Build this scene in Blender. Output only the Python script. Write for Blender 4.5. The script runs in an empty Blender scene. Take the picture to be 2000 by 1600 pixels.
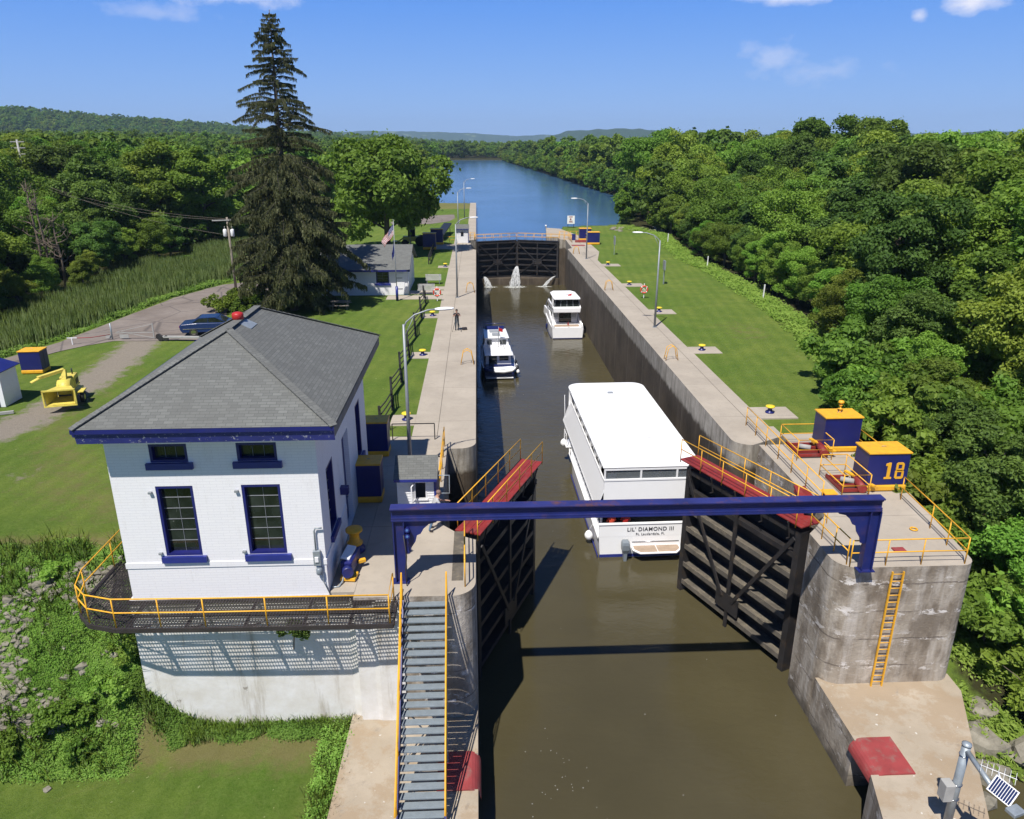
import bpy, bmesh, math, random
import numpy as np
from mathutils import Vector, Matrix, noise as mnoise
random.seed(7); RNG = np.random.default_rng(11)
R = math.radians
SC = bpy.context.scene
COL = SC.collection
# ------------------------------------------------------------------ camera, sky, sun, exposure
cam_d = bpy.data.cameras.new('camera'); cam = bpy.data.objects.new('camera', cam_d); COL.objects.link(cam); SC.camera = cam
cam.location = (0, 0, 14.72)
cam.rotation_mode = 'XYZ'
cam.rotation_euler = (R(90 - 19.55), 0, R(-2.57))
cam_d.sensor_width = 36; cam_d.lens = 36 * 1470 / 2000; cam_d.clip_start = .1; cam_d.clip_end = 40000
SUN_EL, SUN_AZ = 59.0, 207.0          # compass-like azimuth of the sun measured from +Y towards +X
sd = Vector((math.sin(R(SUN_AZ)) * math.cos(R(SUN_EL)), math.cos(R(SUN_AZ)) * math.cos(R(SUN_EL)), math.sin(R(SUN_EL))))
W = bpy.data.worlds.new("World"); SC.world = W; W.use_nodes = True
def world_nodes():
    nt = W.node_tree; nt.nodes.clear(); N = nt.nodes.new; L = nt.links.new
    out = N('ShaderNodeOutputWorld'); bg = N('ShaderNodeBackground'); bg.inputs[1].default_value = .088
    sky = N('ShaderNodeTexSky'); sky.sky_type = 'NISHITA'; sky.sun_disc = False
    sky.sun_elevation = R(SUN_EL); sky.sun_rotation = R(SUN_AZ)
    sky.altitude = 100; sky.air_density = 1.0; sky.dust_density = .35; sky.ozone_density = 2.2
    hsv = N('ShaderNodeHueSaturation'); hsv.inputs['Saturation'].default_value = 1.12; L(sky.outputs[0], hsv.inputs['Color'])
    tc = N('ShaderNodeTexCoord'); sep = N('ShaderNodeSeparateXYZ'); L(tc.outputs['Generated'], sep.inputs[0])
    def mth(op, a, b=None, c=None, clamp=False):
        m = N('ShaderNodeMath'); m.operation = op; m.use_clamp = clamp
        for i, v in enumerate((a, b, c)):
            if v is None: continue
            if isinstance(v, (int, float)): m.inputs[i].default_value = v
            else: L(v, m.inputs[i])
        return m.outputs[0]
    # cloud patches given by azimuth / elevation on the sky sphere
    az = mth('ARCTAN2', sep.outputs[0], sep.outputs[1]); el = mth('ARCSINE', sep.outputs[2])
    nz = N('ShaderNodeTexNoise'); nz.inputs['Scale'].default_value = 26; nz.inputs['Detail'].default_value = 7; nz.inputs['Roughness'].default_value = .6
    mp = N('ShaderNodeMapping'); mp.inputs['Scale'].default_value = (1, 1, 1.7); L(tc.outputs['Generated'], mp.inputs[0]); L(mp.outputs[0], nz.inputs[0])
    def patch(a, e, wa, we, gain, edge=1.6):
        dx = mth('DIVIDE', mth('SUBTRACT', az, R(a)), R(wa)); dy = mth('DIVIDE', mth('SUBTRACT', el, R(e)), R(we))
        d = mth('SQRT', mth('ADD', mth('MULTIPLY', dx, dx), mth('MULTIPLY', dy, dy)))
        v = mth('SUBTRACT', mth('ADD', mth('SUBTRACT', 1.0, d), mth('MULTIPLY', mth('SUBTRACT', nz.outputs[0], .5), edge * 2)), 0.25)
        return mth('MULTIPLY', mth('SMOOTHSTEP', v, 0.0, .9) if False else mth('MULTIPLY', v, 1.25, clamp=True), gain)
    P = [patch(20.4, 8.9, 5.0, .9, .8, .8), patch(31.4, 7.9, 2.6, 1.1, .9, .8), patch(28.4, 7.3, .7, .5, .8, .7), patch(20.4, 5.4, 2.6, 1.7, .30, 1.5), patch(23, 4.3, 6, .9, .20, 1.6),
         patch(-15.6, 9.0, 5.5, 1.3, .62, 1.1), patch(-20, 7.6, 5, .7, .25, 1.5), patch(10, 24, 22, 3, .6, 1.5), patch(-40, 20, 16, 4, .6, 1.5), patch(60, 18, 15, 4, .7, 1.5), patch(140, 22, 22, 5, .6, 1.4)]
    s = P[0]
    for p in P[1:]: s = mth('MAXIMUM', s, p)
    rp = N('ShaderNodeValToRGB'); e_ = rp.color_ramp.elements; e_[0].position = 0; e_[0].color = (2.5,4.35,8.6,1); e_[1].position = 1; e_[1].color = (.12,.5,1.9,1)
    for q_, c_ in ((.05,(2.0,3.95,8.5,1)), (.15,(.95,2.9,8.4,1)), (.28,(.45,1.5,5.0,1)), (.5,(.2,.8,2.8,1))): k_ = rp.color_ramp.elements.new(q_); k_.color = c_
    L(mth('MAXIMUM', sep.outputs[2], 0.0), rp.inputs[0]); m0 = N('ShaderNodeMixRGB'); m0.inputs[0].default_value = .85; L(hsv.outputs[0], m0.inputs[1]); L(rp.outputs[0], m0.inputs[2])
    mix = N('ShaderNodeMixRGB'); L(s, mix.inputs[0]); L(m0.outputs[0], mix.inputs[1]); mix.inputs[2].default_value = (8.6, 8.5, 9.4, 1)
    L(mix.outputs[0], bg.inputs[0]); L(bg.outputs[0], out.inputs[0])
world_nodes()
sun_d = bpy.data.lights.new('sun', 'SUN'); sun = bpy.data.objects.new('sun', sun_d); COL.objects.link(sun)
sun_d.energy = 4.9; sun_d.angle = R(.53); sun_d.color = (1, .955, .88)
sun.rotation_euler = sd.to_track_quat('Z', 'Y').to_euler()
SC.view_settings.view_transform = 'Standard'; SC.view_settings.look = 'None'; SC.view_settings.exposure = .35; SC.view_settings.gamma = 1
try:
    SC.cycles.max_bounces = 6; SC.cycles.diffuse_bounces = 3; SC.cycles.glossy_bounces = 3; SC.cycles.transmission_bounces = 4
    SC.cycles.transparent_max_bounces = 8; SC.cycles.volume_bounces = 0; SC.cycles.use_denoising = True
except Exception: pass

# ------------------------------------------------------------------ helpers
def wmat(o):
    m = Matrix.Identity(4)
    while o is not None:
        m = Matrix.LocRotScale(o.location, o.rotation_euler, o.scale) @ m; o = o.parent
    return m
class MB:
    """collects shapes given in world (or local) metres and links them as one mesh object"""
    def __init__(s): s.v = []; s.f = []; s.m = []; s.cur = 0; s.sm = []; s.smooth = False
    def add(s, vs, fs):
        b = len(s.v); s.v.extend([tuple(p) for p in vs])
        for f in fs: s.f.append(tuple(i + b for i in f)); s.m.append(s.cur); s.sm.append(s.smooth)
        return s
    def box(s, x0, x1, y0, y1, z0, z1):
        return s.add([(x0,y0,z0),(x1,y0,z0),(x1,y1,z0),(x0,y1,z0),(x0,y0,z1),(x1,y0,z1),(x1,y1,z1),(x0,y1,z1)],
                     [(0,3,2,1),(4,5,6,7),(0,1,5,4),(1,2,6,5),(2,3,7,6),(3,0,4,7)])
    def obox(s, c, sx, sy, sz, rz=0, rx=0, ry=0):
        M = Matrix.Translation(c) @ Matrix.Rotation(rz, 4, 'Z') @ Matrix.Rotation(ry, 4, 'Y') @ Matrix.Rotation(rx, 4, 'X')
        vs = [M @ Vector((a * sx / 2, b * sy / 2, d * sz / 2)) for d in (-1, 1) for a, b in ((-1,-1),(1,-1),(1,1),(-1,1))]
        return s.add(vs, [(0,3,2,1),(4,5,6,7),(0,1,5,4),(1,2,6,5),(2,3,7,6),(3,0,4,7)])
    def bar(s, a, b, w, h, up=(0,0,1)):
        a = Vector(a); b = Vector(b); d = (b - a).normalized(); u = Vector(up)
        sx = d.cross(u)
        if sx.length < 1e-4: sx = d.cross(Vector((0, 1, 0)))
        sx.normalize(); u = sx.cross(d).normalized()
        vs = [p + sx * (i * w / 2) + u * (j * h / 2) for p in (a, b) for i, j in ((-1,-1),(1,-1),(1,1),(-1,1))]
        return s.add(vs, [(0,1,2,3),(4,7,6,5),(0,4,5,1),(1,5,6,2),(2,6,7,3),(3,7,4,0)])
    def tube(s, pts, r, seg=6, r1=None, cap=True, closed=False):
        pts = [Vector(p) for p in pts]; n = len(pts); vs = []; prev = None
        sm = s.smooth; s.smooth = True
        for i, p in enumerate(pts):
            a = pts[i - 1] if (i > 0 or closed) else p; b = pts[(i + 1) % n] if (i < n - 1 or closed) else p
            d = (b - a).normalized()
            if prev is None:
                x = d.cross(Vector((0, 0, 1)))
                if x.length < .05: x = d.cross(Vector((0, 1, 0)))
            else: x = prev - d * prev.dot(d)
            x.normalize(); prev = x; y = d.cross(x)
            t = i / max(1, n - 1)
            rr = r[i] if isinstance(r, (list, tuple)) else (r if r1 is None else r + (r1 - r) * t)
            for k in range(seg):
                an = 2 * math.pi * k / seg; vs.append(p + (x * math.cos(an) + y * math.sin(an)) * rr)
        fs = []
        for i in range(n if closed else n - 1):
            j = (i + 1) % n
            for k in range(seg):
                l = (k + 1) % seg; fs.append((i*seg+k, i*seg+l, j*seg+l, j*seg+k))
        s.add(vs, fs)
        if cap and not closed:
            b = len(s.v) - n * seg; s.smooth = False
            s.f.append(tuple(b + k for k in reversed(range(seg)))); s.m.append(s.cur); s.sm.append(False)
            s.f.append(tuple(b + (n-1)*seg + k for k in range(seg))); s.m.append(s.cur); s.sm.append(False)
        s.smooth = sm
        return s
    def lathe(s, c, prof, seg=16):
        """prof: list of (r, z) from bottom to top"""
        c = Vector(c); vs = []; n = len(prof); sm = s.smooth; s.smooth = True
        for r, z in prof:
            for k in range(seg):
                a = 2*math.pi*k/seg; vs.append(c + Vector((r*math.cos(a), r*math.sin(a), z)))
        fs = [(i*seg+k, i*seg+(k+1)%seg, (i+1)*seg+(k+1)%seg, (i+1)*seg+k) for i in range(n-1) for k in range(seg)]
        fs.append(tuple(range(seg))[::-1]); fs.append(tuple((n-1)*seg+k for k in range(seg)))
        s.add(vs, fs); s.smooth = sm; return s
    def prism(s, poly, z0, z1):
        n = len(poly); vs = [(x, y, z0) for x, y in poly] + [(x, y, z1) for x, y in poly]
        return s.add(vs, [tuple(range(n))[::-1], tuple(range(n, 2*n))] + [(i, (i+1)%n, n+(i+1)%n, n+i) for i in range(n)])
    def slab(s, pts, thick):
        """planar polygon of 3-D points thickened along minus its normal"""
        pts = [Vector(p) for p in pts]; nrm = (pts[1]-pts[0]).cross(pts[2]-pts[0]).normalized(); n = len(pts)
        lo = [p - nrm*thick for p in pts]
        return s.add(lo + pts, [tuple(range(n))[::-1], tuple(range(n, 2*n))] + [(i, (i+1)%n, n+(i+1)%n, n+i) for i in range(n)])
    def prismx(s, poly, x0, x1):
        """polygon in (y, z) extruded along x"""
        n = len(poly); vs = [(x0, y, z) for y, z in poly] + [(x1, y, z) for y, z in poly]
        return s.add(vs, [tuple(range(n))[::-1], tuple(range(n, 2*n))] + [(i, (i+1)%n, n+(i+1)%n, n+i) for i in range(n)])
    def prismy(s, poly, y0, y1):
        n = len(poly); vs = [(x, y0, z) for x, z in poly] + [(x, y1, z) for x, z in poly]
        return s.add(vs, [tuple(range(n)), tuple(range(n, 2*n))[::-1]] + [((i+1)%n, i, n+i, n+(i+1)%n) for i in range(n)])
    def loft(s, secs, cap=True, closed=True):
        """secs: list of equally long loops of points"""
        n = len(secs[0]); vs = [p for q in secs for p in q]; fs = []
        for i in range(len(secs)-1):
            for k in range(n if closed else n-1):
                l = (k+1) % n; fs.append((i*n+k, i*n+l, (i+1)*n+l, (i+1)*n+k))
        if cap: fs.append(tuple(range(n))[::-1]); fs.append(tuple((len(secs)-1)*n+k for k in range(n)))
        return s.add(vs, fs)
    def quad(s, *p): return s.add(p, [tuple(range(len(p)))])
    def build(s, name, mats, parent=None, local=False, bevel=0, fix=True, smooth=None, mod=None):
        me = bpy.data.meshes.new(name)
        vs = np.array([tuple(p) for p in s.v], dtype=float).reshape(-1, 3)
        if parent is not None and not local:
            iv = np.array(wmat(parent).inverted()); vs2 = vs @ iv[:3,:3].T + iv[:3,3]
        else: vs2 = vs
        me.from_pydata(vs2.tolist(), [], s.f)
        if not isinstance(mats, (list, tuple)): mats = [mats]
        for m in mats: me.materials.append(m)
        if len(mats) > 1: me.polygons.foreach_set('material_index', s.m)
        if smooth is not None: me.polygons.foreach_set('use_smooth', [smooth]*len(s.f))
        else: me.polygons.foreach_set('use_smooth', s.sm)
        if fix:
            bm = bmesh.new(); bm.from_mesh(me); bmesh.ops.recalc_face_normals(bm, faces=bm.faces)
            uv = bm.loops.layers.uv.new('UVMap')
            for f in bm.faces:
                n = f.normal
                u = Vector((1,0,0)) if abs(n.z) > .98 else Vector((-n.y, n.x, 0)).normalized()
                w = n.cross(u)
                for l in f.loops: l[uv].uv = (l.vert.co.dot(u), l.vert.co.dot(w))
            bm.to_mesh(me); bm.free()
        o = bpy.data.objects.new(name, me); COL.objects.link(o)
        if parent is not None: o.parent = parent
        if bevel:
            b = o.modifiers.new('bevel', 'BEVEL'); b.width = bevel; b.segments = 2; b.limit_method = 'ANGLE'; b.angle_limit = R(40)
        return o
def tag(o, label=None, cat=None, group=None, kind=None):
    if label: o['label'] = label
    if cat: o['category'] = cat
    if group: o['group'] = group
    if kind: o['kind'] = kind
    return o
def thing(name, label, cat, loc=(0,0,0), rz=0, group=None):
    o = bpy.data.objects.new(name, None); COL.objects.link(o); o.location = loc; o.rotation_euler = (0,0,rz)
    o.empty_display_size = .3
    return tag(o, label, cat, group)
def copy_tree(o, parent=None):
    c = o.copy(); COL.objects.link(c)
    if parent is not None: c.parent = parent
    for ch in [k for k in bpy.data.objects if k.parent == o]: copy_tree(ch, c)
    return c
def kids_of(o): return [k for k in bpy.data.objects if k.parent == o]
def dup(o, loc, rz=None, label=None, group=None, sc=None, kids=None):
    c = o.copy(); COL.objects.link(c); c.location = loc
    if rz is not None: c.rotation_euler = (0,0,rz)
    if sc is not None: c.scale = sc if hasattr(sc, '__len__') else (sc,)*3
    if label: c['label'] = label
    if group: c['group'] = group
    for ch in (kids if kids is not None else kids_of(o)):
        d = ch.copy(); COL.objects.link(d); d.parent = c
        for g in kids_of(ch): e = g.copy(); COL.objects.link(e); e.parent = d
    return c
# ------------------------------------------------------------------ materials
class NT:
    def __init__(s, name):
        s.m = bpy.data.materials.new(name); s.m.use_nodes = True; s.t = s.m.node_tree; s.b = s.t.nodes['Principled BSDF']
        s.out = s.t.nodes['Material Output']; s._c = {}
    def n(s, t, **k):
        x = s.t.nodes.new(t)
        for a, b in k.items(): setattr(x, a, b)
        return x
    def l(s, a, b): s.t.links.new(a, b)
    def coord(s, kind='Object'):
        if kind not in s._c:
            if kind == 'UV': s._c[kind] = s.n('ShaderNodeUVMap').outputs[0]
            elif kind == 'Pos': s._c[kind] = s.n('ShaderNodeNewGeometry').outputs['Position']
            else: s._c[kind] = s.n('ShaderNodeTexCoord').outputs[kind]
        return s._c[kind]
    def mapc(s, kind, sc):
        m = s.n('ShaderNodeMapping'); m.inputs['Scale'].default_value = sc if hasattr(sc,'__len__') else (sc,)*3
        s.l(s.coord(kind), m.inputs[0]); return m.outputs[0]
    def noise(s, scale, detail=4, rough=.55, kind='Pos', sc=None, dist=0):
        x = s.n('ShaderNodeTexNoise'); x.inputs['Scale'].default_value = scale; x.inputs['Detail'].default_value = detail
        x.inputs['Roughness'].default_value = rough; x.inputs['Distortion'].default_value = dist
        s.l(s.mapc(kind, sc) if sc else s.coord(kind), x.inputs['Vector']); return x.outputs[0]
    def ramp(s, v, stops, interp='LINEAR'):
        x = s.n('ShaderNodeValToRGB'); e = x.color_ramp.elements; x.color_ramp.interpolation = interp
        while len(e) > 2: e.remove(e[-1])
        for i, (p, c) in enumerate(stops):
            c = (c, c, c, 1) if not hasattr(c, '__len__') else (tuple(c) + (1,))[:4]
            if i < 2: e[i].position = p; e[i].color = c
            else: k = e.new(p); k.color = c
        s.l(v, x.inputs[0]); return x.outputs[0]
    def mix(s, f, a, b, bt='MIX'):
        x = s.n('ShaderNodeMixRGB', blend_type=bt)
        for i, v in enumerate((f, a, b)):
            if isinstance(v, (int, float)): x.inputs[i].default_value = v if i == 0 else (v, v, v, 1)
            elif isinstance(v, tuple): x.inputs[i].default_value = (v + (1,))[:4]
            else: s.l(v, x.inputs[i])
        return x.outputs[0]
    def math(s, op, a, b=None, clamp=False):
        x = s.n('ShaderNodeMath', operation=op, use_clamp=clamp)
        for i, v in enumerate((a, b)):
            if v is None: continue
            if isinstance(v, (int, float)): x.inputs[i].default_value = v
            else: s.l(v, x.inputs[i])
        return x.outputs[0]
    def bump(s, h, strength=.3, dist=.02):
        x = s.n('ShaderNodeBump'); x.inputs['Strength'].default_value = strength; x.inputs['Distance'].default_value = dist
        s.l(h, x.inputs['Height']); s.l(x.outputs[0], s.b.inputs['Normal']); return x
    def z(s):
        x = s.n('ShaderNodeSeparateXYZ'); s.l(s.coord('Pos'), x.inputs[0]); return x.outputs
    def attr(s, name):
        x = s.n('ShaderNodeAttribute', attribute_name=name); return x.outputs
    def base(s, c):
        if isinstance(c, tuple): s.b.inputs['Base Color'].default_value = (c + (1,))[:4]
        else: s.l(c, s.b.inputs['Base Color'])
    def set(s, rough=.6, metal=0, spec=None):
        s.b.inputs['Roughness'].default_value = rough; s.b.inputs['Metallic'].default_value = metal
        if spec is not None: s.b.inputs['Specular IOR Level'].default_value = spec
        return s.m
M = {}
def paint(name, col, rough=.45, var=.12, dirt=None, dirt_amt=.0, chips=None, metal=0, scale=3, bump=.05):
    t = NT(name); n = t.noise(scale, 5)
    c = t.mix(t.ramp(n, [(.3, 0.0), (.75, 1.0)]), tuple(k*(1-var) for k in col), tuple(min(1, k*(1+var)) for k in col))
    if dirt is not None:
        d = t.ramp(t.noise(scale*1.7, 6, .7), [(.52, 0.0), (.72, 1.0)]); c = t.mix(t.math('MULTIPLY', d, dirt_amt), c, dirt)
    if chips is not None:
        d = t.ramp(t.noise(9, 6, .75), [(.60, 0.0), (.615, 1.0)]); c = t.mix(d, c, chips)
    t.base(c); t.bump(t.noise(scale*9, 3), bump, .02); M[name] = t.set(rough, metal); return M[name]
def mats():
    # concrete of the coping walks
    t = NT('concrete_walk'); z = t.z()
    c = t.mix(t.ramp(t.noise(.35, 6, .6), [(.3, 0.0), (.7, 1.0)]), (.335,.29,.235), (.43,.375,.305))
    c = t.mix(t.math('MULTIPLY', t.ramp(t.noise(2.2, 7, .7), [(.5, 0.0), (.75, 1.0)]), .4), c, (.24,.21,.175))
    def joints(axis, per, w):
        a = t.math('ABSOLUTE', t.math('SUBTRACT', t.math('FRACT', t.math('DIVIDE', z[axis], per)), .5)); return t.math('LESS_THAN', a, w/per/2)
    j = joints(1, 6.1, .035); c = t.mix(t.math('MULTIPLY', j, .6), c, (.13,.11,.09))
    c = t.mix(t.math('MULTIPLY', t.ramp(t.noise(40, 3), [(.4, 0.0), (.7, 1.0)]), .22), c, (.26,.23,.19))
    t.base(c); t.bump(t.noise(14, 6, .6), .25, .02); M['walk'] = t.set(.9)
    # weathered pier concrete: lift lines, spalls, streaks
    t = NT('concrete_pier'); z = t.z()
    c = t.mix(t.ramp(t.noise(.8, 7, .65), [(.3, 0.0), (.72, 1.0)]), (.25,.205,.155), (.41,.36,.295))
    st = t.noise(1.6, 5, .6, sc=(1.6, 1.6, .16)); c = t.mix(t.math('MULTIPLY', t.ramp(st, [(.46, 0.0), (.66, 1.0)]), .8), c, (.50,.455,.40))
    c = t.mix(t.math('MULTIPLY', t.ramp(t.noise(1.1, 5, .6, sc=(1, 1, .5)), [(.47, 0.0), (.62, 1.0)]), .75), c, (.135,.105,.075))
    zz = t.math('ADD', z[2], t.math('MULTIPLY', t.noise(.9, 4), .22))
    fr = t.math('ABSOLUTE', t.math('SUBTRACT', t.math('FRACT', t.math('DIVIDE', zz, 1.22)), .5))
    band = t.math('LESS_THAN', fr, .022); brk = t.ramp(t.noise(1.2, 5), [(.42, 0.0), (.55, 1.0)])
    c = t.mix(t.math('MULTIPLY', t.math('MULTIPLY', band, brk), .75), c, (.10,.08,.065))
    sp = t.ramp(t.noise(1.5, 8, .72, sc=(1, 1, 2.2)), [(.555, 0.0), (.59, 1.0)])
    near = t.ramp(fr, [(.05, 1.0), (.36, 0.0)]); c = t.mix(t.math('MULTIPLY', sp, near), c, (.66,.62,.58))
    wet = t.ramp(z[2], [(0, 0.0), (1, 1.0)])
    w2 = t.math('ADD', t.math('MULTIPLY', t.math('ADD', z[2], 7.3), .6), t.math('MULTIPLY', t.noise(1.2, 4), 1.0))
    c = t.mix(t.ramp(w2, [(.55, .85), (1.25, 0.0)]), c, (.075,.062,.045))
    t.base(c); t.bump(t.noise(5, 8, .7), .7, .06); M['pier'] = t.set(.92)
    # lower apron decks
    t = NT('concrete_apron')
    c = t.mix(t.ramp(t.noise(.5, 7, .6), [(.3, 0.0), (.7, 1.0)]), (.32,.265,.195), (.42,.355,.275))
    c = t.mix(t.math('MULTIPLY', t.ramp(t.noise(1.3, 8, .7), [(.52, 0.0), (.7, 1.0)]), .35), c, (.26,.22,.165))
    c = t.mix(t.math('MULTIPLY', t.ramp(t.noise(.42, 7, .75), [(.49, 0.0), (.56, 1.0)]), .6), c, (.31,.225,.14))
    c = t.mix(t.math('MULTIPLY', t.ramp(t.noise(.8, 8, .8, dist=1), [(.60, 0.0), (.66, 1.0)]), .45), c, (.20,.175,.15))
    c = t.mix(t.ramp(t.noise(4.2, 2), [(.73, 0.0), (.75, .8)]), c, (.62,.6,.55))
    t.base(c); t.bump(t.noise(12, 7, .6), .35, .02); M['apron'] = t.set(.92)
    # chamber wall: light weathered coping band above a dark water-stained face
    t = NT('concrete_chamber'); z = t.z()
    c0 = t.mix(t.ramp(t.noise(1.2, 6, .65, sc=(1, .6, .8)), [(.3, 0.0), (.72, 1.0)]), (.24,.215,.175), (.42,.385,.33))
    c0 = t.mix(t.math('MULTIPLY', t.ramp(t.noise(2.2, 6, .7, sc=(1.5, 1.5, .12)), [(.46, 0.0), (.62, 1.0)]), .7), c0, (.12,.10,.075))
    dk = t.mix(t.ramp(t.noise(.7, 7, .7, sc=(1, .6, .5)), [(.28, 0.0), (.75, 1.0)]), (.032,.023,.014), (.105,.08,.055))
    dk = t.mix(t.math('MULTIPLY', t.ramp(t.noise(1.1, 6, .7, sc=(1.2, 1.2, .1)), [(.55, 0.0), (.7, 1.0)]), .5), dk, (.16,.13,.10))
    jj = t.math('LESS_THAN', t.math('ABSOLUTE', t.math('SUBTRACT', t.math('FRACT', t.math('DIVIDE', z[1], 6.1)), .5)), .006)
    dk = t.mix(t.math('MULTIPLY', jj, .7), dk, (.22,.19,.16))
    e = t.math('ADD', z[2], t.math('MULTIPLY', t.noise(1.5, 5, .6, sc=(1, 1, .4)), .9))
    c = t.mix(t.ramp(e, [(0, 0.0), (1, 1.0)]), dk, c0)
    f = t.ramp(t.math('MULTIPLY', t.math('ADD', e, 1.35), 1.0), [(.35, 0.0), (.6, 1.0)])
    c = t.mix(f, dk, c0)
    t.base(c); t.bump(t.noise(4, 8, .7), .55, .05); M['chamber'] = t.set(.85)
    # white painted brick
    t = NT('white_brick'); br = t.n('ShaderNodeTexBrick'); t.l(t.coord('UV'), br.inputs['Vector'])
    br.inputs['Scale'].default_value = 1; br.inputs['Brick Width'].default_value = .42; br.inputs['Row Height'].default_value = .1; br.inputs['Mortar Size'].default_value = .008
    br.inputs['Color1'].default_value = (.80,.79,.80,1); br.inputs['Color2'].default_value = (.78,.77,.785,1); br.inputs['Mortar'].default_value = (.70,.69,.71,1)
    c = t.mix(t.math('MULTIPLY', t.ramp(t.noise(2.5, 6, .75, sc=(1,1,.25)), [(.55, 0.0), (.78, 1.0)]), .35), br.outputs[0], (.5,.47,.43)); c = t.mix(t.ramp(t.noise(5.5, 6, .75), [(.69, 0.0), (.70, .8)]), c, (.35,.33,.31))
    t.base(c); t.bump(br.outputs['Fac'], -.25, .01); M['white_brick'] = t.set(.6)
    # old white painted retaining wall with stains and patches
    t = NT('white_base'); z = t.z()
    c = t.mix(t.ramp(t.noise(1.2, 6, .65), [(.35, 0.0), (.7, 1.0)]), (.62,.59,.54), (.74,.73,.72))
    st = t.ramp(t.noise(.9, 7, .7, sc=(1.4,1.4,.16)), [(.54, 0.0), (.66, 1.0)])
    low = t.ramp(z[2], [(0, 0.0), (1, 0.0)])
    c = t.mix(t.math('MULTIPLY', st, .62), c, (.33,.28,.21))
    c = t.mix(t.ramp(t.noise(1.4, 8, .72), [(.655, 0.0), (.67, .85)]), c, (.27,.245,.21))
    t.base(c); t.bump(t.noise(6, 7, .65), .35, .03); M['white_base'] = t.set(.8)
    # shingles
    t = NT('shingles'); br = t.n('ShaderNodeTexBrick'); t.l(t.coord('UV'), br.inputs['Vector'])
    br.inputs['Scale'].default_value = 1; br.inputs['Brick Width'].default_value = .30; br.offset = .37; br.inputs['Row Height'].default_value = .125; br.inputs['Mortar Size'].default_value = .008
    br.inputs['Color1'].default_value = (.105,.108,.102,1); br.inputs['Color2'].default_value = (.165,.170,.160,1); br.inputs['Mortar'].default_value = (.045,.047,.047,1); br.inputs['Bias'].default_value = -.1
    c = t.mix(t.ramp(t.noise(.7, 5, .6), [(.35, 0.0), (.7, .6)]), br.outputs[0], (.085,.085,.08))
    c = t.mix(t.math('MULTIPLY', t.noise(24, 4, .8), .5), c, (.17,.175,.165))
    t.base(c); t.bump(br.outputs['Fac'], -.5, .02); M['shingles'] = t.set(.9)
    paint('cab_blue', (.012,.015,.12), .4, .15, (.03,.03,.05), .3, scale=1.5)
    paint('blue', (.013,.021,.13), .42, .18, (.16,.07,.04), .22, None, scale=1.5)
    paint('blue_chipped', (.026,.032,.19), .5, .2, chips=(.45,.45,.5), scale=2)
    paint('blue_navy', (.012,.015,.13), .4, .15, (.03,.03,.05), .4, scale=1.5)
    paint('blue_rust', (.022,.026,.14), .55, .25, (.13,.05,.025), .85, scale=1.1)
    paint('yellow', (.78,.40,.022), .5, .10, (.36,.16,.04), .5, scale=2.6)
    paint('yellow_pale', (.66,.54,.10), .5, .15, (.28,.22,.07), .7, scale=3)
    paint('red', (.24,.022,.018), .6, .25, (.20,.09,.075), .55, scale=1.6)
    paint('red_bright', (.42,.02,.018), .45, .1)
    paint('red_worn', (.29,.045,.045), .7, .2, (.22,.13,.11), .9, scale=1.5)
    paint('steel_grey', (.27,.29,.31), .45, .1, metal=.2, scale=4)
    paint('galv', (.32,.36,.39), .45, .15, metal=.35, scale=5)
    paint('tread', (.23,.27,.30), .6, .1, metal=.1, scale=5)
    paint('mesh_dark', (.035,.028,.028), .6, .2)
    paint('gate_steel', (.024,.022,.023), .55, .35, (.075,.05,.03), .7, scale=1.2)
    paint('gate_ledge', (.11,.095,.075), .85, .35, (.24,.20,.13), .8, scale=1.8)
    paint('wood_black', (.022,.021,.019), .8, .3)
    paint('wood_grey', (.34,.335,.32), .85, .12)
    paint('wood_pole', (.25,.215,.175), .9, .2)
    paint('white_paint', (.79,.79,.80), .45, .03, (.5,.5,.48), .15)
    paint('gelcoat', (.86,.86,.87), .22, .015, scale=2, bump=0)
    paint('roof_white', (.84,.84,.85), .5, .04, (.50,.50,.49), .35, scale=.7)
    paint('trim_blue', (.02,.03,.20), .4, .15)
    paint('hull_navy', (.012,.018,.09), .2, .1)
    paint('black', (.012,.012,.013), .5, .2); paint('rubber', (.02,.02,.02), .85, .2)
    paint('teak', (.36,.27,.20), .8, .15); paint('grey_plastic', (.19,.22,.25), .35, .1); paint('boat_grey', (.28,.30,.32), .5, .1)
    paint('car_blue', (.012,.03,.105), .18, .05); paint('chrome', (.6,.6,.6), .15, .02, metal=1)
    paint('skin', (.48,.27,.19), .6, .05); paint('tshirt', (.42,.42,.43), .9, .06); paint('jeans', (.10,.17,.27), .9, .15); paint('shirt_dark', (.03,.025,.03), .9, .1)
    paint('trousers', (.05,.065,.08), .9, .15); paint('hair_grey', (.20,.13,.11), .9, .1); paint('hair_dark', (.03,.022,.018), .9, .1); paint('orange_vest', (.62,.07,.03), .8, .1)
    paint('shirt_pale', (.35,.38,.45), .9, .1)
    paint('sign_white', (.8,.8,.8), .5, .02); paint('buoy_red', (.62,.07,.035), .5, .1); paint('ink', (.03,.03,.035), .6, .02)
    t = NT('glass_dark'); c = t.mix(t.ramp(t.noise(1.3, 4), [(.4, 0.0), (.7, 1.0)]), (.008,.011,.012), (.03,.038,.036)); c = t.mix(t.ramp(t.noise(2.3, 6, .7, dist=2), [(.68, 0.0), (.71, .55)]), c, (.3,.31,.3)); t.base(c); M['glass'] = t.set(.06, 0, .6)  # pale noise patches in the glass colour stand in for reflections
    t = NT('solar_cells'); t.base((.02,.03,.09)); M['solar'] = t.set(.12)
    t = NT('room_dark'); t.base((.01,.011,.014)); M['room'] = t.set(.9)
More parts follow.
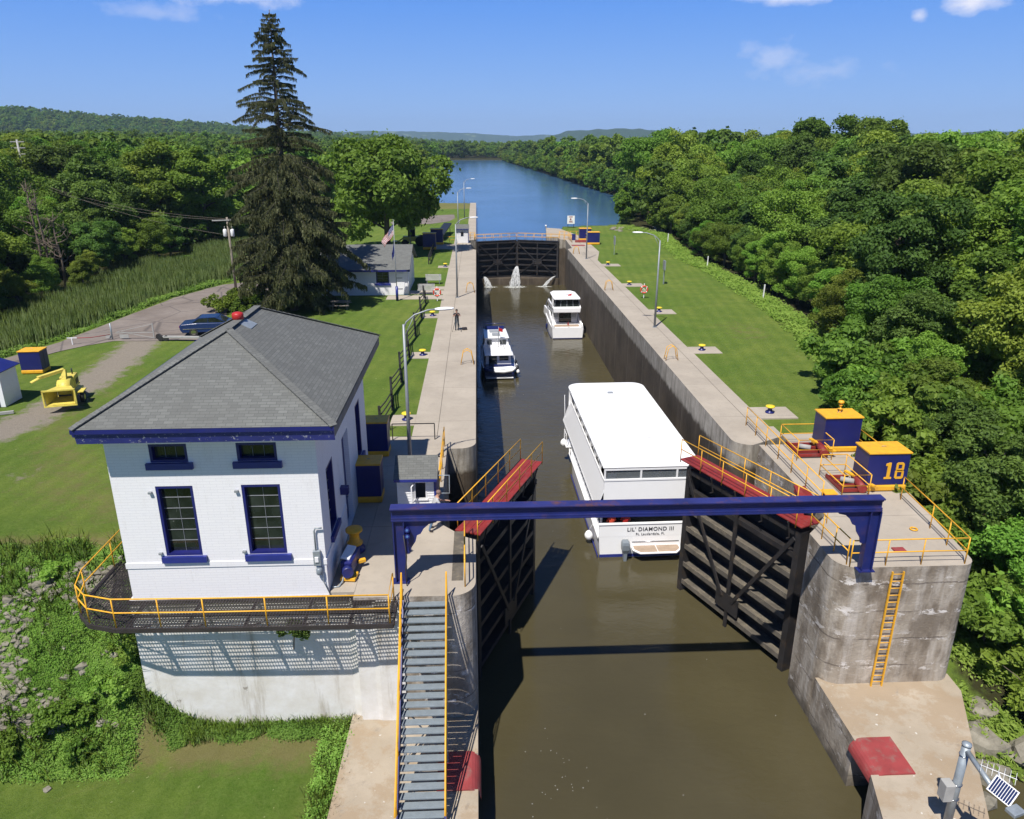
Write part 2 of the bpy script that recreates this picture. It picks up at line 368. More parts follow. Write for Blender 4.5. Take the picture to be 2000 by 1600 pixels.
    # asphalt
    t = NT('asphalt'); c = t.mix(t.ramp(t.noise(.25, 6, .65), [(.3, 0.0), (.7, 1.0)]), (.155,.125,.105), (.235,.20,.175))
    c = t.mix(t.math('MULTIPLY', t.ramp(t.noise(1.4, 8, .75), [(.5, 0.0), (.68, 1.0)]), .5), c, (.11,.095,.09))
    ck = t.n('ShaderNodeTexVoronoi', feature='DISTANCE_TO_EDGE'); ck.inputs['Scale'].default_value = .22; t.l(t.coord('Pos'), ck.inputs['Vector'])
    c = t.mix(t.ramp(ck.outputs[0], [(.006, .6), (.02, 0.0)]), c, (.06,.052,.05))
    t.base(c); t.bump(t.noise(20, 5), .3, .02); M['asphalt'] = t.set(.92)
    # bark, rock
    t = NT('bark'); t.base(t.mix(t.noise(4, 6, .7, sc=(1,1,.3)), (.05,.04,.03), (.19,.15,.115))); t.bump(t.noise(9, 5, .7, sc=(1,1,.2)), .6, .03); M['bark'] = t.set(.95)
    t = NT('dead_wood'); t.base(t.mix(t.noise(4, 6, .7, sc=(1,1,.3)), (.17,.13,.11), (.42,.38,.34))); M['dead'] = t.set(.95)
    t = NT('rock'); t.base(t.mix(t.ramp(t.noise(1.8, 7, .7), [(.3, 0.0), (.7, 1.0)]), (.11,.10,.075), (.30,.275,.22))); t.bump(t.noise(5, 7, .7), .5, .05); M['rock'] = t.set(.9)
    # water of the lock and the tail water
    def water(name, deep, ru, sc1, st, dist):
        t = NT(name); c = t.mix(t.ramp(t.noise(.12, 5, .6), [(.3, 0.0), (.7, 1.0)]), deep, tuple(k*1.35 for k in deep)); t.base(c)
        h = t.math('ADD', t.noise(sc1, 5, .62, sc=(.75, 1.25, 1), dist=.4), t.math('MULTIPLY', t.noise(sc1*.28, 3), .7)); patch = t.ramp(t.noise(.035, 4), [(.38, .25), (.62, 1.0)])
        b = t.bump(h, st, dist); t.l(t.math('MULTIPLY', patch, st), b.inputs['Strength']); M[name] = t.set(ru); t.b.inputs['IOR'].default_value = 1.33; return t
    water('water_lock', (.055,.047,.024), .06, 1.5, .6, .07)
    water('water_tail', (.032,.027,.009), .06, 1.3, .22, .03)
    water('water_canal', (.035,.085,.165), .14, .9, .6, .07)
    # falling water and foam
    t = NT('falling_water'); t.base((.85,.87,.88)); t.set(.5); tr = t.n('ShaderNodeBsdfTransparent'); ms = t.n('ShaderNodeMixShader')
    t.l(t.ramp(t.noise(3.2, 5, .6, sc=(6,6,.5)), [(.40, .05), (.66, .8)]), ms.inputs[0]); t.l(tr.outputs[0], ms.inputs[1]); t.l(t.b.outputs[0], ms.inputs[2]); t.l(ms.outputs[0], t.out.inputs[0]); M['fall'] = t.m
    t = NT('foam'); t.base((.8,.82,.8)); t.set(.6); tr = t.n('ShaderNodeBsdfTransparent'); ms = t.n('ShaderNodeMixShader')
    at = t.attr('edge'); t.l(t.math('MULTIPLY', t.ramp(t.noise(2.6, 6, .7), [(.42, 0.0), (.6, 1.0)]), at[2]), ms.inputs[0]); t.l(tr.outputs[0], ms.inputs[1]); t.l(t.b.outputs[0], ms.inputs[2]); t.l(ms.outputs[0], t.out.inputs[0]); M['foam'] = t.m
    # ground
    t = NT('ground_grass'); z = t.z()
    g = t.mix(t.ramp(t.noise(.10, 6, .65), [(.36, 0.0), (.64, 1.0)]), (.080,.148,.017), (.165,.205,.036))
    g = t.mix(t.ramp(t.noise(.55, 7, .75), [(.42, 0.0), (.66, .75)]), g, (.062,.118,.014))
    g = t.mix(t.math('MULTIPLY', t.ramp(t.noise(.33, 7, .8, dist=1.5), [(.55, 0.0), (.70, 1.0)]), .42), g, (.215,.195,.075))
    g = t.mix(t.math('MULTIPLY', t.ramp(t.noise(5, 6, .85), [(.38, 0.0), (.72, 1.0)]), .6), g, (.185,.245,.062))
    g = t.mix(t.math('MULTIPLY', t.ramp(t.noise(11, 4, .85), [(.5, 0.0), (.75, 1.0)]), .55), g, (.028,.055,.008))
    g = t.mix(t.ramp(t.noise(3.7, 2, .5), [(.745, 0.0), (.76, .5)]), g, (.40,.42,.20))
    st = t.n('ShaderNodeTexWave', wave_type='BANDS', bands_direction='X'); st.inputs['Scale'].default_value = .28; st.inputs['Distortion'].default_value = 1.5; st.inputs['Detail'].default_value = 2
    mpp = t.n('ShaderNodeMapping'); mpp.inputs['Rotation'].default_value = (0,0,.12); t.l(t.coord('Pos'), mpp.inputs[0]); t.l(mpp.outputs[0], st.inputs[0])
    g = t.mix(t.math('MULTIPLY', st.outputs[1], .22), g, (.055,.10,.015))
    a = t.attr('surf')[0]; sp = t.n('ShaderNodeSeparateColor'); t.l(a, sp.inputs[0])
    def masked(ch, lo=.35, hi=.62, nz=1.1, amt=1.25):
        v = t.math('ADD', sp.outputs[ch], t.math('MULTIPLY', t.math('SUBTRACT', t.noise(nz, 7, .75), .5), amt)); return t.ramp(v, [(lo, 0.0), (hi, 1.0)])
    wd = t.mix(t.ramp(t.noise(2.6, 7, .8), [(.35, 0.0), (.68, 1.0)]), (.10,.17,.03), (.28,.37,.12)); g = t.mix(t.math('MULTIPLY', t.attr('surf')[3], .85), g, wd)
    dry = t.mix(t.noise(3, 6, .7), (.16,.125,.05), (.24,.18,.10)); g = t.mix(t.math('MULTIPLY', masked(1, .38, .75), .65), g, dry)
    grv = t.mix(t.noise(6, 7, .8), (.16,.135,.105), (.35,.31,.255)); g = t.mix(masked(0), g, grv)
    soil = t.mix(t.noise(2, 7, .7), (.022,.028,.010), (.055,.048,.022)); g = t.mix(masked(2, .3, .7), g, soil)
    t.base(g); t.bump(t.noise(11, 8, .85), .9, .09); M['ground'] = t.set(.95, 0, .1)
    # hills covered in forest
    t = NT('hill_forest'); c = t.mix(t.noise(.03, 6, .75), (.016,.034,.009), (.050,.082,.02)); fl = t.ramp(t.noise(.004, 4), [(.60, 0.0), (.64, 1.0)])
    c = t.mix(t.math('MULTIPLY', fl, t.attr('field')[2]), c, (.13,.17,.06)); t.base(c); t.bump(t.noise(.06, 5, .8), 1.0, 9); M['hill'] = t.set(1, 0, .02)
def foliage(name, dark, light, trans=.35, rough=.6):
    t = NT(name); g = t.n('ShaderNodeNewGeometry'); oi = t.n('ShaderNodeObjectInfo')
    n = t.noise(.55, 3, kind='Object'); f = t.math('ADD', t.math('MULTIPLY', g.outputs['Random Per Island'], .5), t.math('MULTIPLY', t.ramp(n, [(.3, 0.0), (.7, 1.0)]), .5))
    c = t.mix(f, dark, light)
    h = t.n('ShaderNodeHueSaturation'); t.l(c, h.inputs['Color'])
    t.l(t.math('ADD', t.math('MULTIPLY', oi.outputs['Random'], .03), .488), h.inputs['Hue'])
    v = t.math('ADD', t.math('MULTIPLY', t.math('FRACT', t.math('MULTIPLY', oi.outputs['Random'], 7.31))  , .62), .74); t.l(v, h.inputs['Value']); h.inputs['Saturation'].default_value = 1.0
    t.base(h.outputs[0]); t.set(rough, 0, .25)
    tl = t.n('ShaderNodeBsdfTranslucent'); t.l(t.mix(1.0, h.outputs[0], (1.0, 1.0, .55), 'MULTIPLY'), tl.inputs[0]); ms = t.n('ShaderNodeMixShader'); ms.inputs[0].default_value = trans
    t.l(t.b.outputs[0], ms.inputs[1]); t.l(tl.outputs[0], ms.inputs[2]); t.l(ms.outputs[0], t.out.inputs[0]); M[name] = t.m; return t.m
mats()
foliage('leaf', (0.082,0.150,0.017), (0.234,0.348,0.054), .45); foliage('leaf_bright', (0.090,0.186,0.018), (0.246,0.402,0.060), .42); foliage('leaf_yellow', (0.108,0.162,0.017), (0.294,0.372,0.060), .45)
foliage('leaf_dark', (0.054,0.106,0.018), (0.162,0.258,0.050), .42); foliage('needle', (.050,.062,.026), (.185,.195,.085), .3); foliage('weed', (.10,.18,.025), (.28,.38,.11), .6); foliage('reed', (.055,.12,.03), (.18,.24,.085), .55)
foliage('juniper', (.05,.10,.008), (.19,.27,.03)); foliage('weed_leaf', (.14,.27,.028), (.37,.52,.11), .5)
# ------------------------------------------------------------------ terrain, water, roads, lock structure
def sstep(a, b, x): t = np.clip((x-a)/(b-a), 0, 1); return t*t*(3-2*t)
TL_Y = [18, 24, 30, 35, 41.4, 49, 61, 70, 88, 101, 127, 141, 160, 260]; TL_X = [20.5, 19.8, 19.3, 20.2, 21.9, 25, 27, 27.9, 28.6, 28, 30.5, 27, 33, 48]
RB_Y = [128, 138.6, 143, 146, 157, 200, 240, 275, 330, 389, 500, 625, 752]; RB_X = [14.6, 14.6, 15.5, 26, 29, 38, 44, 42, 40, 38, 34, 28, 24]
LB_Y = [128, 200.5, 203, 221, 391, 754]; LB_X = [-1.1, -1.1, -14.5, -15.5, -21, -34]
WL_Y = [40, 62, 77, 83, 97, 104, 130, 200, 400]; WL_X = [-46, -41.5, -42, -41, -44.5, -41.5, -40, -30, -40]
def near_poly(x, y, pts):
    d = np.full(np.shape(x), 1e9)
    for (ax, ay), (bx, by) in zip(pts[:-1], pts[1:]):
        L2 = (bx-ax)**2 + (by-ay)**2; t = np.clip(((x-ax)*(bx-ax) + (y-ay)*(by-ay))/L2, 0, 1)
        d = np.minimum(d, np.hypot(x-ax-t*(bx-ax), y-ay-t*(by-ay)))
    return d
def vnoise(x, y, s, seed=0):
    """cheap smooth value noise in numpy"""
    x = np.asarray(x)/s + 37.1*seed; y = np.asarray(y)/s + 11.7*seed; ix = np.floor(x); iy = np.floor(y); fx = x-ix; fy = y-iy
    def hsh(a, b): v = np.sin(a*127.1 + b*311.7 + seed*17.3)*43758.5453; return v - np.floor(v)
    fx = fx*fx*(3-2*fx); fy = fy*fy*(3-2*fy)
    return (hsh(ix,iy)*(1-fx)+hsh(ix+1,iy)*fx)*(1-fy) + (hsh(ix,iy+1)*(1-fx)+hsh(ix+1,iy+1)*fx)*fy
def height(x, y):
    x = np.asarray(x, float); y = np.asarray(y, float)
    y0 = 20.3 + 2.4*sstep(-13.2, -9, x); base = -5.5 + 5.5*sstep(0, 1, (y - y0)/5.6)
    base = base + (vnoise(x, y, 1.1, 3) - .5)*.55*np.exp(-((y-23)/3.0)**2)*(x < -12.3)
    fr = np.interp(y, TL_Y, TL_X)
    rt = np.minimum(0, -7.6 + 7.6*sstep(18.5, 40, y)) - .9*sstep(0, 8, x - fr - 1)*(y > 30)
    rt = rt + (vnoise(x, y, 2.1, 5)-.5)*.7*sstep(1, 0, np.abs(y-24)/14)
    rt = np.where((y < 20) & (x > 16.5), rt - 1.5*sstep(20, 18.5, y), rt)
    h = np.where(x > 7, rt, base)
    # gentle marsh dip and rise of the left woodland
    wl = np.interp(y, WL_Y, WL_X); h = h - .5*sstep(-31, -36, x)*(y > 45) + 6*sstep(0, 150, wl - x)
    ch = np.minimum(x + 3.0, 15.45 - x); h = np.where(y < 128, h + (-9.6 - h)*sstep(-.35, .35, ch), h)
    d = np.minimum(np.interp(y, RB_Y, RB_X) - x, x - np.interp(y, LB_Y, LB_X)); d = np.minimum(d, 755 - y)
    w = np.where(y < 201, .45, 1.5); ins = sstep(0, 1, (d + w)/(2*w)); h = np.where(y >= 128, h + (-4.0 - h)*ins, h)
    return h - .03
def ground():
    def ax(parts): return np.unique(np.round(np.concatenate(parts), 3))
    xs = ax([np.linspace(-4500, -600, 14), np.linspace(-600, -160, 20), np.linspace(-160, -46, 40), np.arange(-46, -30, 1.0), np.arange(-30, -12, .4), np.arange(-12, 14, 1.0), [-3.6, -3.35, -2.65, -2.4, -1.6, -1.55, -.65, -.5, 14.1, 15.1, 15.8], np.arange(16, 34, .7), np.arange(34, 60, 2.0), np.linspace(60, 160, 26), np.linspace(160, 600, 20), np.linspace(600, 4500, 14)])
    ys = ax([np.linspace(-300, 0, 8), np.arange(0, 16, 2.0), np.arange(16, 30, .4), np.arange(30, 62, .8), np.arange(62, 127, 1.6), [127.9, 128.0], np.arange(129, 160, 1.5), np.linspace(160, 200, 20), np.arange(200, 206, .7), np.linspace(208, 780, 100), np.linspace(790, 1500, 20), np.linspace(1600, 9000, 16)])
    X, Y = np.meshgrid(xs, ys); Z = height(X, Y)
    n, m = X.shape; vs = np.stack([X.ravel(), Y.ravel(), Z.ravel()], 1)
    i = np.arange(n*m).reshape(n, m); f = np.stack([i[:-1,:-1].ravel(), i[:-1,1:].ravel(), i[1:,1:].ravel(), i[1:,:-1].ravel()], 1)
    me = bpy.data.meshes.new('ground'); me.from_pydata(vs.tolist(), [], f.tolist()); me.materials.append(M['ground']); me.polygons.foreach_set('use_smooth', [True]*len(f))
    x, y = X.ravel(), Y.ravel()
    gr = np.clip(1 - near_poly(x, y, [(-26.3,58.5), (-25.6,52), (-25.4,48), (-25.2,43), (-25.8,39), (-28,35)])/2.7, 0, 1)*.95
    gr = np.maximum(gr, np.clip(1 - near_poly(x, y, [(-30,34.5), (-21,33)])/4, 0, 1)*.34)
    slope = (x < -12.3)*np.exp(-((y-23.4)/1.9)**2)*np.clip(vnoise(x, y, 1.7, 9)*1.6-.15, 0, 1); wdm = (x < -12.0)*np.clip((26.9-y)/.6, 0, 1)*np.clip((y-20.6)/.8, 0, 1); gr = np.maximum(gr, slope*.38)
    dry = np.maximum(np.clip(1 - near_poly(x, y, [(-26,54), (-24,42), (-19,32), (-14,29)])/6, 0, 1)*.55, (x < -3)*(y < 22.8)*np.exp(-((y-21.2+.05*x)/1.6)**2)*np.clip((x+15)/3, 0, 1)*.8)
    dry = np.maximum(dry, np.exp(-((x-22)/3)**2-((y-60)/6)**2)*.5); dry = np.maximum(dry, (y > 183)*(y < 203)*(x < 0)*(x > -16)*.7)
    dry = np.maximum(dry, (x < -13)*np.exp(-((y-26.8)/.7)**2)*.8)
    rb = np.interp(y, TL_Y, TL_X); so = np.where(x > 14, np.clip((x - rb + 1.0)/2, 0, 1), 0); so = np.maximum(so, np.clip((np.interp(y, WL_Y, WL_X) - x)/4, 0, 1)*(y > 40))
    so = np.where((y > 206), 1, so)
    c = me.color_attributes.new('surf', 'FLOAT_COLOR', 'POINT'); c.data.foreach_set('color', np.stack([gr, dry, so, wdm], 1).astype(np.float32).ravel())
    o = bpy.data.objects.new('ground', me); COL.objects.link(o); tag(o, kind='structure')
ground()
def sheet(name, pts, z, mat, kind='structure', **k):
    b = MB(); b.quad(*[(x, y, z) for x, y in pts]); o = b.build(name, mat); return tag(o, kind=kind, **k)
XL0, XR0 = -.25, 13.15
# water: lock chamber and tail water at the low level, the canal reach above the far gates
sheet('canal_pool', [(-120,-250), (-120,19), (-2.9,19), (-2.9,122.6), (15.3,122.6), (15.3,23), (240,23), (240,-250)], -7.3, M['water_lock'])
sheet('canal_water', [(-1.5,125.3), (XL0,123.6), (6.44,125.75), (XR0,123.6), (14.6,125.3), (14.6,139), (60,139), (60,764), (-60,764), (-60,201), (-1.5,201)], -1.3, M['water_canal'])
def ribbon(name, polys, mat, dz=.02, step=1.5):
    b = MB()
    for poly in polys:
        bm = bmesh.new(); vs = [bm.verts.new((x, y, 0)) for x, y in poly]; bm.faces.new(vs)
        x0, x1 = min(p[0] for p in poly), max(p[0] for p in poly); y0, y1 = min(p[1] for p in poly), max(p[1] for p in poly)
        for k in np.arange(x0, x1, step): bmesh.ops.bisect_plane(bm, geom=bm.verts[:]+bm.edges[:]+bm.faces[:], plane_co=(k,0,0), plane_no=(1,0,0))
        for k in np.arange(y0, y1, step): bmesh.ops.bisect_plane(bm, geom=bm.verts[:]+bm.edges[:]+bm.faces[:], plane_co=(0,k,0), plane_no=(0,1,0))
        bm.verts.index_update(); V = [(v.co.x, v.co.y, float(height(v.co.x, v.co.y)) + dz) for v in bm.verts]; F = [tuple(v.index for v in f.verts) for f in bm.faces]; b.add(V, F); bm.free()
    o = b.build(name, mat); return tag(o, kind='structure')
rd = [(-46,40), (-38,50), (-35.3,56), (-33.2,59.5), (-32.6,62.5), (-32,65.8), (-31.5,69.5), (-30.6,76.5), (-28,83.7), (-25.8,85.5), (-19,87), (-16,80), (-22.5,72), (-23.3,70), (-22,65), (-19.5,64), (-19.5,58.6), (-25,58.9), (-28.7,58.9), (-30.3,57.4), (-31.6,55.6), (-33,53), (-34,50.5), (-40,38)]
rng = random.Random(3); rough = []
for (a, b_) in zip(rd, rd[1:]+rd[:1]):
    n = max(1, int(math.dist(a, b_)/1.2))
    for k in range(n):
        t = k/n; j = .16 if k else 0; rough.append((a[0]+(b_[0]-a[0])*t+rng.uniform(-j,j), a[1]+(b_[1]-a[1])*t+rng.uniform(-j,j)))
ribbon('service_road', [rough], M['asphalt'], .03)
ribbon('far_turnaround', [[(-16,147), (-9,148), (-5.5,153), (-4.6,160), (-5,168), (-9,166), (-12,158), (-17,152)]], M['asphalt'], .03)
# ---- lock walls -------------------------------------------------
def rounded(cx, cy, r, a0, a1, n=8): return [(cx + r*math.cos(R(a0+(a1-a0)*i/n)), cy + r*math.sin(R(a0+(a1-a0)*i/n))) for i in range(n+1)]
ZB = -9.5
def wall(name, label, poly, mats, z1=0, bevel=.06, top=None, zb=ZB):
    """plan polygon extruded; its top face takes the second material"""
    b = MB(); b.prism(poly, zb, z1); b.m[1] = 1
    return tag(b.build(name, mats, bevel=0), label, 'wall')
XL, XR = -.25, 13.15
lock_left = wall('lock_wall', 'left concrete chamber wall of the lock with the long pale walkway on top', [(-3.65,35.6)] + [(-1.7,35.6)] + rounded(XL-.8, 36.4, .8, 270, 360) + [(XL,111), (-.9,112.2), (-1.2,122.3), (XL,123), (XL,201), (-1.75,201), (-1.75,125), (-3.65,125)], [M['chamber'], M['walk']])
# left head block beside the power house, with the near gate recess
tag(wall('gate_pier', 'left concrete lock head under the booth with the near gate recess', [(-4.45,22.4), (-1.1,22.35)] + rounded(XL-.85, 23.2, .85, 270, 360) + [(XL,26.2), (-.75,26.5), (-1.7,27.6), (-1.7,35.58), (-3.64,35.58), (-3.64,37.4), (-6.2,37.4), (-6.2,33.3), (-4.45,33.3)], [M['pier'], M['walk']]))
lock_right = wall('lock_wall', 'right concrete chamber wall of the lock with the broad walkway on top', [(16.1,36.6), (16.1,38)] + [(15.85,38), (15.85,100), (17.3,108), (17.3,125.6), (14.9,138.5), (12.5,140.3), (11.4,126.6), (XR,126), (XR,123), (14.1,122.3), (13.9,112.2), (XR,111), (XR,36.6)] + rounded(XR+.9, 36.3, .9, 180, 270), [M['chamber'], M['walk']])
tag(wall('gate_pier', 'right concrete lock head and pier carrying the cabinet numbered 18', [(14.35,35.4), (14.35,27.6), (13.55,26.6), (XR-.08,26.1), (XR-.08,25)] + rounded(XR+.72, 24.3, .8, 180, 270, 10) + [(15.6,23.5)] + rounded(17.75, 24.1, .6, 270, 360, 5) + [(18.6,26), (19.25,31), (19.5,36.9), (16.1,36.9), (16.1,35.4)], [M['pier'], M['walk']]))
# low concrete aprons below both heads
def apron(name, label, poly, z=-5.2):
    b = MB(); b.prism(poly, ZB, z); b.m[1] = 1; return tag(b.build(name, [M['pier'], M['apron']]), label, 'apron')
apron('apron', 'low concrete apron below the ladder pier with the worn red plate', [(XR-.1,23.9), (XR-.1,20.6), (XR+.9,20.6), (XR+.9,19.05), (XR-.3,19.05), (XR-1.0,16.5), (XR-1.8,12), (XR-2,4), (12.5,4), (14.2,13), (15.7,17.2), (18.35,22.9), (18.4,23.9)])
apron('apron', 'low concrete apron under the steel stairs beside the white wall', [(-4.85,23), (-5.0,17), (-5.2,5), (XL,5), (XL,19.05), (XL-1.3,19.05), (XL-1.3,20.6), (XL,20.6), (XL,23)])
def sill_wall():
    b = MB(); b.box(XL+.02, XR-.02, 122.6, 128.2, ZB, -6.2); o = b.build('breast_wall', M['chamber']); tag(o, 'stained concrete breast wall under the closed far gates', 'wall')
sill_wall()
def red_plate(x0, x1, inner, label):
    b = MB(); s = 1 if inner > x0 else -1
    pts = []
    xo = x0 if abs(x0-inner) > abs(x1-inner) else x1
    for a in range(0, 91, 15): pts.append((inner - s*.42 + s*.42*math.sin(R(a)), -5.6 + .46*math.cos(R(a))))
    top = [(xo, -5.14)] + pts; low = [(x, z-.05) for x, z in reversed(top)]
    b.smooth = False; b.prismy(top + low, 19.0, 20.65); t = b.build('red_cover_plate', M['red_worn']); tag(t, label, 'cover plate')
red_plate(XR-.2, 14.35, XR-.25, 'worn red curved cover plate let into the right apron')
red_plate(-1.6, XL, XL+.1, 'worn red curved cover plate beside the foot of the stairs')
# white painted retaining wall under the power house
b = MB(); b.prism([(-12.15,22.72), (-4.75,22.68), (-4.3,22.5), (-3.7,22.32), (-2.82,22.29), (-2.82,22.345), (-4.46,22.385), (-4.47,33), (-12.15,33)], ZB, -.12)
tag(b.build('retaining_wall', M['white_base']), 'stained white retaining wall under the power house and mesh catwalk', 'wall')
# small walkway pads behind bollards and a path to the cottage
def flags():
    b = MB()
    for y in (39.9, 53.6, 66.9, 80.6, 95.3): b.box(-5.0, -3.64, y-.85, y+.85, -.3, .012)
    for y in (40.2, 54.1, 67.7, 81.5, 95.7): b.box(15.84, 18.0, y-.95, y+.95, -.3, .012)
    b.box(-9.2, -3.64, 74.6, 76.6, -.3, .012); b.box(-7.4, -3.64, 77.2, 79.2, -.3, .010); b.box(-6.4, -3.66, 111.8, 117.5, -.3, .013); b.box(-6.2, -5.0, 37.42, 38.3, -.3, .01)
    tag(b.build('paved_path', M['walk']), kind='structure')
flags()
b = MB(); b.box(-5.32,-4.46,22.74,33.29,-.3,.0); b.box(-6.19,-5.34,33.31,37.39,-.3,-.001) if False else None; tag(b.build('paved_deck', M['walk']), kind='structure')
def seam():
    b = MB()
    b.box(-2.32, -2.29, 37, 124, -.02, .004); b.box(15.0, 15.03, 37, 108, -.02, .004); b.box(15.8, 15.83, 108, 122, -.02, .004)
    for x in (-1.05,): b.box(x-.06, x+.35, 23.3, 26.9, -.02, .004)
    tag(b.build('pavement_seams', M['gate_ledge']), kind='structure')
seam()
# hills on the horizon
def hills():
    def ridge(name, prof, y, depth, seg=260, field=0, bumpy=5, z0=-6):
        """prof: (pixel-free) list of bearing degrees and crest heights at distance y; a long rolling ridge of real depth"""
        a = np.linspace(prof[0][0], prof[-1][0], seg); hh = np.interp(a, [p[0] for p in prof], [p[1] for p in prof])
        rows = 26; vs = []; at = []
        for j in range(rows):
            t = j/(rows-1); prof_t = math.sin(min(1, t*1.9)*math.pi/2)**1.3 if t < .55 else math.cos((t-.55)/.45*math.pi/2)
            for i in range(seg):
                d = y + depth*t; x = math.sin(R(a[i]))*d; yy = math.cos(R(a[i]))*d
                nzv = float(vnoise(x, yy, y*.035, 2))*.5 + float(vnoise(x, yy, y*.012, 4))*.5
                z = z0 + (hh[i]-z0)*prof_t*(.86+.28*nzv) + bumpy*(float(vnoise(x, yy, 13 if y < 2500 else 40, 6))-.5)*min(1, t*5)
                vs.append((x, yy, z)); at.append(1.0 if field else 0.0)
        f = [(j*seg+i, j*seg+i+1, (j+1)*seg+i+1, (j+1)*seg+i) for j in range(rows-1) for i in range(seg-1)]
        me = bpy.data.meshes.new(name); me.from_pydata(vs, [], f); me.materials.append(M['hill']); me.polygons.foreach_set('use_smooth', [True]*len(f))
        c = me.attributes.new('field', 'FLOAT', 'POINT'); c.data.foreach_set('value', at)
        o = bpy.data.objects.new(name, me); COL.objects.link(o); tag(o, kind='structure')
    ridge('near_hill', [(-62,120), (-45,100), (-34,76), (-30,67), (-25,57), (-19,46), (-14,32), (-8,22), (-2,10), (2,-4)], 1150, 900, 420, 0, 3)
    ridge('hills', [(-25,60), (-12,95), (-5,98), (0,90), (3,62), (5,70), (12,80), (40,70)], 6200, 1500, 240, 1, 6, -20)
    ridge('hills', [(3.5,-30), (5.5,50), (7,76), (12,78), (17,52), (19,44), (22,54), (27,60), (31,48), (33,58), (40,62), (55,60)], 3900, 900, 300, 1, 8, -20)
hills()
# ------------------------------------------------------------------ power house
paint('bar_grey', (.24,.25,.28), .5, .1)
def wall_holes(b, axis, c0, c1, t0, t1, z0, z1, holes):
    """upright wall of boxes around rectangular holes; axis 'x' runs along x (t = y range), 'y' runs along y (t = x range)"""
    us = sorted({c0, c1, *[h[0] for h in holes], *[h[1] for h in holes]}); zs = sorted({z0, z1, *[h[2] for h in holes], *[h[3] for h in holes]})
    for i in range(len(us)-1):
        j = 0
        while j < len(zs)-1:
            def hole(jj): u = (us[i]+us[i+1])/2; w = (zs[jj]+zs[jj+1])/2; return any(h[0] < u < h[1] and h[2] < w < h[3] for h in holes)
            if hole(j): j += 1; continue
            k = j
            while k+1 < len(zs)-1 and not hole(k+1): k += 1
            if axis == 'x': b.box(us[i], us[i+1], t0, t1, zs[j], zs[k+1])
            else: b.box(t0, t1, us[i], us[i+1], zs[j], zs[k+1])
            j = k+1
def window(root, axis, a0, a1, f, z0, z1, nx, nz, sill=True, inn=1):
    """window part: blue reveal lining, frame bars, dark panes, projecting sill; f = outer wall face, inn = inward sign"""
    fr = MB(); d = .24
    def bx(b, u0, u1, w0, w1, q0, q1):
        lo, hi = sorted((f + inn*w0, f + inn*w1))
        if axis == 'x': b.box(u0, u1, lo, hi, q0, q1)
        else: b.box(lo, hi, u0, u1, q0, q1)
    t = .09
    bx(fr, a0, a0+t, .01, d, z0, z1); bx(fr, a1-t, a1, .01, d, z0, z1); bx(fr, a0+t, a1-t, .01, d, z1-t, z1); bx(fr, a0+t, a1-t, .01, d, z0, z0+t)
    w = fr.build('window', M['blue_navy'], root)
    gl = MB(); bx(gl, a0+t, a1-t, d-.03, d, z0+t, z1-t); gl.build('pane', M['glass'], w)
    for i in range(1, nx): mu = MB(); u = a0+t+(a1-a0-2*t)*i/nx; bx(mu, u-.005, u+.005, d-.05, d-.032, z0+t, z1-t); mu.build('glazing_bar', M['bar_grey'], w)
    for i in range(1, nz): mu = MB(); q = z0+t+(z1-z0-2*t)*i/nz; bx(mu, a0+t, a1-t, d-.056, d-.036, q-.008, q+.008); mu.build('glazing_bar', M['bar_grey'], w)
    if sill:
        s = MB(); bx(s, a0-.14, a1+.14, -.12, .02, z0-.22, z0-.002); s.build('sill', M['trim_blue'], w)
    return w
PH = (-12.0, -5.33, 22.75, 33.1)
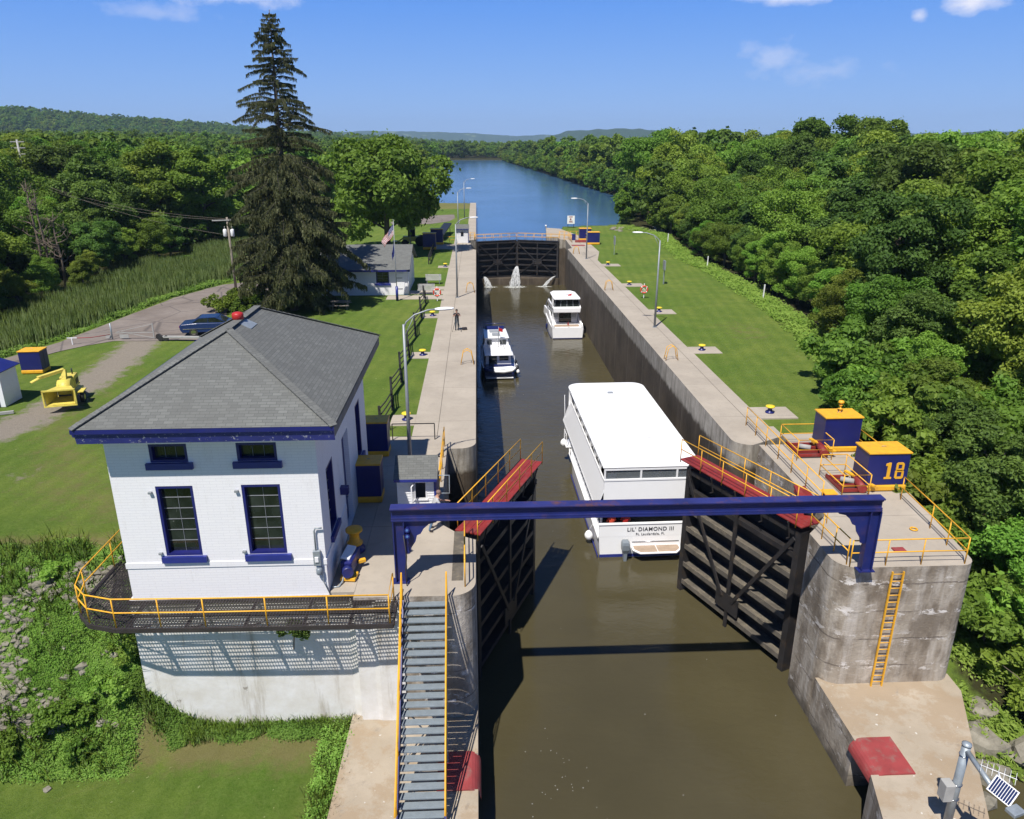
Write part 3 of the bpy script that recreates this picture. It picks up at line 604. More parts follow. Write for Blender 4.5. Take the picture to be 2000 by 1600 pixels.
def powerhouse():
    x0, x1, y0, y1 = PH; r = thing('power_house', 'white two-tier brick power house with grey hipped roof and blue trim', 'building', (x0, y0, 0))
    H = 6.1; wt = .3
    fw = [(-10.62,-9.42,1.58,4.16), (-7.86,-6.6,1.58,4.16), (-10.62,-9.42,5.0,5.64), (-7.86,-6.58,5.0,5.64)]
    sw = [(23.9,25.1,1.6,4.15), (27.0,28.4,.02,4.0), (30.4,31.6,1.6,4.15)]
    b = MB(); wall_holes(b, 'x', x0, x1, y0, y0+wt, -.1, H, fw); wall_holes(b, 'y', y0+wt, y1-wt, x1-wt, x1, -.1, H, sw)
    wall_holes(b, 'y', y0+wt, y1-wt, x0, x0+wt, -.1, H, [(24.5,25.7,1.6,4.1), (28.5,29.7,1.6,4.1)]); b.box(x0, x1, y1-wt, y1, -.1, H)
    # string courses at sill level and below the cornice
    b.box(x0-.03, x1+.03, y0-.03, y0-.001, 1.13, 1.33); b.box(x0-.05, x1+.05, y0-.05, y0-.001, 5.8, 6.1); b.box(x1+.001, x1+.05, y0, y1, 5.8, 6.1); b.box(x1+.001, x1+.03, y0, 26.9, 1.13, 1.33)
    w = b.build('wall', M['white_brick'], r)
    fl = MB(); fl.box(x0+wt, x1-wt, y0+wt, y1-wt, -.1, .0); fl.build('floor', M['room'], r)
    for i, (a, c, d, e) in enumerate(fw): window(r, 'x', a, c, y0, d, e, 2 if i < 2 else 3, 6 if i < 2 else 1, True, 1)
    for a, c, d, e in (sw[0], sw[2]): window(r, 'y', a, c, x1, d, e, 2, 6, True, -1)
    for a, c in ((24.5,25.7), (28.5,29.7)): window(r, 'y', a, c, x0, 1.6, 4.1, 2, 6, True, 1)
    d = MB(); d.box(x1-.27, x1-.2, 27.0, 28.4, .02, 4.0); dr = d.build('door', M['blue_navy'], r)
    h = MB(); h.tube([(x1-.2,28.2,1.05), (x1-.13,28.2,1.05), (x1-.13,28.05,1.05)], .015); h.build('handle', M['steel_grey'], dr)
    # roof
    ex0, ex1, ey0, ey1, ez = x0-.42, x1+.83, y0-.9, y1+.35, 6.5; mx = (ex0+ex1)/2-.2; hw = (ex1-ex0)/2; rz = ez+2.15
    A, B, C, D = (ex0,ey0,ez), (ex1,ey0,ez), (ex1,ey1,ez), (ex0,ey1,ez); P1, P2 = (mx,ey0+hw,rz), (mx,ey1-hw,rz)
    rf = MB()
    for q in ((A,B,P1), (B,C,P2,P1), (C,D,P2), (D,A,P1,P2)): rf.slab(q, .09)
    ro = rf.build('roof', M['shingles'], r)
    cp = MB()
    for a, c in ((A,P1), (B,P1), (C,P2), (D,P2), (P1,P2)):
        a = Vector(a); c = Vector(c); n = int((c-a).length/.23); dd = (c-a).normalized()
        for k in range(n):
            p = a+dd*(k*.23); q = a+dd*(k*.23+.3); cp.bar(p+Vector((0,0,.015)), q+Vector((0,0,.035)), .27, .025)
    cp.build('ridge_cap', M['shingles'], ro)
    fa = MB(); fa.prismx([(ey0+.02,ez-.13), (ey0+.10,ez-.5), (ey0+.14,ez-.5), (ey0+.14,ez-.10)], ex0+.06, ex1-.02); fa.build('fascia', M['blue_chipped'], r)
    fg = MB(); fg.box(ex0-.02, ex1, ey0-.03, ey0+.02, ez-.14, ez-.02); fg.build('drip_edge', M['blue_navy'], r)
    fs = MB(); fs.box(ex1-.1, ex1-.03, ey0+.14, ey1-.05, ez-.42, ez-.11); fs.build('side_fascia', M['wood_pole'], r)
    so = MB(); so.box(ex0+.12, ex1-.12, ey0+.15, ey1-.1, ez-.42, ez-.38); so.build('soffit', M['white_paint'], r)
    gu = MB(); gu.prismy([(ex0-.2,ez-.12), (ex0-.03,ez-.12), (ex0-.03,ez-.36), (ex0-.14,ez-.36)], ey0+.3, ey1+.3); gu.build('gutter', M['blue_navy'], r)
    # red ventilator near the ridge
    v = MB(); c = (mx-.05, 27.2, 8.2); v.lathe(c, [(.125,-.3), (.125,.42), (.16,.47), (.205,.5), (.205,.68), (.17,.72), (.07,.75)], 14); v.build('roof_vent', M['red_bright'], r)
    v = MB(); v.slab([(mx+.02,26.8,8.66),(mx+.5,26.8,8.42),(mx+.5,27.6,8.42),(mx+.02,27.6,8.66)], .02); v.build('vent_flashing', M['galv'], r)
    for xx in (-10.75, -7.98):
        for zz in (1.7, 3.95): lm = MB(); lm.box(xx-.09, xx+.02, 22.65, 22.74, zz-.03, zz+.04); lm.build('shutter_hook', M['steel_grey'], r)
    wl = MB(); wl.box(x1+.002, x1+.3, 26.0, 26.25, 2.15, 2.45); wl.build('wall_lamp', M['blue_navy'], r)
    return r
powerhouse()
def meter():
    r = thing('electric_meter', 'grey electric switch box and conduit on the white corner wall', 'electric meter', (-5.6, 22.7, 0))
    b = MB(); b.box(-5.72,-5.48,22.58,22.72,1.15,1.72); b.build('switch_box', M['galv'], r, bevel=.015)
    b = MB(); b.box(-5.66,-5.54,22.54,22.58,1.32,1.5); b.build('switch', M['sign_white'], r)
    b = MB(); b.tube([(-5.62,22.66,1.7),(-5.62,22.66,2.45),(-5.58,22.66,2.55),(-5.36,22.66,2.56)], .03, 8); b.tube([(-5.5,22.66,1.16),(-5.45,22.64,.5),(-5.28,22.7,-.05)], .02, 6); b.build('conduit', M['galv'], r)
    b = MB(); b.lathe((-5.56,22.62,.82), [(.09,0),(.11,.05),(.11,.2),(.06,.25)], 12); b.build('meter', M['grey_plastic'], r)
meter()
# ------------------------------------------------------------------ railings
def railing(name, label, pts, h=1.07, r=.025, sp=1.6, mat='yellow', posts=True, mid=True, closed=False, group=None, pipe_mid=.52, cat='railing', parent=None, feet=None):
    """yellow pipe rail along 3-D points given at foot level"""
    pts = [Vector(p) for p in pts]; root = parent or thing(name, label, cat, tuple(pts[0]), group=group)
    m = M[mat]; seq = pts + ([pts[0]] if closed else [])
    for nm, hh in (('top_rail', h), ('mid_rail', h*pipe_mid)) if mid else (('top_rail', h),):
        b = MB(); b.tube([p+Vector((0,0,hh)) for p in seq], r, 6); b.build(nm, m, root)
    if posts:
        for a, c in zip(seq[:-1], seq[1:]):
            n = max(1, round((c-a).length/sp))
            for k in range(n + (1 if (c is seq[-1] and not closed) else 0)):
                p = a.lerp(c, k/n); b = MB(); b.tube([p, p+Vector((0,0,h))], r, 6); b.build('post', m, root)
    return root
# ------------------------------------------------------------------ mesh catwalk round the power house
def clip_line(poly, axis, v):
    out = []
    for (ax, ay), (bx, by) in zip(poly, poly[1:]+poly[:1]):
        a = (ax, ay); c = (bx, by)
        if (a[axis]-v)*(c[axis]-v) < 0: t = (v-a[axis])/(c[axis]-a[axis]); out.append(a[1-axis]+(c[1-axis]-a[1-axis])*t)
    out.sort(); return list(zip(out[::2], out[1::2]))
def catwalk():
    r = thing('mesh_catwalk', 'dark expanded-metal catwalk round the power house with its yellow railing', 'catwalk', (-8, 21.2, -.15))
    poly = [(-2.95,20.98), (-9.05,21.05), (-11.9,21.12), (-12.9,21.42), (-13.45,22.0), (-13.7,23.0), (-13.62,27.0), (-12.17,27.0), (-12.17,22.70), (-4.48,22.66), (-4.48,22.38), (-2.95,22.38)]
    b = MB()
    for v in np.arange(21.0, 27, .085):
        for a, c in clip_line(poly, 1, v+.001): b.box(a, c, v-.012, v+.012, -.12, -.10)
    for v in np.arange(-13.7, -2.95, .1):
        for a, c in clip_line(poly, 0, v+.001): b.box(v-.011, v+.011, a, c, -.118, -.098)
    b.build('mesh_deck', M['mesh_dark'], r, fix=False)
    f = MB()
    for (ax, ay), (bx, by) in zip(poly, poly[1:]+poly[:1]): f.bar((ax,ay,-.19), (bx,by,-.19), .05, .16)
    for x in (-11.6, -9.7, -7.8, -5.9, -4.4, -3.1): f.bar((x,21.1,-.2), (x,22.7 if x < -4.5 else 22.4,-.2), .07, .14); f.bar((x,21.25,-.25), (x,22.7 if x < -4.5 else 22.4,-1.15), .06, .06)
    for x in (-13.4,): f.bar((x,22.6,-.25), (-12.17,22.9,-1.2), .06, .06); f.bar((x,25.2,-.25), (-12.17,25.2,-1.2), .06, .06)
    f.bar((-13.0,21.95,-.22), (-2.95,21.85,-.22), .08, .1); f.build('frame', M['mesh_dark'], r)
    z = -.1; pts = [(-13.6,27.0,z), (-13.68,23.0,z), (-13.42,22.04,z), (-12.86,21.46,z), (-11.88,21.16,z), (-9.0,21.09,z), (-3.05,21.02,z), (-3.05,22.3,z)]
    railing('', '', pts, sp=1.75, parent=r)
catwalk()
# ------------------------------------------------------------------ steel stairs
def stairs():
    x0, x1 = -2.70, -1.30; yt, yb, zb = 22.32, 17.62, -5.2; n = 26
    r = thing('steel_staircase', 'steep grey open-tread steel staircase with blue stringers and yellow handrails', 'stairs', (-2, 17.6, -5.2))
    for x in (x0-.04, x1+.04):
        b = MB(); b.bar((x,yt,-.13), (x,yb,zb+.0), .06, .26); b.build('stringer', M['blue_navy'], r)
    for i in range(n):
        t = (i+.5)/n; y = yt-(yt-yb)*t; z = -.1 + (zb+.1)*(i+.9)/n + .08
        b = MB(); yy = y-.12
        for k in range(7): b.box(x0, x1, yy+k*.034, yy+k*.034+.026, z-.035, z)
        b.box(x0, x1, yy-.012, yy, z-.05, z); b.box(x0, x0+.02, yy, yy+.23, z-.05, z-.036); b.build('tread', M['tread'], r)
        for x in (x0+.05,):
            pass
    for x in (x0-.06, x1+.06):
        b = MB(); o = Vector((0,0,1.0)); b.tube([(x,yt+.02,.95), (x,yb,zb+1.0), (x,yb-.25,zb+.75)], .028, 8); b.build('handrail', M['yellow'], r)
        b = MB(); b.tube([(x,yt+.02,.5), (x,yb,zb+.5)], .024, 8); b.build('mid_rail', M['yellow'], r)
        for k in range(5):
            t = k/4*.96; y = yt-(yt-yb)*t; z = zb*t; b = MB(); b.tube([(x,y,z-.12), (x,y,z+.98)], .026, 6); b.build('post', M['yellow'], r)
    for y, z in ((20.2,-2.45),):
        for s in (x0, x1): 
            b = MB(); b.bar((s,y,z), (s,y,-5.2), .1, .1); b.build('support_leg', M['steel_grey'], r)
    b = MB(); b.bar((x0,20.2,-2.7),(x1,20.2,-5.0),.04,.04); b.bar((x1,20.2,-2.7),(x0,20.2,-5.0),.04,.04); b.build('cross_brace', M['steel_grey'], r)
stairs()
# ------------------------------------------------------------------ gantry beam
def gantry():
    r = thing('gantry', 'long blue riveted steel gantry beam spanning the lock on two bracketed legs', 'gantry', (5.5, 23.3, 0))
    xa, xb = -3.12, 14.12; y0, y1 = 23.16, 23.52; ym = (y0+y1)/2
    b = MB(); b.box(xa, xb, y0+.12, y1-.12, 2.5, 2.9); b.box(xa, xb, y0+.03, y1-.03, 2.44, 2.5)
    b.box(xa, xb, y0+.05, y0+.12, 2.5, 2.58); b.box(xa, xb, y0+.05, y0+.12, 2.82, 2.9)
    g = b.build('beam', M['blue'], r, bevel=.008)
    b = MB(); b.box(xa-.02, xb+.02, y0-.02, y1+.02, 2.9, 2.96); b.build('top_flange', M['blue_rust'], r, bevel=.01)
    rv = MB()
    for k in range(60):
        x = xa+.2+k*.287
        for z in (2.53, 2.63, 2.78, 2.875):
            if k % 3 == 0 or z < 2.6: rv.obox((x, y0+.115 if .6 < 0 else (y0+.045 if z in (2.53, 2.875) else y0+.115), z), .022, .012, .022)
    rv.build('rivets', M['blue'], r)
    for xc, s in ((-2.88, 1), (13.93, -1)):
        l = MB(); l.box(xc-.19, xc+.19, ym-.03, ym+.03, 0, 2.42); l.box(xc-.2, xc-.16, y0+.03, y1-.03, 0, 2.42); l.box(xc+.16, xc+.2, y0+.03, y1-.03, 0, 2.42); l.box(xc-.3, xc+.3, y0, y1, 0, .04); lg = l.build('leg', M['blue'], r)
        k = MB(); prof = [(0, 2.44), (1.15, 2.44), (1.1, 2.33), (.85, 2.27), (.66, 2.1), (.55, 1.9), (.42, 1.84), (.36, 1.6), (.2, 1.35), (.16, 1.15), (0, 1.1)]
        k.prismy([(xc+s*(.2+a), z) for a, z in prof], ym-.02, ym+.02); k.build('knee_bracket', M['blue'], r)
        for (a, z), (c, w) in zip(prof[2:-1], prof[3:]): pass
    for dx in (.35,):
        for z in (2.12, 1.88):
            b = MB(); b.tube([(xa+.55, y0-.1, z+.06), (xa+.55, y0+.16, z)], .09, 10, .07); lt = b.build('floodlight', M['blue_navy'], r)
            b = MB(); b.tube([(xa+.55, y0-.115, z+.07), (xa+.55, y0-.1, z+.065)], .045, 8); b.build('lens', M['chrome'], lt)
    b = MB(); b.tube([(-2.7,23.05,2.0), (-2.62,23.0,1.2), (-2.7,23.05,.5), (-2.66,23.02,.02)], .02, 6); b.build('cable', M['mesh_dark'], r)
gantry()
# ------------------------------------------------------------------ machinery cabinets
def cabinet_model(label, loc, w=1.85, d=1.25, h=1.85, rz=0, plinth=True, mat='cab_blue'):
    r = thing('machinery_cabinet', label, 'cabinet', loc, rz)
    b = MB(); b.box(-w/2, w/2, -d/2, d/2, .3 if plinth else .02, h-.06); b.build('body', M[mat], r, local=True, bevel=.025)
    b = MB(); b.prism([(-w/2-.05,-d/2-.05), (w/2+.05,-d/2-.05), (w/2+.05,d/2+.05), (-w/2-.05,d/2+.05)], h-.06, h+.02); b.build('roof', M['yellow'], r, local=True, bevel=.02)
    if plinth: b = MB(); b.box(-w/2-.03, w/2+.03, -d/2-.04, d/2+.03, 0, .3); b.build('base', M['yellow'], r, local=True, bevel=.07)
    b = MB(); b.box(w/2-.08, w/2+.012, -.06, -.02, .45, h-.2); b.box(-.02, .02, d/2-.03, d/2+.012, .35, h-.1); b.build('door_seam', M['black'], r, local=True)
    b = MB(); b.tube([(-.1,0,h+.02), (-.08,0,h+.07), (.08,0,h+.07), (.1,0,h+.02)], .012, 6); b.build('lift_handle', M['steel_grey'], r, local=True)
    return r
c18 = cabinet_model('blue cabinet with yellow roof and base bearing the yellow number 18', (18.0, 30.35, .02))
def number18(root):
    b = MB(); y = -.65; sx = .29
    def P(pts, ox): b.prismy([(ox+x*sx, .92+z*sx-.44) for x, z in pts], y, y+.02) if False else b.prismy([(ox+x*.30, .60+z*.30) for x, z in pts], y, y+.03)
    P([(-.55,0),(.55,0),(.55,.28),(.28,.28),(.28,2.6),(-.02,2.6),(-.5,2.4),(-.5,2.1),(-.22,2.1),(-.22,.28),(-.55,.28)], .02)
    def ring(z0, z1, w):
        ch = .22; t = .32
        o = [(-w,z0+ch),(-w+ch,z0),(w-ch,z0),(w,z0+ch),(w,z1-ch),(w-ch,z1),(-w+ch,z1),(-w,z1-ch)]
        i = [(-w+t,z0+ch+.12),(-w+ch+.12,z0+t),(w-ch-.12,z0+t),(w-t,z0+ch+.12),(w-t,z1-ch-.12),(w-ch-.12,z1-t),(-w+ch+.12,z1-t),(-w+t,z1-ch-.12)]
        for k in range(8): P([o[k], o[(k+1)%8], i[(k+1)%8], i[k]], .52)
    ring(0, 1.42, .66); ring(1.28, 2.6, .60)
    b.build('number', M['yellow'], root, local=True)
number18(c18)
kid = [k for k in kids_of(c18) if k.name.split('.')[0] != 'number']
cB = dup(c18, (18.05, 34.85, .02), label='blue cabinet with yellow roof carrying a small beacon, behind the numbered one', kids=kid)
def beacon(o):
    b = MB(); b.lathe((.1,.15,1.87), [(.07,0),(.05,.03),(.05,.16),(.12,.17),(.12,.19),(.04,.2),(.04,.34),(.1,.35),(.1,.37),(.05,.38),(.05,.47),(.14,.48),(.15,.53),(.11,.6)], 12); b.build('beacon', [M['yellow']], o, local=True)
beacon(cB)
for lab, loc, s, rz in (('dark blue cabinet with yellow lid between the power house and the booth', (-4.85, 30.1, .0), (.58,.78,.98), 0), ('dark blue cabinet beside the far corner of the power house', (-5.15, 35.2, .0), (.62,.8,.98), 0),
                   ('blue cabinet with yellow roof standing alone on the left lawn by the road', (-30.15, 50.6, .0), (.74,.85,.84), .05), ('blue cabinet with yellow roof nearest the lamp post at the far gates', (17.65, 116.6, .0), (1,1,1), 0),
                   ('blue cabinet with yellow roof behind another at the right far gates', (17.1, 121.8, .0), (1,1,1), 0), ('dark blue cabinet nearest the fence at the left far gates', (-7.0, 112.0, .0), (1,1,1.25), 0), ('orange-roofed cabinet behind the dark one at the left far gates', (-6.2, 117.5, .0), (1,1,1.25), 0)):
    c = dup(c18, loc, rz, label=lab, sc=s, kids=kid)
    c['group'] = 'machinery cabinets of the lock'
for c in (c18, cB): c['group'] = 'machinery cabinets of the lock'
# ------------------------------------------------------------------ machinery pits, red arms on the right pier
def pit(label, x0, x1, y0, y1, arm):
    r = thing('gate_machinery', label, 'gate machinery', ((x0+x1)/2, (y0+y1)/2, 0))
    b = MB(); b.box(x0, x1, y0, y1, .006, .03); b.build('pit_floor', M['mesh_dark'], r)
    b = MB()
    for k in range(4): y = y0+.12+(y1-y0-.24)*k/3; b.box(x0+.05, x1-.05, y-.06, y+.06, .035, .16)
    b.box(x0, x0+.07, y0, y1, .035, .2); b.build('red_rack', M['red'], r)
    b = MB(); b.tube([(x1+.1,(y0+y1)/2+.35,.3), (x1-.15,(y0+y1)/2-.9,.22)], .2, 12); b.build('drum', M['red'], r)
    b = MB(); b.bar((x1-.25,y1-.2,.42), (x1+.35,y0-.1,.36), .16, .07); b.build('guide_rail', M['yellow'], r)
    b = MB(); b.tube([(x0+.4,(y0+y1)/2+.2,.22), (x0+.9,(y0+y1)/2-.1,.22)], .13, 10); b.build('motor', M['wood_grey'], r)
    return r
pit('red gate machinery in the railed pit before the beaconed cabinet', 15.7, 17.1, 33.6, 35.3, 0)
pit('red gate machinery in the railed pit beside the numbered cabinet', 16.0, 17.05, 29.6, 31.3, 0)
def cage(label, pts): return railing('pit_railing', label, pts, sp=1.8, closed=True, group='yellow railings on the right lock head')
GRP = 'yellow railings on the right lock head'
cage('yellow pipe railing boxed round the farther machinery pit', [(15.46,35.5,0), (17.2,35.5,0), (17.2,33.3,0), (15.46,33.3,0)])
cage('yellow pipe railing boxed round the machinery pit beside number 18', [(15.8,31.5,0), (17.0,31.5,0), (17.0,29.2,0), (15.8,29.2,0)])
railing('railing', 'yellow railing along the gate recess beside the machinery pits', [(14.62,38.2,0), (14.62,35.2,0), (14.62,28.6,0)], sp=1.6, group=GRP)
railing('railing', 'yellow railing running from the number 18 cabinet round the pier front', [(18.3,28.9,0), (18.1,26.3,0), (17.85,23.6,0), (16.2,23.62,0), (13.5,23.6,0)], sp=1.75, group=GRP)
railing('railing', 'short yellow railing on the chamber side corner of the right pier', [(13.45,23.75,0), (13.3,26.6,0)], sp=1.0, group=GRP)
railing('railing', 'short yellow railing behind the two right cabinets', [(19.15,34.6,0), (19.15,31.6,0)], sp=1.5, group=GRP)
railing('railing', 'yellow railing at the lock edge in front of the control booth', [(-.72,31.4,0), (-1.75,33.5,0), (-1.9,36.4,0)] if False else [(-1.85,30.2,0), (-1.85,35.9,0)], sp=1.4)
railing('railing', 'yellow railing on the landing edge right of the stairs', [(-.62,22.9,0), (-.68,26.6,0)], sp=1.8)
def smallbox():
    r = thing('control_pedestal', 'small blue pedestal box with a yellow lid near the gantry end', 'control box', (14.95, 28.7, 0))
    b = MB(); b.box(14.72,15.2,28.5,28.9,0,.5); b.build('body', M['blue'], r, bevel=.02); b = MB(); b.box(14.68,15.24,28.46,28.94,.5,.56); b.build('lid', M['yellow'], r, bevel=.01)
    r2 = thing('red_linkage', 'red steel gate linkage plate at the hinge of the right near gate', 'gate linkage', (14.0, 28.4, 0))
    b = MB(); b.slab([(13.75,28.0,.12),(14.5,28.3,.14),(14.55,30.2,.14),(13.9,29.8,.12)], .1); b.build('plate', M['red'], r2); b = MB(); b.bar((14.1,30.0,.2),(13.6,27.6,.2),.25,.12); b.build('arm', M['red'], r2)
    t = MB(); n = 20; t.tube([(17.37+.13*math.cos(2*math.pi*k/n), 26.2+.13*math.sin(2*math.pi*k/n), .05) for k in range(n)], .03, 6, closed=True); tag(t.build('mooring_ring', M['yellow']), 'yellow mooring ring lying on the right pier top', 'ring')
    t = MB(); t.box(15.7,16.15,24.5,24.8,.002,.06); tag(t.build('hatch_cover', M['red_worn']), 'small rusty hatch plate on the right pier top', 'hatch')
smallbox()
def ladder():
    r = thing('wall_ladder', 'long yellow ladder fixed to the spalled front of the right pier', 'ladder', (15.2, 23.4, -5.2))
    for x in (15.0, 15.42):
        b = MB(); b.bar((x,23.32,-5.2), (x,23.32,-.1), .05, .07, (0,1,0)); b.build('side_rail', M['yellow'], r)
    for k in range(17): b = MB(); b.tube([(15.0,23.32,-5.0+k*.3), (15.42,23.32,-5.0+k*.3)], .016, 6); b.build('rung', M['yellow'], r)
ladder()
# ------------------------------------------------------------------ mitre gates
def leaf(label, hinge, tip, z0, z1, nl, side, walk, near, th=.75):
    hx, hy = hinge; L = math.dist(hinge, tip); rz = math.atan2(tip[1]-hy, tip[0]-hx)
    r = thing('lock_gate', label, 'lock gate', (hx, hy, z0), rz); s = side; H = z1-z0
    def bx(b, u0, u1, w0, w1, q0, q1): lo, hi = sorted((s*w0, s*w1)); b.box(u0, u1, lo, hi, q0, q1)
    b = MB(); bx(b, 0, L, -th/2, -th/2+.05, 0, H); b.build('skin_plate', M['gate_steel'], r, local=True)
    for k in range(nl):
        z = .12 + (H-.3)*k/(nl-1); b = MB(); bx(b, .3, L-.28, -th/2+.05, th/2-.05, z-.03, z+.03); bx(b, .3, L-.28, th/2-.09, th/2-.03, z-.12, z+.12); b.build('girder', M['gate_ledge' if (near and (k < 7 if side > 0 else k < 2)) else 'gate_steel'], r, local=True)
    for u0, u1 in ((0, .3), (L-.28, L)): b = MB(); bx(b, u0, u1, -th/2+.05, th/2, 0, H); b.build('end_post', M['gate_steel'], r, local=True)
    b = MB(); bx(b, L/2-.09, L/2+.09, th/2-.02, th/2+.06, .1, H-.1); b.build('centre_post', M['gate_steel'], r, local=True)
    zc = H*(.36 if near else .46)
    b = MB(); bx(b, L/2-.75, L/2+.75, th/2+.03, th/2+.08, zc-.55, zc+.35); b.build('gusset_plate', M['gate_steel'], r, local=True)
    ends = [(.25,H-.35), (L-.25,H-.35)] + ([] if near else [(.25,.3), (L-.25,.3)])
    for (u, z) in ends:
        y = s*(th/2+.10); b = MB(); b.bar((u,y,z), (L/2+(.35 if u > L/2 else -.35),y,zc+(.1 if z > zc else -.1)), .17 if near else .14, .06, (0,1,0)); b.build('diagonal_brace', M['gate_steel'], r, local=True)
    if walk == 'red':
        zt = H+.35; b = MB()
        for k in range(4): b.box(-.1, L+.35, -.56+k*.28, -.56+k*.28+.265, zt-.05, zt)
        b.build('walkway', M['red'], r, local=True)
        for k in range(5):
            b = MB(); u = .6+(L-1.0)*k/4; bx(b, u-.03, u+.03, -th/2, .6, zt-.12, zt-.05); b.bar((u, s*.55, zt-.1), (u, s*.38, H-.5), .05, .05); b.bar((u, s*.4, H-.5),(u, s*.55, H-.5),.05,.04); b.build('bracket', M['gate_steel'], r, local=True)
        rs = ((-.56, -.35, L+.35), (.56, .2, L+.3))
        rails = MB(); mids = MB()
        for w, u0, u1 in rs:
            rails.tube([(u0,w,zt+1.05),(u1,w,zt+1.05)], .025, 6); mids.tube([(u0,w,zt+.53),(u1,w,zt+.53)], .022, 6)
        rails.build('top_rail', M['yellow'], r, local=True); mids.build('mid_rail', M['yellow'], r, local=True)
        for w, u0, u1 in rs:
            for k in range(6): u = u0+(u1-u0)*k/5; b = MB(); b.tube([(u,w,zt-.15),(u,w,zt+1.05)], .022, 6); b.build('post', M['yellow'], r, local=True)
    if walk == 'far':
        zt = H+.15; b = MB(); b.box(0, L, -.4, .4, zt-.05, zt); b.build('walkway', M['gate_steel'], r, local=True)
        for w in (-.4, .4):
            b = MB(); b.tube([(0,w,zt+1.07),(L,w,zt+1.07)], .028, 6); b.tube([(0,w,zt+.55),(L,w,zt+.55)], .024, 6); b.build('handrail', M['yellow'], r, local=True)
            for k in range(6): u = L*k/5; b = MB(); b.tube([(u,w,zt),(u,w,zt+1.07)], .022, 6); b.build('post', M['yellow'], r, local=True)
    return r
leaf('half-open near lock gate on the right with red walkway, beside the tour boat', (13.45,27.0), (10.5,33.8), -8.9, -.4, 9, 1, 'red', True)
leaf('half-open near lock gate on the left in shadow with red walkway', (-.55,27.0), (2.35,33.75), -8.9, -.4, 9, -1, 'red', True)
leaf('closed far lock gate leaf on the left with yellow rails on top', (XL+.02,123.0), (6.42,125.1), -6.2, -.45, 7, -1, 'far', False, .8)
leaf('closed far lock gate leaf on the right with yellow rails on top', (XR-.02,123.0), (6.46,125.1), -6.2, -.45, 7, 1, 'far', False, .8)
for x, lab, pts in ((0, 'yellow railing at the left end of the far gate walkway', [(-1.9,121.5,0), (-.5,121.2,0), (-.4,123.6,0), (-1.9,123.8,0)]), (1, 'cluster of yellow railings at the right end of the far gate walkway', [(13.3,123.8,0), (14.6,123.4,0), (14.6,118.6,0), (13.4,118.3,0)]),
                    (2, 'long yellow railing beside the right far gate machinery', [(13.3,124.8,0), (17.0,124.6,0), (17.2,120.5,0)]), (3, 'yellow railing beside the left far cabinets', [(-5.3,118.2,0), (-3.4,118.2,0), (-3.4,121.2,0)])):
    railing('railing', lab, pts, sp=.9)
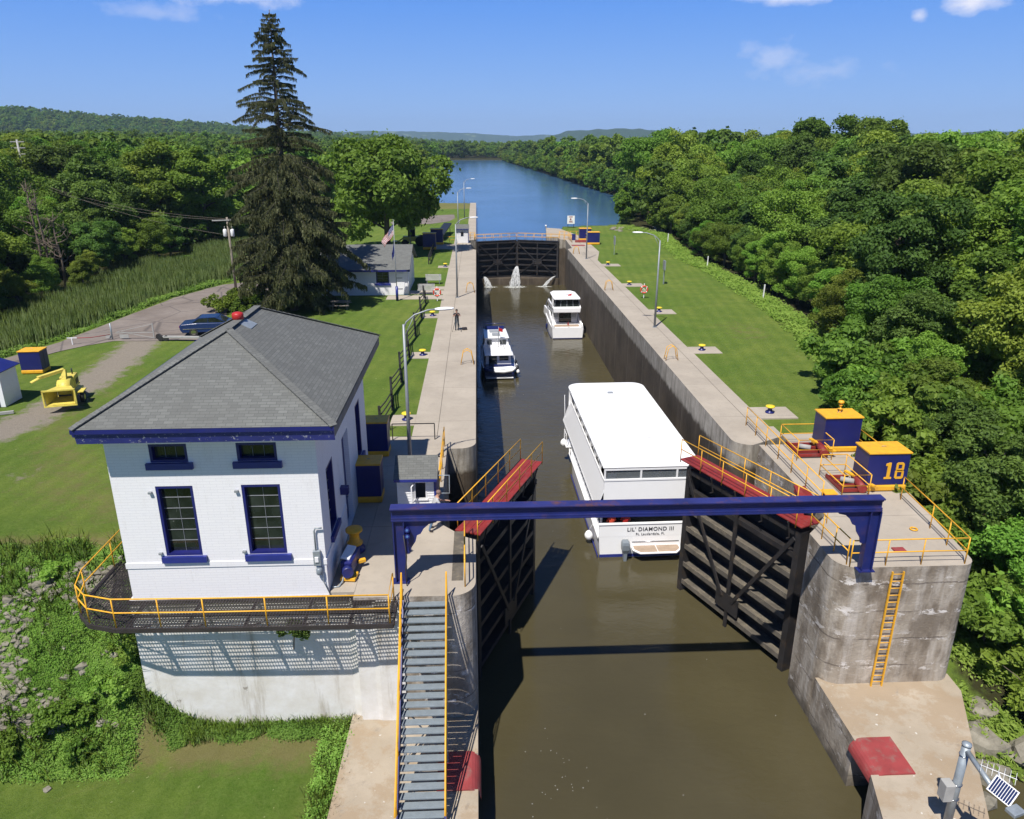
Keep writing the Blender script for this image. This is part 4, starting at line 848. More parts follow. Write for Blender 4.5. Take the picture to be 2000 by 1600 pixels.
# ------------------------------------------------------------------ people
def person(label, loc, rz, J, cols, s=1.0, hair=True, fingers=True, prop=None):
    """J: joints in metres, facing local -Y; one continuous skinned body, coloured by region"""
    r = thing('person', label, 'person', loc, rz)
    bm = bmesh.new(); sk = bm.verts.layers.skin.verify(); V = {}; reg = {}
    def jt(n, p, rad, rg):
        v = bm.verts.new(p); v[sk].radius = rad if hasattr(rad,'__len__') else (rad, rad); V[n] = v; reg[n] = (Vector(p), rg); return v
    rad = dict(pelvis=(.17,.12), belly=(.15,.11), chest=(.185,.12), neckb=(.10,.09), neck=(.055,.055), jaw=(.075,.085), head=(.082,.10), crown=(.06,.075), sh=.068, el=.045, wr=.03, hip=(.105,.105), kn=.068, an=.045, toe=(.045,.035))
    for n in ('pelvis','belly','chest','neckb','neck','jaw','head','crown'): jt(n, J[n], rad[n], {'pelvis':'leg','belly':'top','chest':'top','neckb':'top'}.get(n, 'skin'))
    for q in 'LR':
        jt('sh'+q, J['sh'+q], rad['sh'], 'top'); jt('el'+q, J['el'+q], rad['el'], cols.get('fore', 'skin')); jt('wr'+q, J['wr'+q], rad['wr'], 'skin'); jt('ha'+q, J['ha'+q], (.038,.02), 'skin')
        jt('hip'+q, J['hip'+q], rad['hip'], 'leg'); jt('kn'+q, J['kn'+q], rad['kn'], 'leg'); jt('an'+q, J['an'+q], rad['an'], 'leg'); jt('toe'+q, J['toe'+q], rad['toe'], 'shoe')
    E = [('pelvis','belly'),('belly','chest'),('chest','neckb'),('neckb','neck'),('neck','jaw'),('jaw','head'),('head','crown')]
    for q in 'LR': E += [('neckb','sh'+q) if False else ('chest','sh'+q),('sh'+q,'el'+q),('el'+q,'wr'+q),('wr'+q,'ha'+q),('pelvis','hip'+q),('hip'+q,'kn'+q),('kn'+q,'an'+q),('an'+q,'toe'+q)]
    if fingers:
        for q in 'LR':
            h = Vector(J['ha'+q]); d = (h-Vector(J['wr'+q])).normalized(); sd_ = d.cross(Vector((0,0,1))); sd_ = sd_.normalized() if sd_.length > .1 else Vector((1,0,0))
            for k, (o, ln) in enumerate(((-.03,.07),(-.01,.085),(.01,.08),(.03,.062))):
                a = jt(f'f{q}{k}', h+sd_*o+d*.03, .009, 'skin'); b2 = jt(f'g{q}{k}', h+sd_*o+d*(.03+ln)+Vector((0,0,-.02)), .007, 'skin'); E += [('ha'+q, f'f{q}{k}'), (f'f{q}{k}', f'g{q}{k}')]
            jt(f't{q}', h-sd_*.055+d*.02, .009, 'skin'); E.append(('wr'+q, f't{q}'))
    for a, b_ in E: bm.edges.new((V[a], V[b_]))
    V['pelvis'][sk].use_root = True
    me = bpy.data.meshes.new('tmp'); bm.to_mesh(me); bm.free(); o = bpy.data.objects.new('tmp', me); COL.objects.link(o)
    m = o.modifiers.new('s', 'SKIN'); m.use_smooth_shade = True; m2 = o.modifiers.new('d', 'SUBSURF'); m2.levels = 1; m2.render_levels = 1
    dg = bpy.context.evaluated_depsgraph_get(); me2 = bpy.data.meshes.new_from_object(o.evaluated_get(dg)); bpy.data.objects.remove(o)
    keys = ['skin','top','leg','shoe']; me2.materials.clear()
    for k in keys: me2.materials.append(M[cols[k]])
    pts = list(reg.items()); segs = []
    for a, b_ in E: segs.append((reg[a][0], reg[b_][0], reg[a][1], reg[b_][1], a, b_))
    for p in me2.polygons:
        c = p.center; best = 1e9; rg = 'top'
        for a, b_, ra, rb, na, nb in segs:
            ab = b_-a; t = max(0, min(1, (c-a).dot(ab)/max(1e-9, ab.length_squared))); d = (c-a-ab*t).length
            if d < best:
                best = d; rg = ra if t < .5 else rb
                if na.startswith('sh'): rg = 'top' if (t < .75 or cols.get('fore') == 'top') else 'skin'
                if na.startswith('an'): rg = 'shoe'
                if na == 'pelvis' and nb == 'belly': rg = 'leg' if t < .45 else 'top'
                if na == 'pelvis' and nb.startswith('hip'): rg = 'leg'
                if na == 'neckb': rg = 'top' if t < .3 else 'skin'
        p.material_index = keys.index(rg); p.use_smooth = True
    me2.name = 'body'; body = bpy.data.objects.new('body', me2); COL.objects.link(body); body.parent = r
    hd = Vector(J['head'])
    b = MB(); b.smooth = True
    b.lathe(hd+Vector((0,.012,-.0)), [(.07,-.02),(.098,.02),(.10,.06),(.082,.105),(.045,.13)], 14)
    if hair: b.build('hair', M[cols['hair']], r, local=True)
    f = MB(); n = hd+Vector((0,-.10,-.01)); f.add([n+Vector((-.012,.01,-.02)), n+Vector((.012,.01,-.02)), n+Vector((0,-.02,-.018)), n+Vector((0,.01,.025))], [(0,1,2),(1,3,2),(3,0,2),(0,3,1)]); 
    for sx in (-1,1): f.lathe(n+Vector((sx*.032,.012,.012)), [(.004,-.008),(.01,0),(.004,.008)], 6); f.lathe(n+Vector((sx*.086,.1,-.01)), [(.008,-.03),(.018,0),(.008,.03)], 6)
    f.box(n.x-.02, n.x+.02, n.y+.004, n.y+.012, n.z-.052, n.z-.044); f.build('face', M['skin'], r, local=True)
    if s != 1: r.scale = (s, s, s)
    return r
def stand(dx=0):
    J = dict(pelvis=(0,0,.95), belly=(0,0,1.12), chest=(0,0,1.32), neckb=(0,0,1.45), neck=(0,0,1.51), jaw=(0,-.015,1.57), head=(0,-.01,1.645), crown=(0,0,1.70))
    for q, s in (('L',1),('R',-1)):
        J['sh'+q] = (s*.185,0,1.40); J['el'+q] = (s*.24,.02,1.12); J['wr'+q] = (s*.25,-.08,.88); J['ha'+q] = (s*.25,-.11,.80)
        J['hip'+q] = (s*.09,0,.90); J['kn'+q] = (s*.11,-.02,.49); J['an'+q] = (s*.12,.02,.09); J['toe'+q] = (s*.14,-.15,.03)
    return J
def people():
    J = stand()   # leaning sideways over the booth corner, seen from behind
    for k in ('belly','chest','neckb','neck','jaw','head','crown','shL','shR'): x, y, z = J[k]; J[k] = (x, y-.38*(z-.95)*1.0, z-.05*(z-.95))
    J['elL'] = (.34,-.38,1.12); J['wrL'] = (.30,-.60,1.10); J['haL'] = (.29,-.68,1.09); J['elR'] = (-.30,-.30,1.12); J['wrR'] = (-.2,-.52,1.08); J['haR'] = (-.17,-.6,1.07)
    J['knL'] = (.13,-.06,.5); J['anL'] = (.16,.1,.09); J['toeL'] = (.19,-.06,.03); J['knR'] = (-.12,.05,.49); J['anR'] = (-.14,.2,.09); J['toeR'] = (-.17,.04,.03)
    person('man in white t-shirt and blue jeans leaning forward beside the booth', (-1.95,27.05,0), R(105), J, dict(skin='skin', top='tshirt', leg='jeans', shoe='mesh_dark', hair='hair_grey'))
    J = stand(); J['elL'] = (.30,-.16,1.22); J['wrL'] = (.10,-.30,1.42); J['haL'] = (.05,-.33,1.46); J['elR'] = (-.30,-.16,1.2); J['wrR'] = (-.12,-.32,1.36); J['haR'] = (-.06,-.34,1.40)
    person('photographer in dark shirt behind a tripod on the left walkway', (-1.82,61.3,0), 0, J, dict(skin='skin', top='shirt_dark', leg='trousers', shoe='black', hair='hair_dark'))
    r = thing('tripod', 'black camera tripod standing in front of the photographer', 'tripod', (-1.82,60.85,0))
    for a in (90, 210, 330):
        b = MB(); b.tube([(-1.82,60.85,1.35), (-1.82+.42*math.cos(R(a)),60.85+.42*math.sin(R(a)),.01)], .016, 6); b.build('leg', M['boat_grey' if a == 90 else 'black'], r)
    b = MB(); b.box(-1.88,-1.76,60.78,60.92,1.38,1.48); b.tube([(-1.82,60.80,1.43),(-1.82,60.68,1.43)], .035, 10); b.build('camera', M['black'], r)
    b = MB(); b.obox((-1.2,61.4,.11), .42,.26,.22, .3); tag(b.build('backpack', M['shirt_dark'], bevel=.05), 'dark backpack lying on the walkway beside the photographer', 'backpack')
people()
def seated(label, loc, rz, top, s=1):
    J = stand()
    for q, sg in (('L',1),('R',-1)):
        J['hip'+q] = (sg*.09,-.03,.93); J['kn'+q] = (sg*.13,-.46,.93); J['an'+q] = (sg*.13,-.44,.5); J['toe'+q] = (sg*.14,-.6,.45)
        J['el'+q] = (sg*.25,-.06,1.14); J['wr'+q] = (sg*.14,-.3,1.03); J['ha'+q] = (sg*.11,-.37,1.0)
    J = {k: (x, y, z-.5) for k, (x, y, z) in J.items()}
    return person(label, loc, rz, J, dict(skin='skin', top=top, leg='trousers', shoe='black', hair='hair_grey', fore='top'), fingers=False)
# ------------------------------------------------------------------ boats
def text_mesh(txt, size, name, mat, parent, loc, rot=(R(90),0,0), bold=.012, ext=.006, sx=1):
    cu = bpy.data.curves.new('t', 'FONT'); cu.body = txt; cu.size = size; cu.align_x = 'CENTER'; cu.extrude = ext; cu.offset = bold; cu.space_character = 1.12
    o = bpy.data.objects.new('t', cu); COL.objects.link(o); dg = bpy.context.evaluated_depsgraph_get(); me = bpy.data.meshes.new_from_object(o.evaluated_get(dg)); bpy.data.objects.remove(o)
    me.name = name; me.materials.clear(); me.materials.append(M[mat]); t = bpy.data.objects.new(name, me); COL.objects.link(t); t.parent = parent; t.location = loc; t.rotation_euler = rot; t.scale = (sx,1,1); return t
def hull(secs, n=7):
    """secs: (y, half beam at deck, half beam at water, deck z, keel z)"""
    out = []
    for y, wd, ww, zd, zk in secs:
        ring = [(-wd,y,zd),(-(wd*.55+ww*.45),y,zd*.5),(-ww,y,.0),(-ww*.6,y,zk*.6),(0,y,zk),(ww*.6,y,zk*.6),(ww,y,0),((wd*.55+ww*.45),y,zd*.5),(wd,y,zd)]
        out.append(ring)
    return out
def tour_boat():
    r = thing('tour_boat', 'long white two-deck tour boat with flat white roof nearest the open gates', 'boat', (9.28, 36.9, -7.3), R(1.0))
    b = MB(); b.loft(hull([(0,2.78,2.68,1.3,-.5),(5,2.82,2.75,1.3,-.55),(11,2.8,2.7,1.32,-.55),(14.5,2.5,2.2,1.4,-.5),(16.6,1.5,1.0,1.5,-.35),(17.6,.25,.1,1.62,-.1)])); b.build('hull', M['gelcoat'], r, local=True)
    b = MB(); b.box(-2.72,2.72,-.012,.0,.02,.2); b.box(-2.84,-2.80,.0,11,.02,.16); b.build('boot_stripe', M['trim_blue'], r, local=True)
    b = MB()
    for s in (-1,1): b.bar((s*2.84,0,1.28),(s*2.84,12,1.32),.07,.1); b.bar((s*2.8,12,1.32),(s*2.5,14.6,1.42),.07,.1)
    b.build('rub_rail', M['white_paint'], r, local=True)
    b = MB(); b.box(-2.78,2.78,-.005,.12,1.3,2.05); b.box(-2.82,2.82,-.05,.14,2.05,2.1); b.build('transom', M['gelcoat'], r, local=True)
    b = MB(); b.box(-2.4,2.4,1.2,13.4,1.3,3.3); b.build('lower_saloon', M['room'], r, local=True)
    # lower windows: white posts with dark panes between
    for s in (-1,1):
        b = MB(); b.box(*sorted((s*2.58,s*2.52)), 1.2, 13.6, 1.6, 2.75); b.build('window', M['glass'], r, local=True)
        b = MB()
        for k in range(17): y = .7+k*.8; b.box(*sorted((s*2.62,s*2.5)), y-.045, y+.045, 1.3, 2.95)
        b.box(*sorted((s*2.62,s*2.5)), .65, 13.6, 1.3, 1.66); b.build('window_posts', M['gelcoat'], r, local=True)
        b = MB(); b.prismx([(.0,2.95),(14.0,2.95),(14.0,3.1),(0,3.1)], *sorted((s*2.3,s*3.03))); b.build('side_deck', M['gelcoat'], r, local=True)
        # upper bulwark, leaning in
        b = MB(); b.loft([[(s*3.05,y,3.02),(s*2.99,y,3.0),(s*2.46,y,4.5),(s*2.52,y,4.52)] for y in (0.0,7,14.2)]); b.build('bulwark', M['gelcoat'], r, local=True)
        b = MB()
        for k in range(9): y = .08+k*1.7; b.bar((s*2.52,y,4.5),(s*2.6,y,5.45),.07,.07)
        b.bar((s*2.53,0,4.53),(s*2.53,14,4.53),.08,.06); b.build('roof_posts', M['white_paint'], r, local=True)
        b = MB(); b.box(*sorted((s*2.44,s*2.41)), 1.8, 13.2, 4.55, 5.38); b.build('side_screen', M['glass'], r, local=True)
    b = MB(); b.box(-2.7,2.7,.05,14,3.12,3.2); b.build('upper_deck', M['boat_grey'], r, local=True)
    b = MB(); b.box(-2.62,2.62,-.01,.06,3.05,4.72); b.box(-2.66,2.66,-.04,.08,4.72,4.82); b.build('stern_panel', M['gelcoat'], r, local=True)
    b = MB(); b.box(-2.66,2.66,14.1,14.2,2.9,5.4); b.build('front_panel', M['gelcoat'], r, local=True)
    b = MB()
    for x in (-2.6,-.62,1.36,2.6): b.box(x-.05,x+.05,-.02,.04,4.82,5.42)
    b.box(-2.6,2.6,-.03,.05,5.34,5.44); b.build('stern_frame', M['white_paint'], r, local=True)
    for x0, x1 in ((-2.55,-.67),(-.57,1.31),(1.41,2.55)): b = MB(); b.box(x0,x1,.035,.05,4.83,5.34); b.build('stern_window', M['glass_clear'], r, local=True)
    # roof
    poly = [(-2.72,-.05),(2.72,-.05)] + [(2.72-.9+.9*math.cos(R(a)), 14.9-.9+.9*math.sin(R(a))) for a in range(0,91,15)] + [(-2.72+.9-.9*math.cos(R(a)), 14.9-.9+.9*math.sin(R(a))) for a in range(90,-1,-15)]
    b = MB(); b.prism(poly, 5.46, 5.58); rf = b.build('roof', M['roof_white'], r, local=True, bevel=.05)
    b = MB(); b.obox((0,14.1-1.6,5.61), .38,.3,.05); b.build('roof_hatch', M['boat_grey'], rf, local=True)
    for yy in (3.6,7.3,11.0): b = MB(); b.box(-2.7,2.7,yy-.02,yy+.02,5.578,5.588); b.build('roof_seam', M['sign_white'], rf, local=True)
    b = MB()
    for x, y in ((-2.45,13.6),(-2.45,13.0),(-2.5,12.5),(-1.0,13.2),(-.3,8.0),(-1.1,7.0),(.6,4.0)): b.obox((x,y,5.585), random.uniform(.3,.9), .06, .012, random.uniform(-.2,.2))
    b.build('canvas_wrinkles', M['wood_grey'], rf, local=True)
    text_mesh("LIL' DIAMOND III", .33, 'name_lettering', 'ink', r, (.10,-.02,1.62), sx=.95, bold=.004)
    text_mesh("Ft. Lauderdale, Fl.", .21, 'port_lettering', 'ink', r, (.10,-.02,1.36), sx=.95, bold=.0)
    # swim platform and outboard
    b = MB(); b.prism([(-.95,0),(1.8,0),(1.8,-.45),(1.45,-.85),(-.6,-.85),(-.95,-.45)], .62, .70); sp = b.build('swim_platform', M['gelcoat'], r, local=True, bevel=.02)
    b = MB(); b.prism([(-.85,-.04),(.4,-.04),(.4,-.75),(-.55,-.75),(-.85,-.42)], .70, .715); b.prism([(.44,-.04),(1.7,-.04),(1.7,-.42),(1.4,-.75),(.44,-.75)], .70, .715); b.build('deck_boards', M['teak'], sp, local=True)
    b = MB(); b.tube([(-.9,-.02,.95),(1.75,-.02,.95)], .02, 6); b.build('grab_rail', M['chrome'], sp, local=True)
    for i, x in enumerate((-1.35,2.25)):
        b = MB(); b.loft([[(x+a*k,-.35+c*k-.05,z) for a, c in ((-.2,-.22),(.2,-.22),(.24,0),(.2,.25),(-.2,.25),(-.24,0))] for z, k in ((.55,.65),(.75,1),(1.05,1.05),(1.22,.85),(1.27,.5))]); ob = b.build('outboard_motor', M['grey_plastic'], r, local=True, bevel=.03)
        b = MB(); b.loft([[(x+a*k,-.38+c*k,z) for a, c in ((-.1,-.14),(.1,-.14),(.12,.12),(-.12,.12))] for z, k in ((-.35,.35),(0,.8),(.56,1.0))]); b.build('lower_leg', M['grey_plastic'], ob, local=True)
    for x, y, z in ((-3.08,1.6,.55),(-3.05,13.4,1.55)):
        b = MB(); b.lathe((x,y,z-.28), [(.03,-.04),(.16,.05),(.24,.22),(.24,.36),(.15,.52),(.04,.6)], 12); b.tube([(x,y,z+.3),(x+.25,y,z+.8)], .012, 5); b.build('fender', M['gelcoat'], r, local=True)
    b = MB(); b.box(-3.0,-2.5,12.6,14.0,1.5,1.56); b.bar((-2.95,12.7,1.5),(-2.95,12.7,2.4),.04,.04); b.bar((-2.95,13.9,1.5),(-2.95,13.9,2.4),.04,.04); b.bar((-2.95,12.7,2.4),(-2.95,13.9,2.4),.04,.04); b.build('boarding_rail', M['gelcoat'], r, local=True)
    b = MB(); b.tube([(-2.9,13.8,1.5),(-2.98,14.0,5.0)], .02, 6); fs = b.build('flagstaff', M['white_paint'], r, local=True)
    b = MB(); b.slab([(-2.98,14.0,4.95),(-2.95,14.0,3.9),(-2.86,14.1,3.85),(-2.88,14.1,4.9)], .02); b.build('flag', M['hull_navy'], fs, local=True)
    mm = wmat(r)
    for lab, x, y, z, top, f in (('passenger in grey behind the left stern window of the tour boat upper deck', -1.95, 1.2, 3.62, 'shirt_pale', 160), ('passenger in pale shirt behind the middle stern window of the tour boat', .75, 1.1, 3.62, 'tshirt', 170), ('passenger in pale shirt behind the right stern window of the tour boat', 1.95, 1.0, 3.62, 'tshirt', 185), ('passenger in orange life vest on the tour boat lower stern deck at the left', -2.0, .55, 1.32, 'orange_vest', 190), ('passenger in red top on the tour boat lower stern deck beside the vested one', -1.2, .6, 1.32, 'red_bright', 170)):
        p = mm @ Vector((x, y, z)); seated(lab, tuple(p), R(f), top)
    # benches they sit on
    b = MB(); b.box(-2.4,2.3,.95,1.35,3.2,4.05); b.box(-2.4,-.6,.5,.9,1.3,1.76); b.build('bench_seat', M['boat_grey'], r, local=True)
t = NT('glass_clear'); t.base((.25,.28,.3)); t.set(.06); tr = t.n('ShaderNodeBsdfTransparent'); ms = t.n('ShaderNodeMixShader'); ms.inputs[0].default_value = .3
t.l(tr.outputs[0], ms.inputs[1]); t.l(t.b.outputs[0], ms.inputs[2]); t.l(ms.outputs[0], t.out.inputs[0]); M['glass_clear'] = t.m
tour_boat()
def cruiser():
    r = thing('motor_cruiser', 'white flybridge motor cruiser by the right chamber wall ahead of the tour boat', 'boat', (10.5, 86.7, -7.3), R(1.5))
    b = MB(); b.loft(hull([(0,1.85,1.75,1.35,-.5),(3,1.95,1.85,1.45,-.6),(6.5,1.9,1.7,1.7,-.6),(9.5,1.3,.8,2.0,-.4),(11.6,.12,.05,2.25,0)])); b.build('hull', M['gelcoat'], r, local=True)
    b = MB(); b.box(-1.75,1.75,-.02,0,-.05,.12); b.box(-1.95,-1.9,.2,6,.0,.12); b.build('boot_stripe', M['hull_navy'], r, local=True)
    b = MB(); b.box(-1.5,1.5,.5,2.6,1.36,1.40); b.build('cockpit_sole', M['teak'], r, local=True)
    for s in (-1,1): b = MB(); b.loft([[(s*1.86,y,1.3),(s*1.62,y,1.3),(s*1.60,y,z),(s*1.80,y,z)] for y, z in ((.0,1.62),(2.6,1.95),(4.4,2.5),(7.5,2.25),(9.2,2.2))]); b.build('coaming', M['gelcoat'], r, local=True)
    b = MB(); b.loft([[(-1.55,y0,1.4),(1.55,y0,1.4),(1.45,y1,3.0),(-1.45,y1,3.0)] for y0, y1 in ((2.6,2.7),(8.8,7.2))]); b.build('cabin', M['gelcoat'], r, local=True)
    b = MB(); b.box(-.75,.75,2.56,2.64,1.4,2.85); b.build('saloon_door', M['glass'], r, local=True); b = MB(); b.box(.8,1.4,2.57,2.64,1.85,2.8); b.box(-1.42,-.8,2.57,2.64,1.85,2.8); b.build('saloon_window', M['glass_clear'], r, local=True)
    for s in (-1,1): b = MB(); b.loft([[(s*1.56,y,2.05),(s*1.50,y,2.75),(s*1.47,y,2.75),(s*1.5,y,2.05)] for y in (3.4,7.0)]); b.build('side_window', M['glass'], r, local=True)
    b = MB(); b.loft([[(-1.6,y,z0),(1.6,y,z0),(1.68,y,z1),(-1.68,y,z1)] for y, z0, z1 in ((.9,2.95,3.55),(1.2,2.9,3.62),(6.3,2.95,3.6),(7.2,3.0,3.2))]); b.build('flybridge', M['gelcoat'], r, local=True, bevel=.08)
    b = MB(); b.loft([[(-1.55,y,3.55),(1.55,y,3.55),(1.42,y+.1,4.5),(-1.42,y+.1,4.5)] for y in (1.2,5.6)]); b.build('enclosure', M['glass'], r, local=True)
    b = MB()
    for x in (-1.5,-.75,0,.75,1.5): b.bar((x,1.18,3.55),(x*.92,1.27,4.5),.05,.03)
    b.build('enclosure_frame', M['boat_grey'], r, local=True)
    for s in (-1,1): b = MB(); b.slab([(s*1.66,1.0,3.5),(s*1.66,2.2,3.5),(s*1.5,3.2,4.55),(s*1.5,2.2,4.55)], .06); b.build('radar_arch', M['gelcoat'], r, local=True)
    pl = [(-1.55,.9),(1.55,.9),(1.62,1.6),(1.55,5.2),(1.1,6.1),(-1.1,6.1),(-1.55,5.2),(-1.62,1.6)]
    b = MB(); b.prism(pl, 4.5, 4.64); hdt = b.build('hardtop', M['roof_white'], r, local=True, bevel=.06)
    b = MB(); b.lathe((0,3.2,4.64), [(.2,0),(.22,.06),(.2,.2),(.1,.3)], 12); b.lathe((-.55,3.0,4.64), [(.1,0),(.1,.2),(.05,.26)], 10); b.lathe((.25,2.9,4.64), [(.07,0),(.07,.35),(.04,.4)], 8); b.build('radar_dome', M['gelcoat'], hdt, local=True)
    b = MB(); b.slab([(.3,2.6,4.8),(.75,2.5,4.95),(.7,2.5,4.7),(.3,2.6,4.66)], .02); b.build('pennant', M['red_bright'], hdt, local=True)
    b = MB(); b.tube([(-1.8,.2,1.7),(-1.8,2.5,2.2),(-1.8,7,2.9),(-1.1,10.2,3.0),(0,11.5,3.05),(1.1,10.2,3.0),(1.8,7,2.9),(1.8,2.5,2.2),(1.8,.2,1.7)], .02, 6); b.build('bow_rail', M['chrome'], r, local=True)
    for y in (1.0,4.5): b = MB(); b.lathe((1.98,y,.6), [(.05,-.3),(.13,-.2),(.13,.3),(.05,.4)], 10); b.build('fender', M['gelcoat'], r, local=True)
    b = MB(); b.tube([(.1,.1,1.5),(.05,-.1,2.1)], .015, 5); b.slab([(.05,-.08,2.05),(.1,-.1,1.65),(-.1,-.1,1.7),(-.05,-.1,1.95)], .01); b.build('stern_flag', M['red_bright'], r, local=True)
    b = MB(); b.lathe((-1.98,4.5,.5), [(.05,-.3),(.12,-.2),(.12,.3),(.05,.4)], 10); b.build('fender', M['hull_navy'], r, local=True)
cruiser()
def trawler():
    r = thing('trawler_yacht', 'small navy-hulled white trawler with a dinghy on its stern by the left wall', 'boat', (1.95, 71.1, -7.3), R(2.0))
    b = MB(); b.loft(hull([(0,1.5,1.4,1.05,-.4),(3,1.68,1.6,1.1,-.5),(6.5,1.62,1.45,1.35,-.5),(9.2,1.1,.7,1.7,-.3),(11,.1,.04,1.95,0)])); b.build('hull', M['hull_navy'], r, local=True)
    b = MB()
    for s in (-1,1): b.bar((s*1.54,0,1.08),(s*1.7,3,1.13),.07,.08); b.bar((s*1.7,3,1.13),(s*1.64,6.5,1.38),.07,.08); b.bar((s*1.64,6.5,1.38),(s*1.1,9.2,1.73),.07,.08)
    b.build('gunwale', M['gelcoat'], r, local=True)
    b = MB(); b.loft([[(-1.3,y,.95),(1.3,y,.95),(1.22,y,2.05),(-1.22,y,2.05)] for y in (1.5,5.2)]); b.build('aft_cabin', M['gelcoat'], r, local=True)
    b = MB(); b.box(-.95,-.15,1.44,1.52,1.0,2.0); b.build('door', M['glass'], r, local=True); b = MB(); b.box(.1,1.0,1.45,1.52,1.45,1.98); b.build('window', M['glass'], r, local=True)
    for s in (-1,1): b = MB(); b.box(*sorted((s*1.28,s*1.24)), 2.0,4.8,1.5,1.9); b.build('side_window', M['glass'], r, local=True)
    b = MB(); b.prism([(-1.4,1.0),(1.4,1.0),(1.42,5.4),(-1.42,5.4)], 2.05, 2.14); b.build('cabin_roof', M['gelcoat'], r, local=True, bevel=.04)
    b = MB(); b.loft([[(-1.3,y,z0),(1.3,y,z0),(1.15,y+.1,z1),(-1.15,y+.1,z1)] for y, z0, z1 in ((4.6,2.1,2.95),(8.2,1.4,2.95))]); b.build('pilothouse', M['gelcoat'], r, local=True)
    b = MB(); b.box(-.95,-.5,4.56,4.62,2.3,2.75); b.box(.35,1.0,4.56,4.62,2.3,2.75); b.build('window', M['glass'], r, local=True)
    b = MB(); b.prism([(-1.3,4.4),(1.3,4.4),(1.22,8.4),(-1.22,8.4)], 2.97, 3.06); pr = b.build('pilothouse_roof', M['gelcoat'], r, local=True, bevel=.04)
    b = MB(); b.box(-.6,.5,6.6,7.6,3.07,3.12); b.box(-.4,.4,5.1,5.9,3.07,3.2); b.build('roof_hatch', M['boat_grey'], pr, local=True)
    b = MB(); b.loft([[(-1.0,8.0,3.06),(1.0,8.0,3.06),(1.05,8.6,3.3),(-1.05,8.6,3.3)],[(-1.0,8.1,3.0),(1.0,8.1,3.0),(1.05,8.7,3.2),(-1.05,8.7,3.2)]]); b.tube([(-1.15,8.3,3.1),(-1.15,8.5,3.6),(1.15,8.5,3.6),(1.15,8.3,3.1)], .03, 6); b.build('bimini', M['hull_navy'], pr, local=True)
    b = MB(); b.tube([(.15,4.2,2.1),(.2,4.0,4.3)], .035, 6); b.tube([(-.35,3.1,2.15),(.18,4.0,3.9)], .02, 5); b.tube([(.75,3.1,2.15),(.2,4.0,3.9)], .02, 5); b.tube([(-.25,3.6,3.2),(.65,3.6,3.2)], .02, 5); ms_ = b.build('mast', M['boat_grey'], r, local=True)
    b = MB(); b.slab([(.2,4.0,4.2),(.62,3.9,4.05),(.6,3.9,3.75),(.2,4.0,3.85)], .02); b.build('flag', M['red_bright'], ms_, local=True)
    b = MB(); b.tube([(-1.45,.2,1.1),(-1.5,.2,1.7),(-1.6,3,1.75),(-1.6,6.4,2.0),(-1.05,9.3,2.4),(0,10.9,2.6),(1.05,9.3,2.4),(1.6,6.4,2.0),(1.6,3,1.75),(1.5,.2,1.7)], .02, 6); b.build('rail', M['chrome'], r, local=True)
    # inflatable dinghy across the stern, half under a blue cover
    pts = [(1.25-.0,-.42,1.0),(1.45,-.25,1.0),(1.2,-.1,1.02),(-.9,-.1,1.08),(-1.35,-.25,1.1),(-.9,-.45,1.06)]
    b = MB(); b.tube([(-.6,-.55,.95),(.4,-.6,.9),(1.2,-.5,.98),(1.5,-.25,1.1),(1.2,-.05,1.12),(.3,-.02,1.05),(-.6,-.05,1.05)], .17, 10); dg = b.build('dinghy', M['gelcoat'], r, local=True)
    b = MB(); b.prism([(-.6,-.45),(1.1,-.4),(1.1,-.15),(-.6,-.15)], .95, 1.0); b.build('dinghy_floor', M['boat_grey'], dg, local=True)
    b = MB(); b.tube([(-.62,-.55,.98),(-1.3,-.5,1.02),(-1.45,-.2,1.05),(-1.3,.02,1.08),(-.62,0,1.08)], .19, 8); b.prism([(-1.35,-.5),(-.6,-.55),(-.6,0),(-1.35,0)], 1.05, 1.2); b.build('dinghy_cover', M['hull_navy'], dg, local=True)
    b = MB(); b.box(-1.35,1.35,-.5,0,.18,.24); b.build('swim_platform', M['gelcoat'], r, local=True)
    for y, m in ((.4,'gelcoat'),(1.3,'black'),(2.5,'gelcoat'),(3.3,'black')): b = MB(); b.lathe((1.88,y,.55), [(.05,-.35),(.15,-.25),(.15,.3),(.05,.42)] if m == 'black' else [(.04,-.2),(.17,-.05),(.17,.1),(.04,.25)], 10); b.tube([(1.88,y,.9),(1.62,y,1.2)], .012, 4); b.build('fender', M[m], r, local=True)
    b = MB(); b.tube([(1.5,.3,1.1),(1.55,.5,2.2)], .015, 5); b.build('flagstaff', M['white_paint'], r, local=True)
trawler()
